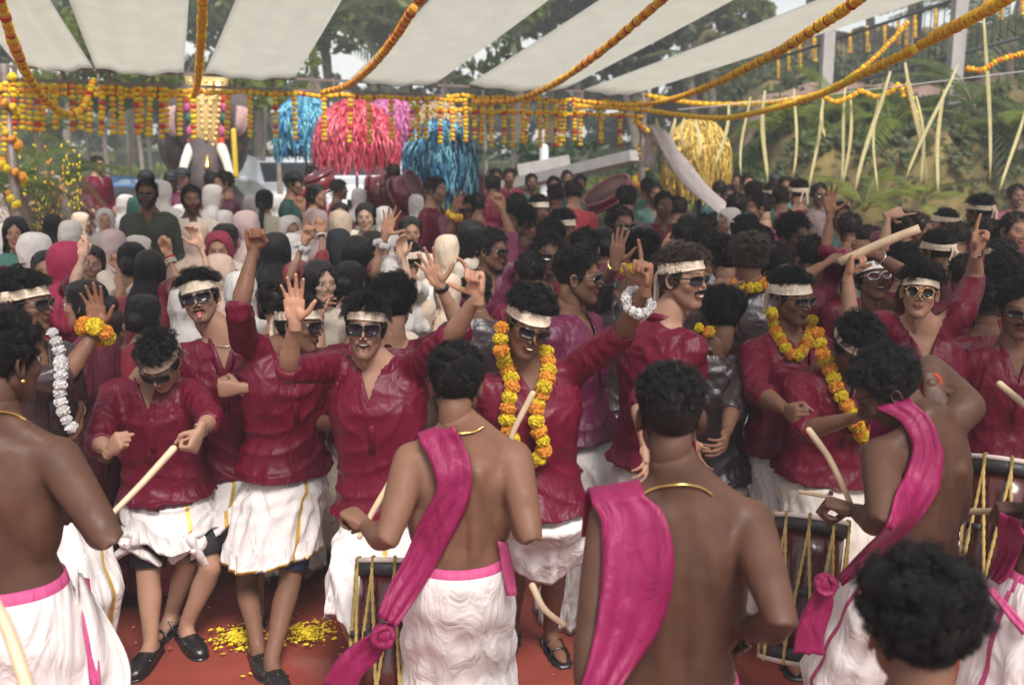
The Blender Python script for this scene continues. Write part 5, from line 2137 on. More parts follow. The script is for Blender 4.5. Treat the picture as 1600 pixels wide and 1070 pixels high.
def bead_string(name, P, size, pattern, label, cat='garland', group=None, parts=True, seed=0, step=0.62, big=False):
    """garland of flower heads threaded along P; parts: each head an object, else one mesh per colour run"""
    P = resample(P, size * step)
    r = random.Random(seed)
    T = np.gradient(P, axis=0)
    c = P.mean(0)
    root = tag(link(name, None, None, Vector(c)), label, cat, group)
    if parts and len(P) <= 298:
        for i, p in enumerate(P):
            k = pattern[i % len(pattern)]
            f = link('flower', (FLB if big and k in FLB else FL)[k], root)
            s = size * r.uniform(0.9, 1.15)
            M = align(T[i]).to_4x4() @ Matrix.Rotation(r.uniform(0, 6), 4, 'Z')
            f.matrix_local = Matrix.Translation(Vector(p - c)) @ M @ Matrix.Diagonal((s, s, s, 1))
        th = Geo().add(*tube(P - c, size * 0.06, 4))
        link('thread', th.mesh('thread', [ROPE]), root)
    else:
        cols = sorted(set(pattern))
        gs = Geo()
        base = [ellipsoid((0, 0, 0), (0.5, 0.5, 0.36), None, 7, 5) for _ in range(3)]
        rr = np.random.default_rng(seed)
        base = [(b[0] * (1 + 0.15 * (rr.random(len(b[0]))[:, None] - 0.5)), b[1]) for b in base]
        for i, p in enumerate(P):
            k = pattern[i % len(pattern)]
            R = np.array(align(T[i]))
            v, f = base[i % 3]
            gs.add((v * size * r.uniform(0.85, 1.15)) @ R.T + (p - c), f, cols.index(k))
        link('flowers', gs.mesh('flowers', [FM[k] for k in cols], smooth=False), root)['kind'] = 'stuff'
    return root


def swag(pts, size, pattern, label, seed=0, big=False, k=8, parts=True):
    """pts: (px, py, distance)"""
    P = spline([W(*p) for p in pts], k)
    return bead_string('marigold_garland', P, size, pattern, label, 'garland', None, parts, seed, 0.62, big)


swag([(-12, -30, 5.4), (0, 2, 5.6), (25, 78, 6.2), (50, 130, 7.2), (80, 165, 8.2), (105, 179, 8.8), (130, 168, 9.2), (147, 126, 9.4)], 0.060, 'yyoyor', 'thick marigold garland looping down at the top left corner', 1)
swag([(317, -30, 6.0), (317, 10, 6.3), (314, 70, 7.4), (309, 130, 9.0), (303, 150, 9.6)], 0.058, 'yoyo', 'straight marigold garland running up over the elephant figure', 2)
swag([(668, -28, 5.6), (655, 0, 6.0)], 0.07, 'ro', 'stub of red marigold garland at the top edge', 3)
swag([(646, 14, 6.4), (615, 62, 7.3), (580, 105, 8.6), (545, 133, 10), (505, 145, 10.8)], 0.058, 'oyor', 'marigold garland curving down between the third and fourth cloths', 4)
swag([(1045, -10, 6.0), (1000, 30, 6.6), (930, 88, 7.8), (860, 135, 9.4), (800, 158, 11), (740, 160, 12)], 0.056, 'oyrooy', 'marigold garland crossing the fifth cloth strip', 5)
swag([(1362, -14, 4.6), (1320, 14, 4.9), (1250, 60, 5.8), (1190, 95, 6.8), (1100, 138, 9), (1040, 158, 11), (980, 165, 12.4), (900, 158, 12.6)], 0.054, 'ryoyoy', 'marigold garland along the edge of the last cloth strip', 6)
swag([(1610, -28, 4.0), (1570, 0, 4.2), (1500, 38, 4.8), (1440, 70, 5.5)], 0.056, 'yoyo', 'large marigold garland at the top right corner', 7)
swag([(1428, 78, 5.6), (1350, 115, 6.6), (1280, 148, 8), (1200, 172, 9.6), (1130, 185, 11), (1060, 180, 12.2), (1000, 172, 12.9), (900, 166, 12.8)], 0.055, 'yoyoy', 'marigold garland continuing from the corner down to the post', 8)
swag([(1417, 36, 13), (1395, 62, 13), (1365, 92, 13), (1330, 120, 13), (1290, 145, 13), (1200, 160, 13), (1100, 163, 13.2), (1010, 150, 13.4)], 0.066, 'yo', 'thin marigold garland rising to the fence between the pillars', 9)
swag([(1285, 150, 11.5), (1305, 160, 11.5), (1332, 150, 11.5), (1345, 143, 11.5), (1370, 152, 11.5), (1392, 143, 11.5), (1404, 133, 11.5), (1412, 150, 11.5)], 0.06, 'oy', 'short looped marigold garland on the white cord', 10)
swag([(1418, 132, 11.5), (1425, 160, 11.4), (1432, 188, 11.3)], 0.07, 'yo', 'short drooping marigold end beside the loop', 11)
swag([(1512, 108, 9), (1535, 110, 9), (1560, 95, 9), (1610, 82, 9)], 0.055, 'oyo', 'marigold garland at the right edge over the brown path', 12)
# along the lower rail
for j, (x0, x1, dz, seed, lab) in enumerate([(-40, 330, -0.15, 20, 'row of marigolds tied along the left half of the rail'), (330, 720, -0.14, 21, 'row of marigolds tied along the middle of the rail'), (700, 1000, -0.10, 22, 'row of marigolds on the right part of the rail'),
                                             (0, 300, -0.20, 23, 'second sagging row of marigolds under the left of the rail'), (680, 1005, -0.26, 24, 'lower sagging row of marigolds on the right of the rail')]):
    a, b = truss_at(x0), truss_at(x1)
    P = [a + (b - a) * t + (0, -0.03, dz - 0.03 * abs(math.sin(t * 17 + j))) for t in np.linspace(0, 1, 30)]
    bead_string('marigold_garland', P, 0.055, 'yoyoyr', lab, 'garland', None, False, seed)
ORD = ['', 'second ', 'third ', 'fourth ', 'fifth ', 'sixth ', 'seventh ', 'eighth ', 'ninth ', 'tenth ']


def nth(px, marks, rest):
    """name a thing in a row by counting from the nearest landmark on its left"""
    m = max([q for q in marks if q[0] <= px], key=lambda q: q[0])
    k = sum(1 for q in rest if m[0] <= q < px)
    return (ORD[k] if k else 'first ') , m[1]


SM = [(-99, 'post at the left edge'), (105, 'thick looping garland'), (230, 'edge of the elephant figure'), (303, 'straight garland'), (425, 'right ear of the elephant figure'), (540, 'curved garland end'), (640, 'pink tinsel'), (735, 'knot of marigolds on the rail'), (812, 'crossing of the steep garland'), (866, 'white post in the hedge'), (930, 'last dense cluster')]
ST = [(10, 235), (22, 226), (35, 200), (46, 202), (58, 203), (69, 203), (86, 200), (113, 203), (126, 200), (139, 205), (161, 208), (176, 207), (189, 208), (214, 207), (219, 205), (235, 210), (252, 214), (259, 205), (280, 210),
      (302, 215), (357, 215), (390, 213), (430, 213), (460, 216), (506, 218), (549, 221), (576, 221), (611, 216), (643, 218), (653, 214), (668, 216), (687, 222), (706, 218), (727, 220), (741, 215), (755, 222), (767, 228), (787, 222), (800, 228),
      (816, 222), (824, 220), (843, 228), (853, 220), (867, 228), (874, 227), (883, 220), (897, 218), (906, 226), (938, 222), (968, 228)]
for i, (px, yb) in enumerate(ST):
    p = truss_at(px) + (0, -0.04, -0.16)
    bot = W(px + (-3 if i % 5 == 0 else 1), yb, p[1])
    od, mk = nth(px, SM, [q[0] for q in ST])
    bead_string('marigold_string', [p, (p + bot) / 2 + (0.004, 0, 0), bot], 0.066, ['yoy', 'oyyr', 'yoyo'][i % 3], od + 'marigold string hanging right of the ' + mk, 'marigold string', 'marigold strings hanging from the rail', False, i, 0.7)
FS = [(1215, 92, 122), (1232, 82, 110), (1249, 72, 108), (1272, 62, 95), (1301, 62, 90), (1328, 52, 82), (1355, 44, 80), (1382, 38, 72), (1403, 32, 68), (1415, 36, 70), (1429, 25, 58), (1461, 14, 50), (1538, -6, 12), (1563, 5, 30), (1597, 0, 22)]
for i, (px, y0, y1) in enumerate(FS):
    D = 22.6 - (px - 1200) / 400 * 5.5
    od, mk = nth(px, [(1200, 'nearer concrete pillar, starting at the cloth'), (1296, 'nearer concrete pillar'), (1440, 'thin dark post'), (1510, 'farther concrete pillar')], [q[0] for q in FS])
    bead_string('marigold_string', [W(px, y0, D), W(px + 1, y1, D)], 0.085, 'yo', od + 'marigold string on the fence past the ' + mk, 'marigold string', 'marigold strings on the fence', False, 80 + i, 0.6)
for px, D0, lab, y0, y1 in ((1006, 0, 'marigolds wound down the post at the end of the rail', 165, 345), (6, 0, 'marigolds wound down the post at the left edge', 120, 320)):
    p = truss_at(px)
    P = []
    for t in np.linspace(0, 1, 90):
        py = y0 + (y1 - y0) * t
        q = W(px, py, p[1])
        a = t * 24
        rr = 0.07 + 0.03 * math.sin(t * 11)
        P.append((p[0] + rr * math.cos(a), p[1] + rr * math.sin(a), q[2]))
    bead_string('marigold_garland', P, 0.085, 'yyoo', lab, 'garland', None, True, 5, 0.85, False)

# cords and hanging strips of tender palm leaf
cord = Geo()
cord.add(*tube([W(1060, 172, 13), W(1280, 150, 12), W(1600, 112, 10.5), W(1800, 90, 9.5)], 0.006, 5))
simple('cord', cord, mat('cord_white', (0.6, 0.58, 0.55)), 'thin white cord stretched from the post to the right edge', 'cord')
PS = [(1025, 185, 1023, 240), (1050, 185, 1052, 228), (1072, 183, 1066, 236), (1092, 184, 1087, 250), (1135, 164, 1121, 262), (1167, 152, 1162, 275), (1199, 142, 1194, 285), (1245, 139, 1235, 278), (1281, 150, 1268, 300), (1285, 155, 1291, 215),
      (1326, 136, 1309, 296), (1328, 150, 1318, 290), (1384, 112, 1341, 302), (1375, 148, 1368, 300), (1422, 98, 1441, 298), (1430, 150, 1442, 290), (1491, 100, 1420, 285), (1478, 140, 1462, 303), (1540, 22, 1543, 284), (1600, 160, 1566, 298)]
PM = {}
for i, (a, b, c, d) in enumerate(PS):
    D = 13 - max(0, (a - 1060)) / 540 * 2.6
    p, q = W(a, b, D), W(c, d, D - 0.3)
    n = 8
    t = np.linspace(0, 1, n)
    P = p[None] * (1 - t)[:, None] + q[None] * t[:, None]
    P[:, 0] += 0.045 * np.sin(t * 3.4 + i * 1.7)
    P[:, 1] += 0.03 * np.sin(t * 4 + i)
    w = 0.044 * np.interp(t, [0, 0.4, 0.9, 1], [0.5, 1, 0.7, 0.25]) * (1 + 0.2 * math.sin(i * 2.3))
    v, f = ribbon_geo(P, w, 0.004, (0.4 * math.sin(i * 3.0), -1, 0))
    simple('palm_strip', Geo().add(v, f), PALMY, '%scream palm strip hanging right of the %s' % nth(a, [(1000, 'marigold post'), (1120, 'yellow tinsel mop'), (1240, 'nearer concrete pillar foot'), (1370, 'low arching palm'), (1470, 'crossed pair of strips')], sorted(q[0] for q in PS)), 'palm strip', 'palm leaf strips hanging before the bank')

# loose petals and scraps trodden over the carpet
g = Geo()
r = np.random.default_rng(77)
for _ in range(520):
    x, y = r.uniform(-2.9, 2.9), r.uniform(3.0, 6.8)
    sz = r.uniform(0.005, 0.014)
    g.add(np.array([(-sz, 0, 0), (0, -sz * .5, sz * .2), (sz, 0, 0), (0, sz * .6, sz * .2)]) @ Rz(r.uniform(0, 6)).T + (x, y, 0.028), [(0, 1, 2, 3)], int(r.integers(0, 4)))
tag(simple('petals', g, [MY, MO, mat('petal_dry', (0.25, 0.10, 0.05), 0.9), mat('powder_pink', (0.5, 0.16, 0.2), 0.9)], 'single petals strewn over the red carpet', None), kind='stuff')
# ------------------------------------------------------------------ the dancers and drummers one can pick out
PEOPLE = {}


def P(key, *a, **k):
    PEOPLE[key] = key_person(*a, **k)
    return PEOPLE[key]


UPF = (0, -1, 0)
P('laugh', 'laughing man with thick square sunglasses and both arms raised, centre front', (572, 514), 3.9, 1.0, -8, 2, -3, 3, sc=(588, 588, 0.03), pel=(603, 790, 0.0),
  arms={'r': dict(up=1, el=(450, 578, -1), wr=(461, 503, -1), pose='open', palm=UPF, dir=(0.02, -0.1, 1)), 'l': dict(up=1, el=(703, 528, -1), wr=(746, 463, -1), pose='gun', palm=(-0.5, -1, 0), dir=(-0.1, 0, 1))},
  look=dict(skin='tan', mouth='open', beard='stubble', hair='fringe', band=(0.060, 0.03), bandw=0.036, shades='rect', top=SATIN, bottom=MUNDU, seed=3, sleeve=0.08, hem=0.02, loose=0.032, amp=0.017, mhem=0.39, tuck=True, lensm=LENS))
P('loafer', 'man in loafers looking down with fists raised, tucked white mundu', (250, 566), 4.15, 1.0, 5, 0, 42, 0, sc=(240, 606, 0.12), pel=(262, 762, 0.18),
  arms={'r': dict(el=(152, 690, -1), wr=(172, 704, -1), pose='fist', palm=(0.6, 0.6, 0), dir=(0.5, -0.3, 0.5)), 'l': dict(el=(330, 655, -1), wr=(313, 672, -1), l2=0.2, pose='fist', palm=(-1, 0.2, 0), dir=(-0.2, -0.4, -0.6))},
  feet={'r': (236, 1002, -0.05, -1), 'l': (290, 978, 0.75, -1)}, knees={'r': (232, 905, 0.03), 'l': (330, 885, 0.06)},
  look=dict(skin='tan', hair='wavy', band=(0.058, 0.03), shades='rect', top=SATIN, bottom=MUNDU, seed=5, sleeve=0.35, hem=0.02, loose=0.034, amp=0.016, mhem=0.52, tuck=True, tuckfold=True, shorts=BLACKC, shoes='loafer', eyes='none'))
P('tongue', 'man sticking out his tongue, striped headband and sunglasses, head tilted', (312, 466), 4.5, 1.02, 12, 8, -4, -10, sc=(352, 545, 0.03), pel=(362, 722, 0.1),
  arms={'l': dict(el=(410, 640, -1), wr=(376, 606, -1), pose='fist', palm=(0, 1, 0.2), dir=(-1, -0.2, 0))},
  feet={'r': (268, 958, -0.2, -1), 'l': (402, 945, 0.1, -1)},
  look=dict(skin='tan', mouth='tongue', beard='moustache', hair='wavy', band=(0.064, 0.034), bandw=0.055, bandm=BAND, shades='rect', top=SATIN, bottom=MUNDU, seed=7, hem=0.03, loose=0.028, amp=0.016, mhem=0.54, tuck=True, shorts=BLACKC, shoes='sandal'))
P('armup', 'man in maroon kurta with one fist high, gold-edged mundu, facing right', (468, 508), 4.3, 1.0, 35, 70, 5, 5, sc=(440, 560, 0.03), pel=(447, 722, 0.05),
  arms={'r': dict(up=2, el=(374, 484, -1), wr=(396, 392, 1), pose='fist', palm=(0.5, -1, 0), dir=(0.1, 0, 1)), 'l': dict(el=(492, 660, 1), wr=(534, 662, -1), pose='relaxed')},
  feet={'r': (402, 1006, 0.5, -1), 'l': (424, 1030, 0.5, -1)}, knees={'r': (385, 905, 0), 'l': (452, 915, -0.1)},
  look=dict(skin='brown', hair='wavy', band=(0.06, 0.03), shades='rect', top=SATIN, bottom=MUNDU, seed=9, sleeve=0.1, hem=0.04, loose=0.036, amp=0.018, mhem=0.41, tuck=False, gold='front', shorts=NAVY, shoes='loafer', mamp=0.024))
P('curlback', 'man with curly black hair seen from behind, watch hand raised open', (616, 478), 4.55, 1.0, 182, 178, 0, 0, sc=(608, 560, 0), pel=(600, 740, 0),
  arms={'r': dict(up=1, el=(722, 520, -1), wr=(688, 446, -1), pose='wide', palm=UPF, dir=(-0.5, -0.1, 1)), 'l': dict(el=(495, 560, 1), wr=(500, 500, 1), pose='relaxed')},
  look=dict(skin='tan', hair='bigcurl', top=SATIN, bottom=MUNDU, seed=11, sleeve=0.1, loose=0.03, amp=0.016, shoes='sandal'))
P('garland', 'grinning man wearing two-strand marigold garland, arm stretched to the right', (824, 508), 3.7, 1.0, 12, 20, 16, 14, sc=(828, 598, 0.05), pel=(838, 775, 0.05),
  arms={'l': dict(up=1, el=(972, 523, -1), wr=(1008, 450, -1), pose='point', palm=(-0.9, -0.5, 0), dir=(0.0, 0, 1)), 'r': dict(el=(745, 690, 1), wr=(770, 720, -1), pose='fist')},
  feet={'r': (800, 975, -0.2, -1), 'l': (860, 985, 0.3, -1)},
  look=dict(skin='brown', mouth='smile', hair='bigcurl', hseed=2, band=(0.058, 0.03), bandw=0.044, knot=True, shades='slim', top=SATIN, bottom=MUNDU, seed=13, sleeve=0.12, hem=0.06, loose=0.030, amp=0.017, mhem=0.52, tuck=True, gold='none', shoes='sandal'))
P('profile', 'man in plum kurta in profile with sunglasses, neat fade, behind the garland', (903, 434), 4.5, 1.03, 55, 78, 3, 0, sc=(893, 508, 0.03), pel=(908, 668, 0),
  look=dict(skin='brown', beard='stubble', hair='fade', hseed=1, shades='slim', top=SATIN_P, bottom=MUNDU, seed=15, amp=0.014, mhem=0.03, gold='none', mamp=0.03, shoes='sandal'))
P('tall', 'tall man with headband and narrow sunglasses turning to the right', (1068, 436), 3.95, 1.0, 125, 42, 2, 0, sc=(1035, 525, 0.02), pel=(1022, 712, 0),
  arms={'r': dict(el=(985, 640, -1), wr=(1010, 700, -1)), 'l': dict(el=(1090, 640, 1), wr=(1080, 690, 1))},
  look=dict(skin='tan', mouth='smile', beard='moustache', hair='wavy', hseed=3, brown=True, band=(0.066, 0.028), bandw=0.042, shades='slim', top=SATIN, bottom=MUNDU, seed=17, sleeve=0.2, hem=0.03, loose=0.034, amp=0.017, gold='none', shoes='sandal'))
P('blackshirt', 'man in shiny black shirt with curly hair, back turned, marigolds at his neck', (1130, 496), 4.4, 0.98, 168, 165, 5, 0, sc=(1108, 572, 0), pel=(1105, 728, 0),
  arms={'r': dict(el=(1146, 632, -1), wr=(1134, 678, -1), pose='relaxed')},
  look=dict(skin='brown', hair='bigcurl', hseed=4, top=SATIN_B, bottom=MUNDU, seed=19, sleeve=0.35, hem=0.06, amp=0.017, gold='none', shoes='sandal'))
P('leather', 'man in dark brown shirt from behind holding his head with bracelet hand', (1003, 398), 5.3, 1.0, 185, 200, 0, 0, sc=(985, 478, 0), pel=(985, 620, 0),
  arms={'l': dict(up=1, el=(940, 452, -1), wr=(962, 412, -1), pose='open', palm=(0.5, 1, 0), dir=(0.1, 0, 1)), 'r': dict(el=(1040, 540, 1), wr=(1020, 590, 1))},
  look=dict(skin='brown', hair='wavy', hseed=5, top=SATIN_B, bottom=MUNDU, seed=21, amp=0.017, shoes='sandal'))
P('cuff', 'man in brown satin shirt with marigold collar seen from behind, hand raised', (1172, 404), 5.2, 1.02, 176, 170, 0, 0, sc=(1178, 478, 0), pel=(1158, 620, 0),
  arms={'l': dict(el=(1118, 535, -1), wr=(1142, 486, -1), pose='relaxed', palm=(1, 0.3, 0), dir=(-0.1, 0, 1)), 'r': dict(el=(1225, 560, 1), wr=(1215, 600, 1))},
  look=dict(skin='brown', hair='wavy', hseed=6, brown=True, top=SATIN_B, bottom=MUNDU, seed=23, amp=0.016, mhem=0.33, gold='none', shoes='sandal'))
P('stout', 'stout man with loosely tied headband, dark sunglasses and marigold garland', (1236, 466), 4.4, 1.0, 25, 32, 6, 0, sc=(1228, 538, 0.03), pel=(1228, 690, 0),
  arms={'r': dict(el=(1182, 610, -1), wr=(1228, 640, -1), pose='fist'), 'l': dict(el=(1290, 610, 1), wr=(1260, 640, 1), pose='fist')},
  look=dict(skin='brown', beard='stubble', hair='curly', hseed=7, band=(0.062, 0.03), bandw=0.05, shades='slim', top=SATIN, bottom=MUNDU, seed=25, slim=1.12, thick=1.12, hem=0.03, loose=0.03, amp=0.015, gold='none', mamp=0.028, shoes='sandal'))
P('lookdown', 'man bending forward with white headband, sunglasses and marigold garland', (1338, 540), 3.95, 1.0, 10, 5, 38, -3, sc=(1308, 590, 0.1), pel=(1285, 728, 0.15),
  arms={'r': dict(el=(1258, 672, -1), wr=(1336, 652, -1), pose='relaxed', palm=(0, 0, -1)), 'l': dict(el=(1388, 610, 1), wr=(1400, 560, 1), pose='fist')},
  look=dict(skin='brown', mouth='smile', hair='wavy', hseed=8, band=(0.056, 0.03), bandw=0.034, shades='rect', top=SATIN, bottom=MUNDU_C, seed=27, sleeve=0.15, hem=0.03, loose=0.032, amp=0.017, mhem=0.41, tuck=True, gold='none', shorts=BLACKC, shoes='sandal'))
P('goggles', 'man with white headband and silver-rimmed goggles, head thrown back', (1362, 436), 5.0, 0.98, 5, 8, -14, -4, sc=(1372, 500, 0.06), pel=(1372, 640, 0.1),
  arms={'l': dict(up=2, el=(1420, 432, -1), wr=(1364, 396, -1), pose='grip', palm=(0, 1, 0), dir=(-1, 0, 0.4))},
  look=dict(skin='brown', mouth='open', beard='moustache', hair='short', hseed=9, band=(0.066, 0.045), bandw=0.055, bandm=BANDW, shades='goggle', framem=SILVER, lensm=LENSR, top=SATIN, bottom=MUNDU, seed=29, sleeve=0.05, amp=0.016, shoes='sandal'))
P('afro', 'man with high curly hair and round sunglasses, both arms raised', (1437, 458), 4.4, 1.0, -12, -22, -6, 4, sc=(1440, 540, 0.03), pel=(1440, 690, 0.05),
  arms={'r': dict(up=2, el=(1330, 520, -1), wr=(1323, 412, 1), pose='grip', palm=(1, -0.4, 0), dir=(0.2, 0, 1)), 'l': dict(up=3, el=(1522, 436, 1), wr=(1525, 392, -1), l2=0.2, pose='point', palm=(0.4, -1, 0), dir=(0.05, -0.1, 1))},
  look=dict(skin='tan', mouth='closed', hair='bigcurl', hseed=10, band=(0.056, 0.022), bandw=0.036, shades='round', framem=GOLD, top=SATIN, bottom=MUNDU, seed=31, sleeve=0.02, hem=0.03, loose=0.028, amp=0.016, shoes='sandal'))
P('edge', 'man with black sunglasses and curly hair at the right edge, arms down', (1592, 486), 4.3, 1.0, -18, -15, 4, 0, sc=(1585, 560, 0.02), pel=(1575, 715, 0),
  look=dict(skin='brown', beard='moustache', hair='curly', hseed=12, shades='slim', top=SATIN, bottom=MUNDU, seed=33, hem=0.03, amp=0.015, loose=0.028, shoes='sandal'))
P('leftband', 'man in profile at the left edge with headband, marigold cuff on raised hand', (38, 474), 3.8, 1.0, 60, 84, 2, 0, sc=(42, 560, 0.02), pel=(55, 750, 0),
  arms={'r': dict(el=(98, 596, -1), wr=(154, 512, 1), pose='open', palm=UPF, dir=(-0.05, -0.05, 1)), 'l': dict(el=(120, 640, 1), wr=(122, 640, -1), l2=0.2, pose='relaxed', dir=(0, -0.5, -1))},
  look=dict(skin='brown', hair='wavy', hseed=13, band=(0.058, 0.018), bandw=0.042, shades='slim', top=SATIN_B, bottom=MUNDU, seed=35, sleeve=0.3, hem=0.02, amp=0.015, shoes='sandal'))

DL = dict(bare=True, mamp=0.012, bottom=MUNDU, gold='pinkwaist', trim=PINKT, mhem=0.02, mwaist=0.06, eyes='open')
P('drum_left', 'bare-backed drummer with gold earring cut by the left edge', (4, 566), 2.62, 1.04, 176, 152, 6, 0, sc=(-8, 700, -0.02), pel=(8, 930, 0),
  arms={'r': dict(el=(176, 850, -1), wr=(120, 800, 1), pose='grip', palm=(0, 0, -1))}, look=dict(DL, skin='dark', hair='curly', hseed=21, seed=41, slim=1.02))
P('drum_second', 'slim bare-backed drummer with curly beard and magenta sash, stick in each hand', (714, 604), 3.0, 1.0, 184, 172, 8, 0, sc=(724, 706, -0.02), pel=(716, 892, 0),
  arms={'l': dict(el=(604, 846, -1), wr=(572, 822, 1), l2=0.24, pose='grip', palm=(0, 0, -1), dir=(-0.4, 0.3, 0.2)), 'r': dict(el=(830, 848, -1), wr=(800, 790, 1), pose='grip', palm=(0, 0, -1))},
  look=dict(DL, skin='brown', hair='curly', hseed=22, beard='stubble', seed=43, slim=0.96))
P('drum_centre', 'broad bare-backed drummer with close fade haircut and magenta sash over left shoulder', (1046, 652), 2.3, 1.0, 180, 180, 2, 0, sc=(1064, 800, -0.02), pel=(1050, 1085, 0.0),
  arms={'l': dict(el=(905, 1090, -1), wr=(930, 1180, 1), pose='grip'), 'r': dict(el=(1222, 975, -1), wr=(1165, 985, 1), pose='grip', palm=(0, 0, -1))},
  look=dict(DL, skin='dark', hair='fade', hseed=23, seed=45, slim=1.0))
P('drum_right', 'drummer bending over his drum with one arm folded behind his neck', (1388, 612), 2.95, 1.0, 208, 262, 34, 0, sc=(1446, 692, -0.05), pel=(1425, 890, 0.0),
  arms={'l': dict(fwd=0.02, el=(1378, 822, -1), wr=(1338, 798, 1), l2=0.22, pose='grip', palm=(0, 0, -1), dir=(-0.5, 0.2, 0.1)), 'r': dict(up=2, el=(1450, 566, 1), wr=(1454, 600, -1), l2=0.27, pose='wide', palm=(0.2, 1, -0.6), dir=(0.1, -0.55, -0.85))},
  look=dict(DL, skin='dark', hair='curly', hseed=24, seed=47, slim=0.98, eyes='none'))
P('head_front', 'blurred curly head very close to the camera at the bottom right', (1434, 985), 1.62, 1.0, 185, 178, 4, 0,
  look=dict(DL, skin='brown', hair='bigcurl', hseed=25, seed=49, mhem=0.12))
P('drum_edge', 'drummer cut by the right edge with magenta cloth and pink-striped mundu', (1700, 575), 2.75, 1.0, 215, 215, 5, 0, sc=(1700, 690, 0), pel=(1640, 905, 0),
  arms={'l': dict(el=(1625, 850, -1), wr=(1612, 798, 1), l2=0.22, pose='grip', palm=(0, 0, -1), dir=(-0.6, 0.2, 0))},
  look=dict(DL, skin='dark', hair='short', hseed=26, seed=51))

# people a little farther off whose raised arms one can pick out
FEM = dict(female=True, bottom=SAREE['cream'], topname='blouse', botname='saree', gold='none', shoes=None)
P('w_curls', 'woman with long loose dark curls seen from behind, red bangles on raised fist', (236, 420), 5.7, 0.95, 175, 170, 5, 0, hi=False,
  arms={'r': dict(up=2, el=(282, 455, -1), wr=(263, 396, 1), pose='fist', palm=(0, -1, 0))}, look=dict(FEM, skin='tan', longhair='long', top=REDV, seed=2, sleeve=-1))
P('w_fist', 'woman with dark pulled-back hair raising a fist left of the loose curls', (208, 408), 6.0, 0.95, 178, 185, 5, 0, hi=False,
  arms={'l': dict(up=2, el=(190, 470, -1), wr=(187, 420, 1), pose='fist', palm=(0, -1, 0))}, look=dict(FEM, skin='tan', longhair='bun', top=SAREE['cream'], seed=3, sleeve=-1))
P('w_magenta', 'woman in magenta headscarf in profile with raised fist', (112, 412), 5.3, 0.95, 130, 110, 5, 0, hi=False,
  arms={'r': dict(up=2, el=(118, 440, -1), wr=(130, 398, 1), pose='fist', palm=(0, -1, 0))}, look=dict(FEM, skin='fair', hijab='magenta', top=SATIN, seed=4, sleeve=-1))
P('w_flower1', 'dark-haired girl in the middle with white flowers on raised wrist', (433, 392), 6.0, 0.95, 170, 160, 5, 0, hi=False,
  arms={'r': dict(up=2, el=(452, 436, -1), wr=(478, 372, 1), pose='fist', palm=(0, -1, 0))}, look=dict(FEM, skin='tan', longhair='long', top=REDV, seed=5, sleeve=-1))
P('w_redsleeve', 'woman in black scarf with long red velvet sleeve raised', (530, 388), 6.2, 0.93, 180, 185, 5, 0, hi=False,
  arms={'l': dict(up=2, el=(504, 408, -1), wr=(502, 364, 1), pose='fist', palm=(0, -1, 0))}, look=dict(FEM, skin='tan', hijab='black', top=REDV, seed=6, sleeve=0.3))
P('w_flower2', 'woman in maroon blouse stretching up an open hand with white flower cuff', (560, 398), 5.8, 0.95, 178, 170, 5, 0, hi=False,
  arms={'r': dict(up=3, el=(582, 432, -1), wr=(604, 362, 1), pose='wide', palm=(0, -1, 0), dir=(0.3, 0, 1))}, look=dict(FEM, skin='tan', longhair='long', top=REDV, seed=7, sleeve=-1))
P('m_cuff', 'man in plum kurta lifting a hand with a marigold cuff, middle of the crowd', (726, 328), 8.6, 1.0, 0, 10, 5, 0, hi=False,
  arms={'r': dict(up=2, el=(700, 372, -1), wr=(714, 322, 1), pose='wide', palm=(0, -1, 0))}, look=dict(skin='brown', hair='wavy', shades='slim', top=SATIN_P, bottom=MUNDU, seed=8, sleeve=0.05))
P('m_hand', 'curly man in plum shirt with short fist raised behind the long-haired woman', (768, 392), 6.2, 1.0, 20, 60, 5, 0, hi=False,
  arms={'l': dict(up=2, el=(800, 372, 1), wr=(784, 324, 1), pose='fist', palm=(0, -1, 0))}, look=dict(skin='brown', hair='curly', shades='slim', top=SATIN_P, bottom=MUNDU, seed=9, sleeve=0.05))
P('m_open', 'man in maroon kurta with spread hand high beside the man with round curls', (1268, 404), 5.8, 0.95, 175, 175, 5, 0, hi=False,
  arms={'r': dict(up=3, el=(1290, 392, -1), wr=(1297, 334, 1), pose='wide', palm=(0, -1, 0), dir=(-0.1, 0, 1))}, look=dict(skin='brown', hair='curly', top=SATIN, bottom=MUNDU, seed=10, sleeve=0.05))
P('m_point', 'man with hand pointing right above the goggled man, dark wavy hair', (1410, 362), 6.6, 1.0, 178, 178, 5, 0, hi=False,
  arms={'l': dict(up=3, el=(1380, 392, -1), wr=(1388, 336, 1), pose='point', palm=(0, 1, -0.5), dir=(1, 0, 0.25))}, look=dict(skin='tan', hair='wavy', hseed=3, top=SATIN, bottom=MUNDU, seed=12, sleeve=-1))
P('w_hand', 'woman behind the tongue man raising a cupped hand beside the maroon scarf', (344, 428), 5.7, 0.93, 180, 182, 5, 0, hi=False,
  arms={'l': dict(up=2, el=(330, 440, -1), wr=(314, 384, 1), pose='relaxed', palm=(0, -1, 0), dir=(-0.4, 0, 1))}, look=dict(FEM, skin='fair', hijab='peach', top=SAREE['pinkish'], seed=14, sleeve=-1))
P('w_hand2', 'woman in pale scarf lifting a hand between the plait and the cap man', (496, 352), 7.6, 0.93, 180, 190, 5, 0, hi=False,
  arms={'l': dict(up=2, el=(482, 366, -1), wr=(473, 326, 1), pose='fist', palm=(0, -1, 0))}, look=dict(FEM, skin='tan', hijab='pink', top=SAREE['cream'], seed=15, sleeve=-1))
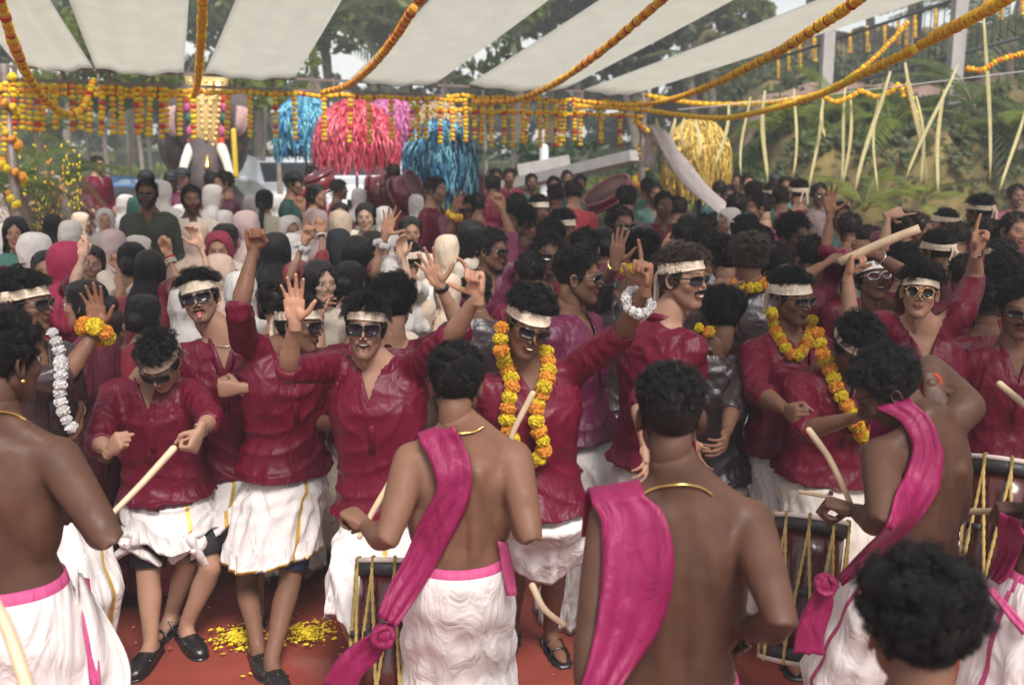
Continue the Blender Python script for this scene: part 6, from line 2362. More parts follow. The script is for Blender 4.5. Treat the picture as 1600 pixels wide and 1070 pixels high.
P('w_hand3', 'woman clapping above the curly head, hands in front of her scarf', (612, 430), 5.6, 0.93, 185, 185, 5, 0, hi=False,
  arms={'r': dict(up=2, el=(640, 446, -1), wr=(628, 402, 1), pose='relaxed', palm=(0, -1, 0), dir=(0, 0, 1))}, look=dict(FEM, skin='fair', hijab='white', top=SAREE['ivory'], seed=16, sleeve=-1))
P('m_reach', 'man reaching an arm sideways behind the stout man', (1212, 426), 5.3, 0.95, 0, 40, 5, 0, hi=False,
  arms={'l': dict(up=2, el=(1252, 436, -1), wr=(1296, 408, 1), pose='relaxed', palm=(0, 0, -1))}, look=dict(skin='brown', hair='curly', top=SATIN, bottom=MUNDU, seed=17, sleeve=0.05))
# ------------------------------------------------------------------ the crowd: one kit of each figure, copied with its parts
def base_kit(female, pose='down', mouth='closed', beard='none', eyes='open', top_seed=0):
    L, F = basis(0)
    H = 1.0
    s = 1.0 if not female else 0.93
    hc = np.array((0, -0.02, 1.600 * s))
    J = dict(s=s, L=L, F=F, hR=headR(0, 5, 0), hc=hc, sh={}, el={}, wr={}, hand={}, palm={}, hdir={}, an={}, kn={}, fd={}, slim=1.0 if not female else 0.95, thick=1.0, hs=1.0)
    J['sc'] = np.array((0, 0.01, 1.395 * s))
    J['pel'] = np.array((0, 0.0, 0.90 * s))
    if pose == 'front':
        for k, sg in (('l', 1), ('r', -1)):
            sh = J['sc'] + L * sg * 0.165 * s
            J['el'][k] = sh + unit((sg * 0.25, -0.35, -0.9)) * 0.28 * s
            J['wr'][k] = J['el'][k] + unit((-sg * 0.55, -0.7, 0.55)) * 0.24 * s
            J['palm'][k] = (-sg, 0.2, 0)
    if pose == 'phone':
        for k, sg in (('l', 1), ('r', -1)):
            sh = J['sc'] + L * sg * 0.165 * s
            J['el'][k] = sh + unit((sg * 0.45, -0.75, -0.25)) * 0.28 * s
            J['wr'][k] = J['el'][k] + unit((-sg * 0.7, -0.3, 0.85)) * 0.23 * s
            J['palm'][k] = (-sg, 0.5, 0)
            J['hand'][k] = 'grip'
    look = dict(female=female, mouth=mouth, beard=beard, eyes=eyes, top=SATIN if not female else SAREE['cream'], bottom=MUNDU if not female else SAREE['cream'], sleeve=0.4 if not female else -1,
                seed=top_seed, topname='kurta' if not female else 'blouse', botname='mundu' if not female else 'saree', gold='none', mhem=0.1, amp=0.012)
    kit, root = build_kit(J, look, False)
    kit.J = J
    return kit


BK = {'m': base_kit(False, 'down', 'closed', 'stubble', top_seed=1), 'm2': base_kit(False, 'front', 'smile', 'moustache', top_seed=2), 'm3': base_kit(False, 'phone', 'closed', 'none', top_seed=3), 'mb': base_kit(False, 'down', 'closed', 'full', top_seed=4),
      'w': base_kit(True, 'down', 'closed', 'none', top_seed=5), 'w2': base_kit(True, 'front', 'smile', 'none', top_seed=6)}


def to_head(g, J, name, m):
    return g.xf(J['hR'], J['hc'], J['s']).mesh(name, m if isinstance(m, list) else [m])


ACC = {}
for sx, J in (('m', BK['m'].J), ('w', BK['w'].J)):
    fr, ls = shades_geo('slim')
    ACC['shades', sx] = to_head(fr.join(ls[0]).join(ls[1]), J, 'sunglasses', BLACKP)
    ACC['band', sx] = to_head(headband_geo((0.058, 0.028), 0.042, 0.010, True, 3), J, 'headband', BAND)
    g = Geo().add(*ellipsoid((0, 0.006, 0.066), (0.088, 0.106, 0.066), None, 20, 12))
    g.add(*loft([(0, -0.07, 0.050), (0, -0.15, 0.038)], [0.068, 0.045], [0.006, 0.004], (1, 0, 0), 12))
    ACC['cap', sx] = to_head(g, J, 'cap', BLACKC)
    for i in range(3):
        ACC['hijab%d' % i, sx] = to_head(hijab_geo(i * 7 + 1, True, 0.7 + 0.3 * (i % 2)), J, 'headscarf', SCARFS['white'])
    for k in ('long', 'bun', 'braid', 'tail'):
        ACC[k, sx] = to_head(longhair_geo(k, 3), J, 'hair', HAIRG)
BEARD = {}
TOPS = {'ma': SATIN, 'pl': SATIN_P, 'rd': SATIN_R, 'br': SATIN_B, 'gr': GREEN, 'ol': OLIVE, 'bk': BLACKC, 'cr': SAREE['cream'], 'iv': SAREE['ivory'], 'mr': SAREE['maroon'], 'pk': SAREE['pinkish'], 'sg': SAREE['greeny'], 'rv': REDV, 'wh': MUNDU}
SK = {'t': 'tan', 'b': 'brown', 'd': 'dark', 'f': 'fair'}


def member(px, ytop, kind, yaw, hair, top, label, D=None, ex='', skin=None, hz=None, group=None, bottom=None):
    """one person of the crowd whose head top the photograph shows at px, ytop"""
    base = BK[kind]
    sx = kind[0]
    H0 = 1.735 if sx == 'm' else 1.635
    H = hz if hz else (H0 * (1 + 0.03 * math.sin(px * 1.7 + ytop)))
    d = ray(px, ytop)
    if D is None:
        D = (H - CAM_Z) / (d[2] / d[1])
    else:
        H = CAM_Z + d[2] / d[1] * D
    sc = H / H0
    x, y, _ = W(px, ytop, D)
    kit = Kit()
    sk = SKIN[SK[skin]] if skin else SKIN['brown' if sx == 'm' else 'tan']
    z0 = 0.0
    if sc > 1.08:                        # stands on something higher than the carpet
        z0 = (sc - 1.0) * H0
        sc = 1.0
    for (nm, data, mats, par, solid, lab) in base.parts:
        if isinstance(data, tuple):
            kit.parts.append((nm, data, mats, par, solid, lab))
            continue
        m = list(mats) if mats else mats
        if nm == 'person':
            m = [sk]
        elif nm in ('kurta', 'blouse'):
            m = [TOPS[top]]
        elif nm in ('mundu', 'saree'):
            m = [TOPS[bottom] if bottom else (TOPS[top] if sx == 'w' else MUNDU), GOLDT]
        kit.parts.append((nm, data, m, par, solid, lab))
    J = base.J
    if hair.startswith('h:'):
        kit.add('headscarf', ACC['hijab%d' % (int(px) % 3), sx], [SCARFS[hair[2:]]], None, 0.004)
    elif hair in ('long', 'bun', 'braid', 'tail'):
        kit.add('hair', ACC[hair, sx], [HAIRG])
        kit.add('loose_strands', ('curves', long_strands('long' if hair == 'long' else 'bun', False), J['hR'] * J['s'], J['hc']), None)
    elif hair:
        kit.add('hair', ('curves', get_hair(hair, False, (0.058, 0.028) if 'n' in ex else None, int(px) % 3, 'o' in ex), J['hR'] * J['s'], J['hc']), None)
    if 's' in ex:
        kit.add('sunglasses', ACC['shades', sx], [BLACKP])
    if 'n' in ex:
        kit.add('headband', ACC['band', sx], [BAND])
    if 'c' in ex:
        kit.add('cap', ACC['cap', sx], [BLACKC])
    return spawn(kit, (x, y, z0), math.radians(yaw), sc, label, 'person', group)


CROWD = [
    # left side, back rows
    (61, 266, 'w2', 10, 'h:pink', 'mr', 'woman in wine shawl and pinkish scarf standing on the bank at the far left', 13, ''),
    (117, 270, 'w2', 20, 'bun', 'mr', 'woman in wine dress between the palms on the bank', 14, ''),
    (150, 243, 'm', 60, 'short', 'ma', 'man in maroon kurta standing highest on the left bank', 14.5, ''),
    (25, 290, 'w', 150, 'h:white', 'iv', 'woman in white scarf before the marigold post at the left', None, ''),
    (22, 312, 'w', 30, 'h:white', 'cr', 'woman with loose white scarf over dark hair at far left', None, ''),
    (43, 310, 'w', 40, 'h:green', 'sg', 'woman in small green headscarf at far left', None, ''),
    (4, 300, 'w', 180, 'h:pink', 'cr', 'woman in pinkish scarf cut by the left edge', None, ''),
    (107, 312, 'w', 40, 'bun', 'cr', 'dark-haired woman glancing down behind the two white scarves', None, ''),
    (134, 304, 'w', 200, 'h:pink', 'pk', 'woman in dusty pink scarf below the maroon man on the bank', None, ''),
    (80, 329, 'w', 160, 'long', 'cr', 'girl with smooth black hair turned away left of the white scarf', None, ''),
    (22, 330, 'w', 20, 'long', 'sg', 'young woman with long black hair looking down at the left edge', 6.9, ''),
    (108, 339, 'w', 170, 'h:white', 'iv', 'woman in grey-white scarf seen from behind, third row left', None, ''),
    (124, 328, 'w', 110, 'h:beige', 'cr', 'woman in beige scarf just behind the grey-white one', None, ''),
    (163, 321, 'w', 80, 'h:white', 'cr', 'woman in cream scarf in profile facing right on the left side', None, ''),
    (160, 300, 'w', 150, 'h:white', 'pk', 'pale scarf half hidden behind the dusty pink scarf', None, ''),
    (50, 356, 'w', 150, 'h:white', 'iv', 'woman in big white scarf bending left near the left edge', 6.3, ''),
    (70, 382, 'w', 20, 'bun', 'mr', 'woman with centre parting looking down below the big white scarf', 6.0, ''),
    (8, 408, 'w', 180, 'h:magenta', 'ma', 'magenta scarf cut by the left edge above the headband man', 5.0, ''),
    (174, 352, 'w', 180, 'h:pink', 'pk', 'woman in large pinkish scarf seen from behind, centre of the left group', 7.0, ''),
    (212, 362, 'w', 120, 'h:white', 'iv', 'woman in white scarf right of the large pinkish one', 7.2, ''),
    (140, 374, 'w', 20, 'bun', 'sg', 'woman with hair clip behind the raised fist on the left', 6.2, ''),
    (134, 425, 'w', 268, 'bun', 'mr', 'woman in profile facing the headband man at the left edge', 4.6, ''),
    (221, 449, 'w', 175, 'bun', 'rv', 'woman with low black bun and red patterned blouse from behind', 4.7, ''),
    (170, 470, 'w', 170, '', 'iv', 'figure wrapped in pale cloth behind the marigold cuff', 4.9, ''),
    (229, 277, 'mb', 12, 'short', 'ol', 'bearded man in dark green shirt and sunglasses taller than the scarves', 8.3, 's'),
    (228, 264, 'm', 10, 'short', 'gr', 'capped man behind the bearded man in sunglasses', 11, 'c'),
    (252, 278, 'w', 170, 'h:white', 'iv', 'white scarf between the two bearded men, back row', 10, ''),
    (297, 287, 'mb', 25, 'short', 'cr', 'bearded man with glasses pushed up on his head', 8.6, ''),
    (267, 265, 'm', 20, 'short', 'cr', 'capped boy below the elephant tusk, left one', 12, 'c'),
    (285, 261, 'm', 10, 'short', 'pl', 'capped boy below the elephant tusk, right one', 12, 'c'),
    (329, 267, 'm', 200, 'short', 'pl', 'dark head directly below the elephant trunk', 12.5, ''),
    (352, 266, 'm2', 300, 'short', 'pl', 'man in violet shirt holding his hands to his mouth', 10.5, ''),
    (331, 284, 'w', 175, 'h:white', 'iv', 'white scarf below the elephant trunk', 10, ''),
    (257, 325, 'w2', 20, 'bun', 'cr', 'smiling girl with hand at her chin beside the green shirt', None, ''),
    (285, 329, 'w2', 10, 'h:white', 'cr', 'smiling woman in cream scarf left of the peach scarf', None, ''),
    (305, 341, 'w', 190, 'h:peach', 'pk', 'woman in peach scarf seen from behind', 7.3, ''),
    (280, 316, 'w', 180, 'h:white', 'iv', 'pale scarf behind the smiling cream scarf', None, ''),
    (318, 314, 'w', 100, 'h:beige', 'sg', 'woman in green collar and cream scarf, small, behind the peach scarf', None, ''),
    (350, 324, 'w', 180, 'h:white', 'iv', 'white scarf right of the bearded man', None, ''),
    (385, 323, 'w', 185, 'h:pink', 'pk', 'large pink-grey scarf left of the raised fist', 7.4, ''),
    (350, 341, 'w', 150, 'bun', 'cr', 'dark bun just behind the maroon-scarfed girl', 7.2, ''),
    (340, 354, 'w2', 12, 'h:maroon', 'mr', 'smiling girl in maroon headscarf', 6.6, ''),
    (375, 416, 'w', 200, 'h:white', 'iv', 'white scarf right behind the tongue man', 5.2, ''),
    (232, 318, 'w', 160, 'h:green', 'sg', 'dark green scarf under the bearded man', 9.0, ''),
    (345, 292, 'w', 180, 'h:white', 'iv', 'pale scarf below the violet shirt', 11, ''),
    (195, 300, 'w', 180, 'h:white', 'iv', 'small white scarf left of the green shirt', 11, ''),
    (12, 345, 'w', 180, 'h:white', 'cr', 'white scarf low at the left edge', 7.0, ''),
    # middle left
    (412, 290, 'w', 180, 'braid', 'cr', 'woman with a thick black plait down her back', 9.6, ''),
    (456, 267, 'm', 80, 'short', 'gr', 'man in dark green shirt and black cap in profile', 10.5, 'c'),
    (486, 258, 'm', 60, 'short', 'rd', 'man in bright red shirt behind the round drum edge', 13, ''),
    (527, 279, 'm2', 100, 'short', 'rd', 'man in bright red shirt bent beside the white car', 12, ''),
    (492, 282, 'w', 75, 'tail', 'pk', 'woman with brown tied hair facing right', 10, ''),
    (484, 306, 'w', 160, 'h:grey', 'cr', 'woman in grey-brown scarf near the cap man', None, ''),
    (615, 255, 'm', 190, 'short', 'rd', 'man in red jersey carrying a big maroon drum', 12.5, ''),
    (677, 274, 'm', 70, 'short', 'ma', 'man in bright maroon kurta and white mundu in profile', 9.2, ''),
    (770, 272, 'm', 180, 'short', 'ma', 'man in maroon kurta seen from behind beside the blue tinsel', 11, ''),
    (774, 262, 'm', 10, 'short', 'ma', 'head behind the maroon back beside the tinsel', 13.5, ''),
    (530, 323, 'w', 185, 'h:beige', 'cr', 'woman in beige scarf seen from behind in the middle', 7.6, ''),
    (571, 310, 'w', 0, 'bun', 'cr', 'woman with centre parting facing the camera, eyes lowered', 8.0, ''),
    (452, 331, 'w2', 30, 'h:white', 'cr', 'woman in white scarf with face turned right, middle left', 7.6, ''),
    (456, 358, 'w', 180, 'h:white', 'iv', 'white scarf just below the face in white scarf', 6.8, ''),
    (530, 310, 'w', 10, 'bun', 'cr', 'dark hair behind the beige scarf', 9.5, ''),
    (640, 330, 'w', 15, 'bun', 'cr', 'woman with cream dupatta over dark hair right of the flower cuff', 7.0, ''),
    (582, 352, 'w', 40, 'long', 'pk', 'woman partly hidden by the arm with the flower cuff', 6.7, ''),
    (735, 335, 'w', 70, 'long', 'cr', 'woman with long wavy hair in profile facing right', 6.6, ''),
    (497, 395, 'w', 35, 'long', 'cr', 'woman with long dark hair frowning to the right', 5.2, ''),
    (545, 398, 'w', 170, 'bun', 'pk', 'dark hair of the woman right of the frowning one', 5.5, ''),
    (410, 380, 'w', 60, 'long', 'cr', 'girl looking right left of the flower wrist', 6.2, ''),
    (465, 392, 'w', 180, 'h:white', 'iv', 'white scarf behind the frowning woman', 6.2, ''),
    (430, 440, 'm', 190, 'wavy', 'ma', 'black-haired man behind the raised arm of the gold-edged mundu man', 4.9, ''),
    (637, 374, 'm', 175, 'short', 'wh', 'man with broad white headband from behind above the curly head', 6.2, 'n'),
    (600, 440, 'w', 180, 'h:beige', 'cr', 'cream cloth over a head behind the watch hand', 5.4, ''),
    (655, 460, 'w', 180, 'h:beige', 'cr', 'cream shawl below the watch hand', 5.6, ''),
    (392, 300, 'w', 180, 'h:white', 'iv', 'white scarf left of the plait', 11, ''),
    (435, 300, 'w', 180, 'h:white', 'cr', 'small pale scarf right of the plait', 12, ''),
    (560, 290, 'w', 160, 'h:white', 'iv', 'small white scarf in front of the white car', 12, ''),
    (600, 318, 'w', 190, 'h:white', 'iv', 'small pale scarf below the round drums', 10, ''),
    (650, 300, 'w', 180, 'h:white', 'cr', 'small pale scarf left of the maroon profile man', 11.5, ''),
    # middle
    (816, 316, 'm', 290, 'wavy', 'pl', 'man in plum kurta with swept hair facing left', 7.2, ''),
    (840, 302, 'm', 20, 'short', 'ma', 'man behind the plum kurta, forehead in shade', 8.6, 'n'),
    (808, 300, 'm', 180, 'short', 'ma', 'dark back of a head beside the plum kurta', 8.8, ''),
    (870, 286, 'm', 210, 'short', 'ma', 'man in maroon with short hair left of the broad red back', 10.2, ''),
    (896, 280, 'm', 182, 'short', 'rd', 'broad man in bright red kurta seen from behind', 9.4, ''),
    (864, 274, 'm', 10, 'short', 'gr', 'man in green far behind the red back, left one', 14, ''),
    (885, 265, 'm', 20, 'short', 'gr', 'man in green far behind the red back, middle one', 16, ''),
    (906, 272, 'm', 0, 'short', 'gr', 'man in green far behind the red back, right one', 13.5, ''),
    (878, 327, 'm', 30, 'curly', 'ma', 'curly head looking right above the sunglasses man', 7.2, 'n'),
    (862, 342, 'm', 200, 'curly', 'ma', 'curly black head seen from behind, lower one', 6.6, ''),
    (852, 362, 'm', 20, 'wavy', 'ma', 'man with square sunglasses behind the profile man', 5.9, 's'),
    (915, 357, 'm', 180, 'curly', 'br', 'curly head above the profile man', 6.2, ''),
    (966, 319, 'm2', 30, 'short', 'ma', 'moustached man in sunglasses and red kurta, middle of the crowd', 6.9, 's'),
    (980, 290, 'm', 200, 'curly', 'br', 'man in brown shirt from behind near the marigold post', 8.3, ''),
    (1037, 297, 'm', 5, 'short', 'ma', 'young man in maroon kurta with folded arms facing the camera', 8.8, ''),
    (1022, 284, 'm', 10, 'short', 'gr', 'man in dark green behind the young man with folded arms', 11, ''),
    (1012, 277, 'm', 190, 'short', 'gr', 'dark head beside the marigold post', 12.5, ''),
    (1075, 341, 'm', 170, 'curly', 'ma', 'rounded curly head above the tall headband man', 6.4, ''),
    (1078, 326, 'w', 190, 'bun', 'ma', 'dark hair behind the rounded curls', 7.2, ''),
    (1102, 332, 'm3', 200, 'curly', 'ma', 'man holding a camera to his eye', 7.2, ''),
    (1117, 358, 'm', 180, 'curly', 'br', 'dark crown beside the tall headband man', 6.2, ''),
    (1142, 319, 'w', 300, 'h:white', 'cr', 'woman with white scarf slipped back, facing left', 7.7, ''),
    (1166, 336, 'm', 180, 'curly', 'ma', 'thick curly head from behind, right of the scarf woman', 6.6, ''),
    (1152, 299, 'm', 170, 'short', 'gr', 'greyish short-haired head above the scarf woman', 9, ''),
    (1135, 371, 'm', 185, 'bigcurl', 'br', 'tall dark curls left of the marigold collar', 5.6, ''),
    (1178, 281, 'm', 180, 'short', 'gr', 'man in green kurta from behind with black hair', 10, ''),
    (1166, 271, 'm', 20, 'short', 'gr', 'man in green facing left far behind', 13.5, ''),
    (1148, 270, 'm', 10, 'short', 'gr', 'dark-haired man in green, back row, beside the white sling', 15, ''),
    (1138, 288, 'm', 0, 'short', 'gr', 'man with glasses in green at the end of the white sling', 12, ''),
    (1125, 281, 'm', 180, 'short', 'gr', 'small dark head over the white sling', 13.5, ''),
    (1112, 276, 'm', 180, 'short', 'gr', 'small dark head left over the white sling', 14.5, ''),
    (1193, 301, 'm', 260, 'curly', 'pl', 'man in violet kurta right of the green back', 8.4, ''),
    (1060, 305, 'm', 180, 'short', 'ma', 'dark head right of the folded-arms man', 9.5, ''),
    (945, 345, 'w', 180, 'bun', 'ma', 'small dark head left of the phone man', 6.8, ''),
    (930, 300, 'm', 180, 'short', 'gr', 'small dark head under the big tilted drum', 11, ''),
    (830, 270, 'm', 10, 'short', 'gr', 'man in green before the hedge left of the ramp', 14, ''),
    (795, 262, 'm', 10, 'short', 'ma', 'man with flowers at his neck before the hedge', 14, ''),
    (745, 300, 'm', 180, 'short', 'ma', 'dark head below the blue tinsel', 10.5, ''),
    # right
    (1210, 271, 'm', 10, 'short', 'gr', 'man in green back row under the first long strip', 14, 'c'),
    (1226, 275, 'm', 0, 'short', 'gr', 'man in green back row under the second long strip', 13, ''),
    (1205, 286, 'm', 180, 'short', 'gr', 'dark head in the green row nearer the camera', 11, 'n'),
    (1222, 290, 'm', 200, 'short', 'gr', 'dark head in front of the green row', 10.5, ''),
    (1250, 280, 'm', 195, 'curly', 'ma', 'man in maroon with knotted white headband from behind', 9.2, 'n'),
    (1279, 285, 'm', 10, 'short', 'gr', 'man with sunglasses below the leaning marigold twig', 11, 's'),
    (1238, 336, 'm', 35, 'bigcurl', 'ma', 'man with long curls and dark sunglasses, smiling to the right', 6.6, 's'),
    (1310, 314, 'm', 20, 'short', 'gr', 'blurred man behind the spread hand', 9, ''),
    (1276, 325, 'w', 190, 'h:grey', 'mr', 'brown scarf left of the spread hand', 8.4, ''),
    (1282, 340, 'w', 185, 'h:grey', 'mr', 'brown scarf lower, left of the spread hand', 7.6, ''),
    (1432, 331, 'm', 60, 'curly', 'ma', 'man looking right behind the wooden stick', 7.4, ''),
    (1482, 324, 'm', 250, 'short', 'ma', 'man with white knotted headband before the mossy bank', 8.2, 'n'),
    (1536, 304, 'm', 215, 'curly', 'ma', 'man with headband tails in bright maroon kurta on the right', 8.2, 'n'),
    (1588, 286, 'm2', 0, 'short', 'mr', 'man in brown shirt standing before the bank at the right edge', 11.5, ''),
    (1585, 329, 'm', 10, 'curly', 'ma', 'frowning man at the right edge with wavy fringe', 7.0, ''),
    (1470, 359, 'm', 210, 'curly', 'ma', 'thick curly head between stick and pointing hand', 5.9, 'n'),
    (1570, 370, 'm', 200, 'short', 'ma', 'headbanded head right of the pointing hand', 6.0, 'n'),
    (1415, 379, 'm', 185, 'curly', 'ma', 'low dark hair above the high curls', 5.7, ''),
    (1345, 391, 'm', 190, 'curly', 'ma', 'dark hair above the white headband with goggles', 5.6, ''),
    (1575, 388, 'm', 185, 'curly', 'ma', 'dark curls at the right edge, upper', 5.4, ''),
    (1568, 412, 'm', 190, 'bigcurl', 'ma', 'man with big curls and bright maroon back at the right edge', 4.9, ''),
    (1510, 395, 'm', 180, 'curly', 'ma', 'head hidden behind the pointing arm', 5.6, ''),
    (1300, 395, 'm', 180, 'curly', 'ma', 'dark hair left of the upright forearm', 5.8, ''),
    (1330, 330, 'm', 180, 'short', 'ma', 'man with his back turned left of the crossed arms', 7.6, ''),
    (1215, 380, 'm', 190, 'curly', 'ma', 'dark curls left of the stout man', 5.6, ''),
    (1500, 345, 'm', 180, 'short', 'ma', 'short-haired head left of the headband tails', 7.4, ''),
    (1550, 340, 'm', 180, 'short', 'ma', 'short-haired head right of the watch hand', 7.2, ''),
    (1360, 350, 'm', 180, 'short', 'ma', 'short-haired head under the wooden stick', 7.0, ''),
    (1190, 350, 'm', 180, 'short', 'br', 'short-haired head behind the marigold collar', 6.6, ''),
    (700, 360, 'w', 200, 'h:beige', 'cr', 'cream-scarfed woman left of the long wavy hair', 6.6, ''),
    (700, 420, 'w', 180, 'h:beige', 'cr', 'cream-draped figure right of the watch hand', 5.8, ''),
    (745, 420, 'm', 180, 'curly', 'br', 'man in dark brown shirt behind the pistol-shaped hand', 5.2, ''),
    (560, 460, 'm', 180, 'wavy', 'ma', 'dark hair between the laughing man and the curly head', 5.0, ''),
    (1545, 440, 'm', 185, 'curly', 'ma', 'man in bright maroon left of the edge man', 4.8, ''),
    (830, 395, 'm', 190, 'curly', 'ma', 'dark curls left of the square sunglasses', 5.6, ''),
    (1050, 400, 'm', 190, 'curly', 'br', 'dark curls tucked behind the tall headband man', 5.4, ''),
    (285, 440, 'w', 180, 'h:white', 'iv', 'pale scarf behind the tongue man on his left', 5.4, ''),
]
for e in CROWD:
    px, yt, kind, yaw, hair, top, lab, D, ex = e
    if hair == 'curly' and 'curl' not in lab:
        hair = ('wavy', 'short', 'fade')[int(px) % 3]
    if kind == 'w' and hair.startswith('h:') and 'behind' not in lab and int(px) % 2:
        yaw += 55 if px % 4 < 2 else -60
    sk = 'f' if int(px) % 2 else 't'
    if px > 760 or kind[0] == 'm':
        sk = 'b' if (px * 7 + yt) % 3 else 't'
    member(px, yt, kind, yaw, hair, top, lab, D, ex, sk)
# ------------------------------------------------------------------ cloth, flowers and jewellery on the people in front
def person_bvh(J, skip=('hair', 'beard')):
    V, F, n = [], [], 0
    root = J['root']
    for (nm, data, mats, par, solid, lab) in J['kit'].parts:
        if isinstance(data, tuple) or nm in skip:
            continue
        k = len(data.vertices)
        v = np.empty(k * 3)
        data.vertices.foreach_get('co', v)
        V.append(v.reshape(-1, 3) + root)
        F += [tuple(i + n for i in p.vertices) for p in data.polygons]
        n += k
    V = np.vstack(V)
    return BVHTree.FromPolygons([tuple(x) for x in V.tolist()], F)


def onto(bvh, px, py, off=0.01, last=None):
    d = ray(px, py)
    d = d / np.linalg.norm(d)
    h = bvh.ray_cast(Vector(CAMV), Vector(d), 12)
    if h[0] is not None:
        p = np.array(h[0])
        return p - d * off
    if last is not None:
        return CAMV + d * np.linalg.norm(last - CAMV)
    return None


def drape(J, rows, label, m=11, sub=5, off=0.012, name='shoulder_cloth', material=None, parent=None, wrap=None, k=0.010):
    """cloth laid over a figure between two edges seen in the photograph"""
    bvh = person_bvh(J)
    Lq = spline([(a[0], a[1], 0) for a in rows], sub)
    Rq = spline([(a[2], a[3], 0) for a in rows], sub)
    grid = np.full((len(Lq), m, 3), np.nan)
    for i in range(len(Lq)):
        for j in range(m):
            u = j / (m - 1)
            x, y = Lq[i][:2] * (1 - u) + Rq[i][:2] * u
            p = onto(bvh, x, y, off)
            if p is not None:
                grid[i, j] = p
    dist = np.linalg.norm(grid - CAMV, axis=2)
    med = np.nanmedian(dist)
    dist[(dist > med + 0.30)] = np.nan
    # fill holes and relax the depths
    fill = np.where(np.isnan(dist), np.nanmean(dist), dist)
    for _ in range(60):
        s = (np.roll(fill, 1, 0) + np.roll(fill, -1, 0) + np.roll(fill, 1, 1) + np.roll(fill, -1, 1))
        s2 = s / 4
        s2[0], s2[-1] = fill[1], fill[-2]
        s2[:, 0], s2[:, -1] = fill[:, 1], fill[:, -2]
        fill = np.where(np.isnan(dist), s2, np.minimum(dist, 0.5 * fill + 0.5 * s2))
    V = []
    for i in range(len(Lq)):
        for j in range(m):
            u = j / (m - 1)
            x, y = Lq[i][:2] * (1 - u) + Rq[i][:2] * u
            d = ray(x, y)
            d /= np.linalg.norm(d)
            V.append(CAMV + d * (fill[i, j] + k * math.sin(u * 17 + i * 0.18) * (0.25 + 0.75 * i / len(Lq)) - 0.004))
    if wrap is not None:                      # the end goes over the shoulder to the front
        top = np.array(V[:m])
        w1 = top + np.array(wrap) * 0.5 + (0, 0, 0.012)
        w2 = top + np.array(wrap) + (0, 0, -0.03)
        w3 = top + np.array(wrap) * 1.3 + (0, 0, -0.16)
        V = list(w3) + list(w2) + list(w1) + V
    nr = len(V) // m
    F = [(a * m + b, a * m + b + 1, (a + 1) * m + b + 1, (a + 1) * m + b) for a in range(nr - 1) for b in range(m - 1)]
    V = np.array(V) - J['root']
    o = link(name, Geo().add(V, F).mesh(name, [material or PINKS]), J['obj'])
    if label:
        o['label'] = label
    s = o.modifiers.new('thickness', 'SOLIDIFY')
    s.thickness = 0.006
    s.offset = 0
    return o


def knot_tail(J, px, py, r, tail, D, material=PINKS, name='knot'):
    c = W(px, py, D)
    g = Geo()
    rr = np.random.default_rng(int(px))
    for k in range(6):
        a = rr.uniform(0, 6.28)
        q = [c + np.array((math.cos(a + t * 4.2) * r * 0.75, -0.35 * r + 0.3 * r * math.sin(t * 5), math.sin(a + t * 4.2) * r * 0.75)) for t in np.linspace(0, 1, 12)]
        g.add(*tube(q, r * 0.34, 8, flat=0.6))
    g.add(*ellipsoid(c, (r * 0.9, r * 0.7, r * 0.9)))
    T = [W(x, y, D + 0.02) for x, y in tail]
    P_ = spline(np.array([c] + T), 7)
    w = np.interp(np.linspace(0, 1, len(P_)), [0, 0.25, 1], [r * 1.2, r * 2.2, r * 3.0])
    v, f = ribbon_geo(P_, w, 0.012, (0.1, -1, 0.1), ripple=r * 0.22)
    g.add(v, f)
    link(name, g.xf(np.eye(3), -J['root']).mesh(name, [material]), J['obj'])


J = PEOPLE['drum_second']
drape(J, [(656, 690, 712, 670), (662, 700, 727, 700), (676, 730, 737, 732), (681, 768, 733, 781), (655, 816, 706, 838), (633, 870, 674, 895), (606, 921, 641, 946), (590, 962, 618, 980)], 'magenta cloth over the shoulder, knotted at the hip', wrap=(-0.02, 0.10, 0.0))
knot_tail(J, 600, 990, 0.036, [(575, 1015), (545, 1045), (530, 1075)], 2.82)
J = PEOPLE['drum_centre']
drape(J, [(926, 788, 1008, 775), (938, 810, 1036, 800), (941, 840, 1052, 857), (938, 920, 1049, 920), (927, 1000, 1026, 990), (905, 1085, 975, 1065), (880, 1180, 930, 1150)], 'magenta cloth over the left shoulder', wrap=(-0.01, 0.13, 0.01))
J = PEOPLE['drum_right']
drape(J, [(1372, 640, 1428, 630), (1404, 656, 1455, 655), (1422, 686, 1468, 690), (1424, 711, 1473, 712), (1412, 745, 1470, 745), (1400, 771, 1464, 771), (1385, 820, 1435, 812), (1350, 857, 1395, 852), (1308, 900, 1316, 915)], 'magenta cloth over the shoulder, knotted at the hip', wrap=(-0.0, 0.05, -0.01))
knot_tail(J, 1288, 910, 0.033, [(1280, 945), (1268, 985), (1262, 1020)], 2.80)
J = PEOPLE['drum_edge']
drape(J, [(1562, 800, 1592, 812), (1558, 830, 1600, 840), (1562, 860, 1592, 866), (1552, 885, 1575, 900), (1548, 905, 1560, 912)], 'magenta cloth end hanging at the hip', off=0.03)
for key, px0, py0, px1, py1 in (('drum_left', 120, 882, 178, 905), ('drum_left', 132, 900, 150, 1075), ('drum_second', 786, 845, 800, 930), ('drum_edge', 1545, 915, 1605, 990)):
    J = PEOPLE[key]
    drape(J, [(px0 - 8, py0, px0 + 8, py0 + 3), ((px0 + px1) / 2 - 9, (py0 + py1) / 2, (px0 + px1) / 2 + 9, (py0 + py1) / 2 + 2), (px1 - 8, py1, px1 + 8, py1)], None, m=5, off=0.014, name='border', material=PINKT, k=0.004)


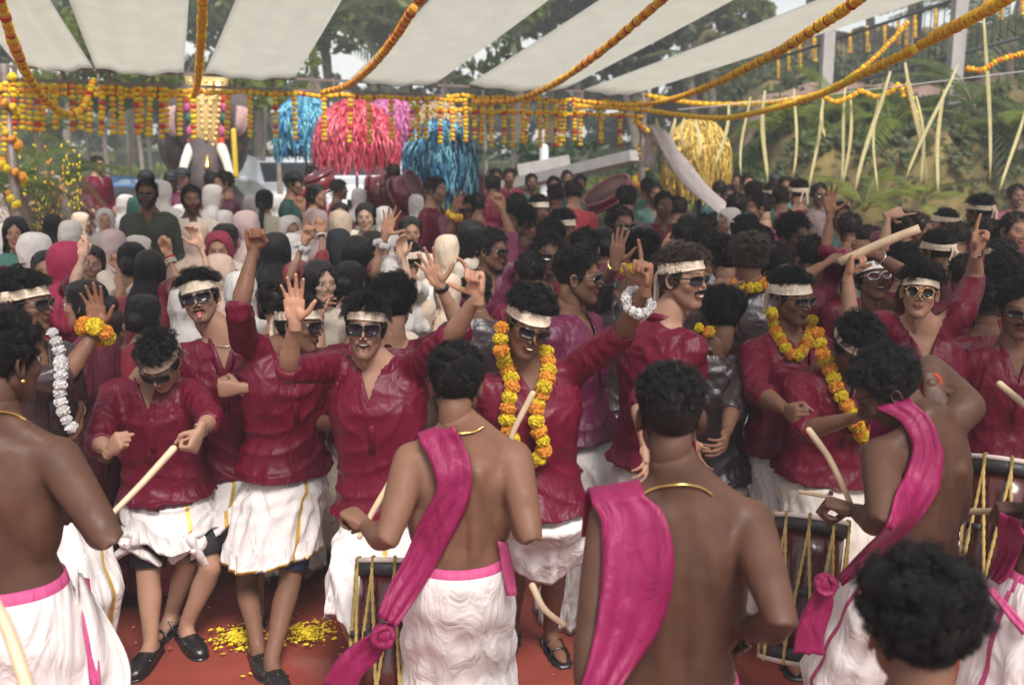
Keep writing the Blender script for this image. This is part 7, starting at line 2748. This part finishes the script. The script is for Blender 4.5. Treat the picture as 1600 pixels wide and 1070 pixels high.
# the loose end of cloth flaring from the left drummer's mundu
J = PEOPLE['drum_left']
Vv = []
for i in range(16):
    t = i / 15
    for j in range(9):
        u = j / 8
        x = 118 + (10 + 78 * math.sin(min(1, t * 1.3) * 1.4)) * u
        y = 900 + t * 190 + u * 8 * math.sin(t * 4) - (1 - t) * 12 * (1 - u)
        Vv.append(W(x, y, 2.62 + 0.10 * u + 0.03 * math.sin(u * 9 + t * 2)) - J['root'])
F_ = [(a * 9 + b, a * 9 + b + 1, (a + 1) * 9 + b + 1, (a + 1) * 9 + b) for a in range(15) for b in range(8)]
o = link('loose_fold', Geo().add(np.array(Vv), F_).mesh('loose_fold', [MUNDU]), J['obj'])
o.modifiers.new('t', 'SOLIDIFY').thickness = 0.006


def ring_on(J, c, axis, R, r, material, name, n=28, squash=0.8, flat=1.0, up=None):
    axis = unit(axis)
    a = unit(np.cross(axis, (0.2, 1, 0.1)))
    b = np.cross(axis, a)
    P_ = [c + a * R * math.cos(t) + b * R * squash * math.sin(t) for t in np.linspace(0, 2 * PI, n)]
    g = Geo().add(*tube(P_, r, 8, rounded=False, flat=flat, up=up))
    return link(name, g.xf(np.eye(3), -J['root']).mesh(name, [material]), J['obj'])


for key, pts in (('drum_centre', [(990, 790), (1004, 773), (1022, 763), (1046, 758), (1072, 757), (1096, 762), (1112, 772)]), ('drum_second', [(706, 678), (722, 677), (742, 674), (756, 666)]), ('drum_left', [(-14, 643), (6, 643), (26, 648), (40, 656)])):
    J = PEOPLE[key]
    bvh = person_bvh(J)
    P_ = [onto(bvh, x, y, 0.005) for x, y, _ in spline([(x, y, 0) for x, y in pts], 6)]
    P_ = [p for p in P_ if p is not None]
    link('necklace', Geo().add(*tube(np.array(P_) - J['root'], 0.0032, 6)).mesh('necklace', [GOLD]), J['obj'])
J = PEOPLE['drum_left']
ec = J['hc'] + J['hR'] @ np.array((-0.083, 0.002, -0.040)) * J['s']
g = Geo().add(*ellipsoid(ec, (0.006, 0.006, 0.006)))
link('earring', g.xf(np.eye(3), -J['root']).mesh('earring', [GOLD]), J['obj'])
ring_on(PEOPLE['tongue'], PEOPLE['tongue']['sc'] + (0, 0, 0.04), (0, -0.25, 1), 0.075, 0.0022, SILVER, 'necklace', 30, 0.95)


def at_wrist(key, side, back, R, r, material, name, flat=1.0):
    J = PEOPLE[key]
    a = unit(J['wr'][side] - J['el'][side])
    return ring_on(J, J['wr'][side] - a * back, a, R, r, material, name, 24, 0.9, flat, up=a)


at_wrist('curlback', 'r', 0.015, 0.030, 0.011, BLACKP, 'watch', 0.4)
at_wrist('loafer', 'l', 0.012, 0.029, 0.006, SILVER, 'watch', 0.5)
at_wrist('drum_right', 'r', 0.01, 0.030, 0.006, MR, 'bracelet')
at_wrist('afro', 'l', 0.015, 0.030, 0.009, BLACKP, 'watch', 0.4)
at_wrist('goggles', 'l', 0.05, 0.032, 0.004, SILVER, 'bracelet')
at_wrist('leather', 'l', 0.02, 0.032, 0.005, GOLD, 'bracelet')
at_wrist('leftband', 'l', 0.02, 0.030, 0.006, SILVER, 'watch', 0.5)
at_wrist('cuff', 'l', 0.03, 0.036, 0.014, BANDW, 'cloth_band', 0.5)
for b in (0.03, 0.045, 0.06):
    at_wrist('w_curls', 'r', b, 0.030, 0.004, MR if b < 0.04 else BANDW, 'bangle')
at_wrist('w_redsleeve', 'l', 0.03, 0.030, 0.006, BANDW, 'bangle')


def wrist_flowers(key, side, back, R, size, pattern, n, label, big=True):
    J = PEOPLE[key]
    a = unit(J['wr'][side] - J['el'][side])
    c = J['wr'][side] - a * back
    u = unit(np.cross(a, (0.2, 1, 0.1)))
    w = np.cross(a, u)
    root = tag(link('flower_cuff', None, None, Vector(c)), label, 'flower cuff')
    r = random.Random(n)
    for i in range(n):
        t = 2 * PI * i / n
        f = link('flower', (FLB if big else FL)[pattern[i % len(pattern)]], root)
        s = size * r.uniform(0.85, 1.15)
        M = align(u * math.cos(t) + w * math.sin(t)).to_4x4()
        f.matrix_local = Matrix.Translation(Vector((u * math.cos(t) + w * math.sin(t)) * R + a * r.uniform(-.012, .012))) @ M @ Matrix.Diagonal((s, s, s, 1))


wrist_flowers('leftband', 'r', 0.015, 0.052, 0.066, 'yo', 7, 'thick yellow and orange marigold cuff on the open hand at left')
wrist_flowers('garland', 'l', 0.075, 0.048, 0.042, 'w', 13, 'ruffled white flower cuff on the pointing arm')
wrist_flowers('w_flower1', 'r', 0.04, 0.040, 0.032, 'w', 10, 'white flower cuff on the raised fist left of centre', False)
wrist_flowers('w_flower2', 'r', 0.05, 0.042, 0.036, 'w', 10, 'white flower cuff on the stretched open hand', False)
wrist_flowers('m_cuff', 'r', 0.06, 0.055, 0.062, 'yo', 8, 'marigold cuff on the raised hand far in the crowd', False)


def worn(key, pts, size, pattern, label, off=None, k=8):
    J = PEOPLE[key]
    bvh = person_bvh(J, ('hair', 'beard', 'sunglasses', 'lens', 'headband'))
    S = spline([(x, y, 0) for x, y in pts], k)
    P_, last = [], None
    for x, y, _ in S:
        p = onto(bvh, x, y, size * 0.38 if off is None else off, last)
        if p is None:
            p = W(x, y, J['sc'][1] - 0.1)
        if last is not None and abs(np.linalg.norm(p - CAMV) - np.linalg.norm(last - CAMV)) > 0.12:
            p = CAMV + unit(p - CAMV) * np.linalg.norm(last - CAMV)
        P_.append(p)
        last = p
    return bead_string('worn_garland', np.array(P_), size, pattern, label, 'garland', None, True, 3, 0.72, True)


worn('garland', [(784, 512), (782, 540), (790, 568), (800, 598), (794, 632), (793, 665), (806, 698), (832, 722), (850, 700), (840, 668), (838, 640), (848, 610), (857, 580), (852, 550)], 0.056, 'oy', 'long yellow and orange marigold garland on the grinning man')
worn('stout', [(1206, 488), (1210, 512), (1222, 536), (1240, 556), (1256, 545), (1266, 520), (1268, 500)], 0.050, 'yo', 'marigold garland round the neck of the stout man')
worn('lookdown', [(1278, 520), (1284, 548), (1298, 580), (1310, 612), (1328, 642), (1344, 676), (1358, 690), (1366, 660), (1368, 628)], 0.056, 'oy', 'marigold garland hanging from the bending man')
worn('cuff', [(1147, 442), (1158, 448), (1172, 450), (1187, 448), (1197, 440)], 0.048, 'oyyo', 'marigold garland like a collar on brown satin')
worn('blackshirt', [(1092, 512), (1102, 518), (1112, 517)], 0.045, 'yo', 'short piece of marigold garland on the black shirt')
worn('leather', [(975, 420), (986, 421)], 0.06, 'y', 'single yellow marigold at the collar of the dark shirt')
worn('leftband', [(82, 520), (92, 545), (96, 580), (94, 620), (102, 650), (112, 668)], 0.045, 'w', 'white flower garland hanging from the man at the left edge')


# ------------------------------------------------------------------ drums and sticks
def chenda(top, bot, R, label):
    top, bot = np.asarray(top, float), np.asarray(bot, float)
    ax = unit(bot - top)
    root = tag(link('drum', None, None, Vector(bot)), label, 'drum', 'upright drums played by the bare-backed men')
    rel = lambda g: g.xf(np.eye(3), -bot)
    Lh = np.linalg.norm(bot - top)
    a = unit(np.cross(ax, (0.1, 1, 0.2)))
    b = np.cross(ax, a)
    cyl = lambda ts, rs, n=40, cap=True: loft([top + ax * Lh * t for t in ts], rs, rs, a, n, cap)
    link('shell', rel(Geo().add(*cyl([0.05, 0.3, 0.5, 0.7, 0.95], [R * 0.90, R * 0.885, R * 0.88, R * 0.885, R * 0.90]))).mesh('shell', [WOODR]), root)
    for e in (0.0, 1.0):
        o = ax * (1 if e == 0 else -1)
        p = top + ax * Lh * e
        link('rim', rel(Geo().add(*loft([p + o * 0.004, p + o * 0.006, p + o * 0.05, p + o * 0.052], [R * 0.90, R * 1.02, R * 1.02, R * 0.9], [R * 0.90, R * 1.02, R * 1.02, R * 0.9], a, 40))).mesh('rim', [BLACKRIM]), root)
        ring = [p + a * R * 0.985 * math.cos(t) + b * R * 0.985 * math.sin(t) for t in np.linspace(0, 2 * PI, 41)]
        link('hoop', rel(Geo().add(*tube(ring, 0.010, 8, rounded=False))).mesh('hoop', [HIDE]), root)
        link('drumhead', rel(Geo().add(*loft([p - o * 0.004, p + o * 0.005], [R * 0.97] * 2, [R * 0.97] * 2, a, 40))).mesh('drumhead', [HIDE]), root)
    n = 10
    for i in range(n):
        for s in (0, 1):
            t0 = 2 * PI * (i + 0.0) / n
            t1 = 2 * PI * (i + (0.5 if s else -0.5)) / n
            p0 = top + (a * math.cos(t0) + b * math.sin(t0)) * R * 1.05 + ax * 0.0
            p1 = bot + (a * math.cos(t1) + b * math.sin(t1)) * R * 1.05
            m = (p0 + p1) / 2
            q = [p0 - ax * 0.012 - (p0 - top) * 0.08, p0 - ax * 0.01, p0 + ax * 0.05]
            P_ = np.array(q + [m, p1 - ax * 0.05, p1 + ax * 0.01])
            P_ = resample(P_, 0.012)
            rr = 0.0062 * (1 + 0.22 * np.sin(np.arange(len(P_)) * 2.1))
            link('rope', rel(Geo().add(*tube(P_, rr, 7, rounded=False))).mesh('rope', [ROPE]), root)
    mr = top + ax * Lh * 0.52
    for i in range(n):
        t0 = 2 * PI * (i + 0.02) / n
        c = mr + (a * math.cos(t0) + b * math.sin(t0)) * R * 1.03
        link('rope_ring', rel(Geo().add(*loft([c - ax * 0.012, c + ax * 0.012], [0.019, 0.019], [0.011, 0.011], np.cross(ax, c - mr), 12))).mesh('rope_ring', [BLACKRIM]), root)
    return root


chenda(W(1268, 812, 3.62), W(1247, 1034, 3.42), 0.138, 'tall red drum with yellow ropes in front of the bending drummer')
chenda(W(1572, 722, 3.6), W(1548, 930, 3.45), 0.142, 'red drum with yellow ropes at the right edge')
chenda(W(612, 878, 3.42), W(600, 1100, 3.20), 0.125, 'drum with yellow ropes mostly hidden by the slim drummer')
chenda(W(880, 1110, 2.86), W(890, 1330, 2.75), 0.15, 'drum whose rim shows at the bottom edge beside the centre drummer')


def stick(pts, r, label):
    P_ = spline([W(*p) for p in pts], 6)
    g = Geo().add(*tube(P_, np.linspace(r * 0.85, r * 1.1, len(P_)), 10))
    return simple('drumstick', g, STICK, label, 'drumstick', 'drum sticks')


stick([(176, 802, 2.92), (225, 752, 3.0), (271, 701, 3.08)], 0.011, 'pale stick held by the left edge drummer')
stick([(562, 838, 3.2), (585, 795, 3.24), (612, 750, 3.28)], 0.011, 'pale stick in the left hand of the slim drummer')
stick([(796, 720, 3.3), (800, 680, 3.3), (832, 615, 3.3)], 0.010, 'pale stick rising before the marigold garland')
stick([(1334, 800, 3.02), (1318, 762, 3.05), (1293, 712, 3.08), (1264, 672, 3.1)], 0.010, 'curved stick pointing up in the bending drummer\'s hand')
stick([(1345, 797, 3.0), (1300, 778, 3.1), (1250, 768, 3.2)], 0.007, 'thin stick lying flat in the bending drummer\'s hand')
stick([(1625, 655, 2.9), (1598, 630, 2.95), (1562, 600, 3.0)], 0.010, 'stick entering at the right edge near the black sleeve')
stick([(1630, 790, 2.85), (1570, 797, 2.95), (1508, 799, 3.05)], 0.010, 'stick lying across the right edge drum')
stick([(880, 975, 2.75), (850, 950, 2.75), (832, 915, 2.78)], 0.010, 'curved stick beside the centre drummer\'s left arm')
stick([(-15, 925, 1.75), (15, 990, 1.7), (48, 1090, 1.65)], 0.012, 'blurred stick at the bottom left corner')
J = PEOPLE['afro']
hd = J['wr']['r'] + unit(J['wr']['r'] - J['el']['r']) * 0.07
e = W(1437, 357, hd[1] - 0.1)
g = Geo().add(*tube(spline([hd - (e - hd) * 0.1, (hd + e) / 2 + (0, 0, 0.005), e], 4), 0.019, 12, rounded=False))
simple('stick', g, STICK, 'thick peeled branch held high between two fists', 'stick')

# yellow petals trodden on the carpet
for i, (px, py, w, lab) in enumerate([(372, 998, 0.13, 'heap of crushed yellow petals left of the bare foot'), (478, 992, 0.15, 'heap of crushed yellow petals right of the shoe')]):
    c = ground(px, py, 0.02)
    g = Geo()
    r = random.Random(i + 4)
    for _ in range(420):
        a, q = r.uniform(0, 6.28), r.gauss(0, 0.5)
        p = c + np.array((math.cos(a) * q * w, math.sin(a) * q * w * 0.9, r.uniform(0.0, 0.025)))
        s = r.uniform(0.007, 0.016)
        R = Rz(r.uniform(0, 6)) @ Rx(r.uniform(-0.9, 0.9))
        g.add(np.array([(-s, 0, 0), (-s * .4, -s * .5, s * .3), (s, 0, 0), (s * .2, s * .6, s * .2)]) @ R.T + p, [(0, 1, 2, 3)])
    tag(simple('petals', g, MY, lab, None), kind='stuff')


# ------------------------------------------------------------------ things behind the crowd
def foil(name, cx, cy, w, h, D, cols, label, hollow=False, n=1500, stripw=0.013, mast=True):
    """a mop of metallic streamers on a pole"""
    c = W(cx, cy, D)
    R = w / 2 / FPX * D
    Hh = h / FPX * D
    root = tag(link('tinsel_mop', None, None, (c[0], c[1], 0)), label, 'tinsel mop')
    r = np.random.default_rng(int(cx))
    per = n // len(cols)
    for m in cols:
        a = r.uniform(0, 2 * PI, per)
        q = np.sqrt(r.uniform(0.0, 1, per))
        z0 = c[2] + Hh * 0.5 - R * 0.9 * (1 - np.sqrt(1 - (q * 0.97) ** 2)) - r.uniform(0, 0.35, per) * Hh * 0.4
        base = np.stack([c[0] + np.cos(a) * q * R * 0.85, c[1] + np.sin(a) * q * R * 0.85, z0], 1)
        K = 7
        pts = np.empty((per, K, 3))
        L_ = Hh * r.uniform(0.30, 0.62, per)
        out = np.stack([np.cos(a), np.sin(a), np.zeros(per)], 1)
        ph = r.uniform(0, 6, per)
        for k in range(K):
            t = k / (K - 1)
            pts[:, k] = base + out * (R * 0.22 * math.sin(min(1, t * 2) * PI / 2))[..., None] if False else base + out * (R * 0.20 * math.sin(min(1, t * 2) * PI / 2)) - np.stack([0.02 * np.sin(ph + t * 9), 0.02 * np.cos(ph * 2 + t * 8), L_ * t ** 1.3], 1)
        pts[:, :, 2] = np.maximum(pts[:, :, 2], c[2] - Hh * 0.5 + 0.02)
        pts -= np.array((c[0], c[1], 0))
        cv = strands('streamers', None, pts, stripw, m, 0.8)
        link('streamers', cv, root)['kind'] = 'stuff'
    g = Geo().add(*tube([(0, 0, 0), (0, 0, c[2] + Hh * 0.35)], 0.02, 8))
    link('pole', g.mesh('pole', [CONC]), root)
    core = Geo().add(*ellipsoid((0, 0, c[2] + Hh * 0.12), (R * 0.72, R * 0.72, Hh * 0.28)))
    link('dome', core.mesh('dome', [cols[0] if not hollow else mat('dome_cloth', (0.30, 0.20, 0.20), 0.8)]), root)
    return root


def foilmat(name, c):
    return mat(name, c, 0.35, 0.35, 25, metal=0.35, spec=0.6)


FBL, FLB2, FRD, FPK = foilmat('foil_blue', (0.03, 0.17, 0.32)), foilmat('foil_light_blue', (0.16, 0.42, 0.50)), foilmat('foil_red', (0.48, 0.03, 0.06)), foilmat('foil_pink', (0.50, 0.14, 0.30))
FYL, FSV, FNV = foilmat('foil_yellow', (0.60, 0.42, 0.09)), foilmat('foil_silver', (0.42, 0.30, 0.18)), foilmat('foil_navy', (0.01, 0.035, 0.09))
foil('a', 477, 205, 88, 108, 15, [FLB2, FBL], 'pale blue tinsel mop left of the red one')
foil('b', 556, 215, 124, 118, 14, [FRD, foilmat('foil_rose', (0.62, 0.12, 0.16))], 'large red tinsel mop in the middle of the photo')
foil('c', 612, 208, 66, 116, 15.5, [FPK], 'pink tinsel mop behind the red one')
foil('d', 686, 190, 70, 66, 15, [FSV], 'small silver-gold tinsel mop above the dark blue one', n=700)
foil('e', 688, 262, 108, 150, 12.6, [FBL, FNV, FLB2], 'dark blue tinsel mop hanging lowest, above the maroon backs', hollow=True, n=2200)
foil('f', 1088, 262, 98, 150, 14, [FYL, foilmat('foil_ochre', (0.42, 0.26, 0.05))], 'golden yellow tinsel mop right of the marigold post', n=2000)

# sling of pale cloth hanging from the post
P_ = spline([W(1018, 196, 12.9), W(1048, 240, 12.6), W(1085, 285, 12.2), W(1135, 332, 11.8), W(1150, 360, 11.7)], 6)
v, f = ribbon_geo(P_, np.interp(np.linspace(0, 1, len(P_)), [0, 0.4, 1], [0.10, 0.26, 0.20]), 0.012, (0.3, -1, 0.6), ripple=0.03)
simple('cloth_sling', Geo().add(v, f), mat('sling_cloth', (0.50, 0.42, 0.41), 0.8, 0.1, 8, 0.4, wave=9), 'pale cloth sling hanging diagonally from the marigold post', 'cloth')
P_ = spline([W(1010, 262, 12.9), W(1022, 215, 12.9), W(1040, 222, 12.7), W(1058, 262, 12.5)], 6)
v, f = ribbon_geo(P_, 0.20, 0.012, (0.1, -1, 0.3), ripple=0.02)
simple('cloth_sling', Geo().add(v, f), MATS['sling_cloth'], 'second loose flap of pale cloth near the top of the post', 'cloth')


def bigdrum(px, py, w, D, axis, depth, label, head=None):
    """wide shallow drum: shell, heads and hoops"""
    c = W(px, py, D)
    R = w / 2 / FPX * D
    ax = unit(axis)
    a = unit(np.cross(ax, (0.1, 0.3, 1)))
    root = tag(link('bass_drum', None, None, Vector(c)), label, 'drum', 'wide drums carried in the back')
    ring = lambda t0, t1, r0: loft([ax * t0, ax * t1], [r0, r0], [r0, r0], a, 32)
    link('shell', Geo().add(*ring(-depth / 2, depth / 2, R * 0.97)).mesh('shell', [mat('drum_maroon', (0.16, 0.012, 0.018), 0.25, 0.2, 12, coat=0.4)]), root)
    for s in (-1, 1):
        link('drumhead', Geo().add(*ring(s * depth / 2 - 0.002 * s, s * (depth / 2 + 0.008), R * 0.9)).mesh('drumhead', [head or HIDE]), root)
        b = np.cross(ax, a)
        hp = [ax * s * depth / 2 + (a * math.cos(t) + b * math.sin(t)) * R for t in np.linspace(0, 2 * PI, 33)]
        link('hoop', Geo().add(*tube(hp, 0.022, 8, rounded=False)).mesh('hoop', [MATS['drum_maroon']]), root)
    return root


DH = mat('drumhead_wine', (0.08, 0.02, 0.025), 0.4, 0.2, 8)
bigdrum(594, 302, 54, 12.3, (0.95, -0.15, 0.15), 0.22, 'maroon drum seen nearly edge-on left of the red jersey', DH)
bigdrum(637, 302, 60, 11.8, (0.85, -0.25, 0.45), 0.24, 'maroon drum tilted right of the red jersey', DH)
bigdrum(500, 286, 50, 12.6, (-0.35, -0.2, 0.9), 0.2, 'maroon drum above the woman with brown tied hair', DH)
bigdrum(950, 303, 80, 10.6, (-0.50, -0.26, 0.80), 0.08, 'large shallow drum tilted over the crowd left of the post', DH)
bigdrum(735, 300, 56, 13, (0.9, -0.2, 0.1), 0.22, 'maroon drum behind the blue tinsel', DH)


def car(x, y, rz, body, label):
    root = tag(link('parked_car', None, None, (x, y, 0)), label, 'car', 'cars parked behind the crowd')
    root.rotation_euler = (0, 0, rz)
    W2 = 0.85
    # side profile, nose towards -Y
    prof = [(-1.95, 0.35), (-1.98, 0.62), (-1.75, 0.86), (-1.0, 1.0), (-0.35, 1.45), (0.4, 1.52), (1.3, 1.47), (1.75, 1.05), (1.85, 0.95), (1.88, 0.4)]
    n = len(prof)
    V, F = [], []
    for s, k in ((-1, 1.0), (1, 1.0)):
        for (yy, zz) in prof:
            tuck = 0.80 if zz > 1.1 else 1.0
            V.append((s * W2 * tuck, yy, zz))
    F = [(i, i + 1, n + i + 1, n + i) for i in range(n - 1)] + [tuple(range(n)), tuple(range(2 * n - 1, n - 1, -1)), (0, n, 2 * n - 1, n - 1)]
    o = link('body', Geo().add(np.array(V, float), F).mesh('body', [body], False), root)
    bv = o.modifiers.new('b', 'BEVEL')
    bv.width = 0.07
    bv.segments = 3
    glass = mat('car_glass', (0.03, 0.035, 0.04), 0.06, 0.05, 4, spec=0.6)
    ws = [(-0.66, -0.965, 1.04), (0.66, -0.965, 1.04), (0.60, -0.40, 1.40), (-0.60, -0.40, 1.40)]
    nrm_ = np.array((0, -0.55, 0.83)) * 0.012
    link('windscreen', Geo().add(np.vstack([np.array(ws) + nrm_ * 1.5, np.array(ws) - nrm_]), [(0, 1, 2, 3), (7, 6, 5, 4), (0, 4, 5, 1), (1, 5, 6, 2), (2, 6, 7, 3), (3, 7, 4, 0)]).mesh('windscreen', [glass], False), root)
    for s in (-1, 1):
        for y0, y1 in ((-0.45, 0.35), (0.42, 1.2)):
            q = np.array([(s * 0.79, y0, 1.06), (s * 0.79, y1, 1.06), (s * 0.705, y1, 1.38), (s * 0.705, y0 + 0.2, 1.38)])
            link('window', Geo().add(np.vstack([q, q + (s * 0.02, 0, 0.005)]), [(0, 1, 2, 3), (7, 6, 5, 4), (0, 4, 5, 1), (1, 5, 6, 2), (2, 6, 7, 3), (3, 7, 4, 0)]).mesh('window', [glass], False), root)
        link('headlight', Geo().add(*ellipsoid((s * 0.66, -1.86, 0.74), (0.17, 0.12, 0.08))).mesh('headlight', [mat('lamp_glass', (0.6, 0.6, 0.6), 0.1)]), root)
        link('mirror', Geo().add(*ellipsoid((s * 0.96, -0.55, 1.08), (0.11, 0.06, 0.08))).mesh('mirror', [body]), root)
        for yy in (-1.25, 1.2):
            w_ = link('wheel', Geo().add(*loft([(s * 0.70, yy, 0.32), (s * 0.88, yy, 0.32)], [0.32] * 2, [0.32] * 2, (0, 1, 0), 24)).mesh('wheel', [mat('tyre', (0.02, 0.02, 0.02), 0.8)]), root)
            link('rim', Geo().add(*loft([(s * 0.87, yy, 0.32), (s * 0.895, yy, 0.32)], [0.2] * 2, [0.2] * 2, (0, 1, 0), 16)).mesh('rim', [SILVER]), w_)
    link('grille', Geo().add(*box((0, -1.965, 0.52), (0.95, 0.05, 0.20))).mesh('grille', [BLACKP], False), root)
    link('number_plate', Geo().add(*box((0, -2.0, 0.60), (0.5, 0.02, 0.11))).mesh('number_plate', [mat('plate', (0.6, 0.6, 0.6), 0.5)], False), root)
    return root


WCAR = mat('car_white', (0.62, 0.62, 0.64), 0.25, 0.03, 5, coat=0.6)
for px, D, z, m, rz, lab in ((556, 19.5, 0.75, WCAR, 0.25, 'white car behind the red-shirted men'), (430, 20.5, 0.6, WCAR, 0.5, 'white car behind the black-capped man in green'), (186, 17.5, 0.2, mat('car_blue', (0.05, 0.13, 0.26), 0.3, 0.03, 5, coat=0.5), -0.2, 'blue car glimpsed left of the bearded man')):
    c = car((px - 800) / FPX * D, D + 1, rz, m, lab)
    c.location.z = z
tag(link('ledge', grid_mesh('ledge', np.linspace(-12, -1.2, 30), np.linspace(16.2, 24, 20), lambda x, y: 0.72 * np.clip((y - 16.2) / 1.6, 0, 1) * np.clip((-1.2 - x) / 1.2, 0, 1) * np.clip((24 - y) / 0.5, 0, 1) * np.clip((x + 12) / 1.5, 0, 1), EARTH)), kind='structure')

# ------------------------------------------------------------------ the dressed elephant figure
ED = 13.6
ec = W(322, 190, ED)
EL = mat('elephant_hide', (0.085, 0.065, 0.062), 0.8, 0.25, 8, 0.5, 30)
ELP = mat('elephant_pink', (0.42, 0.26, 0.24), 0.8, 0.2, 14, 0.3, 40)
root = tag(link('elephant_figure', None, None, (ec[0], ec[1] + 0.6, 0)), 'grey elephant figure with golden forehead cloth behind the crowd', 'elephant')
off = -np.array((ec[0], ec[1] + 0.6, 0))
k = ED / FPX
E = lambda px, py, dy=0.0: W(px, py, ED + dy)
g = Geo()
g.add(*ellipsoid(E(322, 190, 0.35), (48 * k, 0.42, 62 * k)))
g.add(*ellipsoid(E(305, 150, 0.35), (24 * k, 0.3, 24 * k)))
g.add(*ellipsoid(E(340, 150, 0.35), (24 * k, 0.3, 24 * k)))
g.add(*tube(spline([E(322, 210, 0.05), E(322, 250, -0.15), E(320, 285, -0.25), E(321, 330, -0.15), E(324, 380, -0.2)], 5), np.linspace(0.25, 0.12, 21), 16))
g.add(*ellipsoid(E(322, 225, 2.2), (0.55, 1.5, 0.7)))
for sx in (-1, 1):
    for dy in (0.9, 2.9):
        p = E(322, 230, dy)
        g.add(*tube([(p[0] + sx * 0.3, p[1], 1.5), (p[0] + sx * 0.3, p[1], 0.2)], [0.24, 0.2], 14))
v, f, nn = remesh(g, 0.035, 4)
link('body', Geo().add(v + off, f).mesh('body', [EL]), root)
for s in (-1, 1):
    pts = [(322 + s * 36, 142), (322 + s * 58, 146), (322 + s * 72, 165), (322 + s * 68, 200), (322 + s * 60, 232), (322 + s * 48, 256), (322 + s * 38, 240), (322 + s * 34, 190)]
    C = spline(np.array([E(x, y, 0.25 + 0.002 * abs(x - 322)) for x, y in pts + pts[:1]]), 5)[:-1]
    cen = C.mean(0)
    V = np.vstack([cen[None] + (0, -0.06, 0), cen + (C - cen) * 0.55 + (0, -0.05, 0), C])
    n = len(C)
    F = [(0, 1 + i, 1 + (i + 1) % n) for i in range(n)] + [(1 + i, 1 + n + i, 1 + n + (i + 1) % n, 1 + (i + 1) % n) for i in range(n)]
    e = link('ear', Geo().add(V + off, F).mesh('ear', [EL]), root)
    e.modifiers.new('t', 'SOLIDIFY').thickness = 0.05
    pk = spline(np.array([E(322 + s * x, y, 0.17) for x, y in ((48, 165), (66, 172), (62, 205), (46, 212))] + [E(322 + s * 48, 165, 0.17)]), 5)[:-1]
    e2 = link('ear_patch', Geo().add(pk + off, [tuple(range(len(pk)))]).mesh('ear_patch', [ELP]), e)
    e2.modifiers.new('t', 'SOLIDIFY').thickness = 0.02
    tk = spline([E(322 + s * 24, 232, -0.15), E(322 + s * 33, 255, -0.45), E(322 + s * 38, 282, -0.75), E(322 + s * 32, 305, -0.95)], 5)
    link('tusk', Geo().add(*tube(tk + off, np.linspace(0.075, 0.03, len(tk)), 12)).mesh('tusk', [mat('ivory', (0.62, 0.56, 0.48), 0.35)]), root)
    g = Geo()
    for (y, m_) in ((155, 0), (168, 1), (185, 2), (205, 1), (222, 0), (232, 2)):
        g.add(*ellipsoid(E(322 + s * (30 - (y - 150) * 0.09), y, -0.12) + off, (0.05, 0.05, 0.07), None, 10, 8), m_)
    link('tassel', g.mesh('tassel', [MR, mat('tassel_pink', (0.5, 0.06, 0.22)), mat('tassel_green', (0.01, 0.10, 0.08))]), root)
# forehead cloth: a gold shield studded with bosses
g = Geo()
prof = [(-30, 118), (30, 118), (26, 150), (23, 190), (17, 222), (9, 240), (-9, 240), (-17, 222), (-23, 190), (-26, 150)]
C = np.array([E(322 + x, y, -0.10 - 0.05 * (y > 200)) for x, y in prof])
rim = spline(np.vstack([C, C[:1]]), 4)[:-1]
cen = E(322, 175, -0.24)
V = np.vstack([cen[None], cen + (rim - cen) * 0.6 + (0, -0.03, 0), rim])
n = len(rim)
F = [(0, 1 + i, 1 + (i + 1) % n) for i in range(n)] + [(1 + i, 1 + n + i, 1 + n + (i + 1) % n, 1 + (i + 1) % n) for i in range(n)]
fc = link('forehead_cloth', Geo().add(V + off, F).mesh('forehead_cloth', [GOLDCH]), root)
fc.modifiers.new('t', 'SOLIDIFY').thickness = 0.04
g = Geo()
for r_i, y in enumerate(range(128, 236, 9)):
    hw = np.interp(y, [118, 150, 190, 222, 240], [26, 22, 19, 13, 5])
    for x in np.linspace(-hw, hw, max(2, int(hw / 4.2))):
        p = E(322 + x, y, -0.29 + 0.0045 * abs(x))
        g.add(*ellipsoid(p + off, (0.026, 0.022, 0.026), None, 8, 6))
link('boss', g.mesh('boss', [GOLDCH]), fc)['kind'] = 'stuff'
link('fringe', Geo().add(*box(E(322, 240, -0.22) + off, (0.16, 0.08, 0.08))).mesh('fringe', [MR]), root)
g = Geo().add(*tube([E(324, 245, -0.32) + off, E(324, 262, -0.4) + off], [0.03, 0.045], 10))
link('bell', g.mesh('bell', [GOLD]), root)
simple('pole', Geo().add(*tube([W(365, 205, 13), W(369, 275, 13) * (1, 1, 1)], 0.035, 8)), mat('pole_yellow', (0.6, 0.42, 0.03), 0.5), 'yellow painted pole beside the right tusk of the elephant figure', 'pole')


# ------------------------------------------------------------------ the humid air of the place
hz = link('haze', Geo().add(*box((0, 60, 6.5), (160, 140, 15.4))).mesh('haze', []))
hm_ = bpy.data.materials.new('haze_air')
hm_.use_nodes = True
nt = hm_.node_tree
nt.nodes.remove(nt.nodes['Principled BSDF'])
pv = nt.nodes.new('ShaderNodeVolumePrincipled')
pv.inputs['Color'].default_value = (0.95, 0.96, 1.0, 1)
pv.inputs['Density'].default_value = 0.0045
nt.links.new(pv.outputs[0], nt.nodes['Material Output'].inputs['Volume'])
hz.data.materials.append(hm_)
tag(hz, kind='stuff')
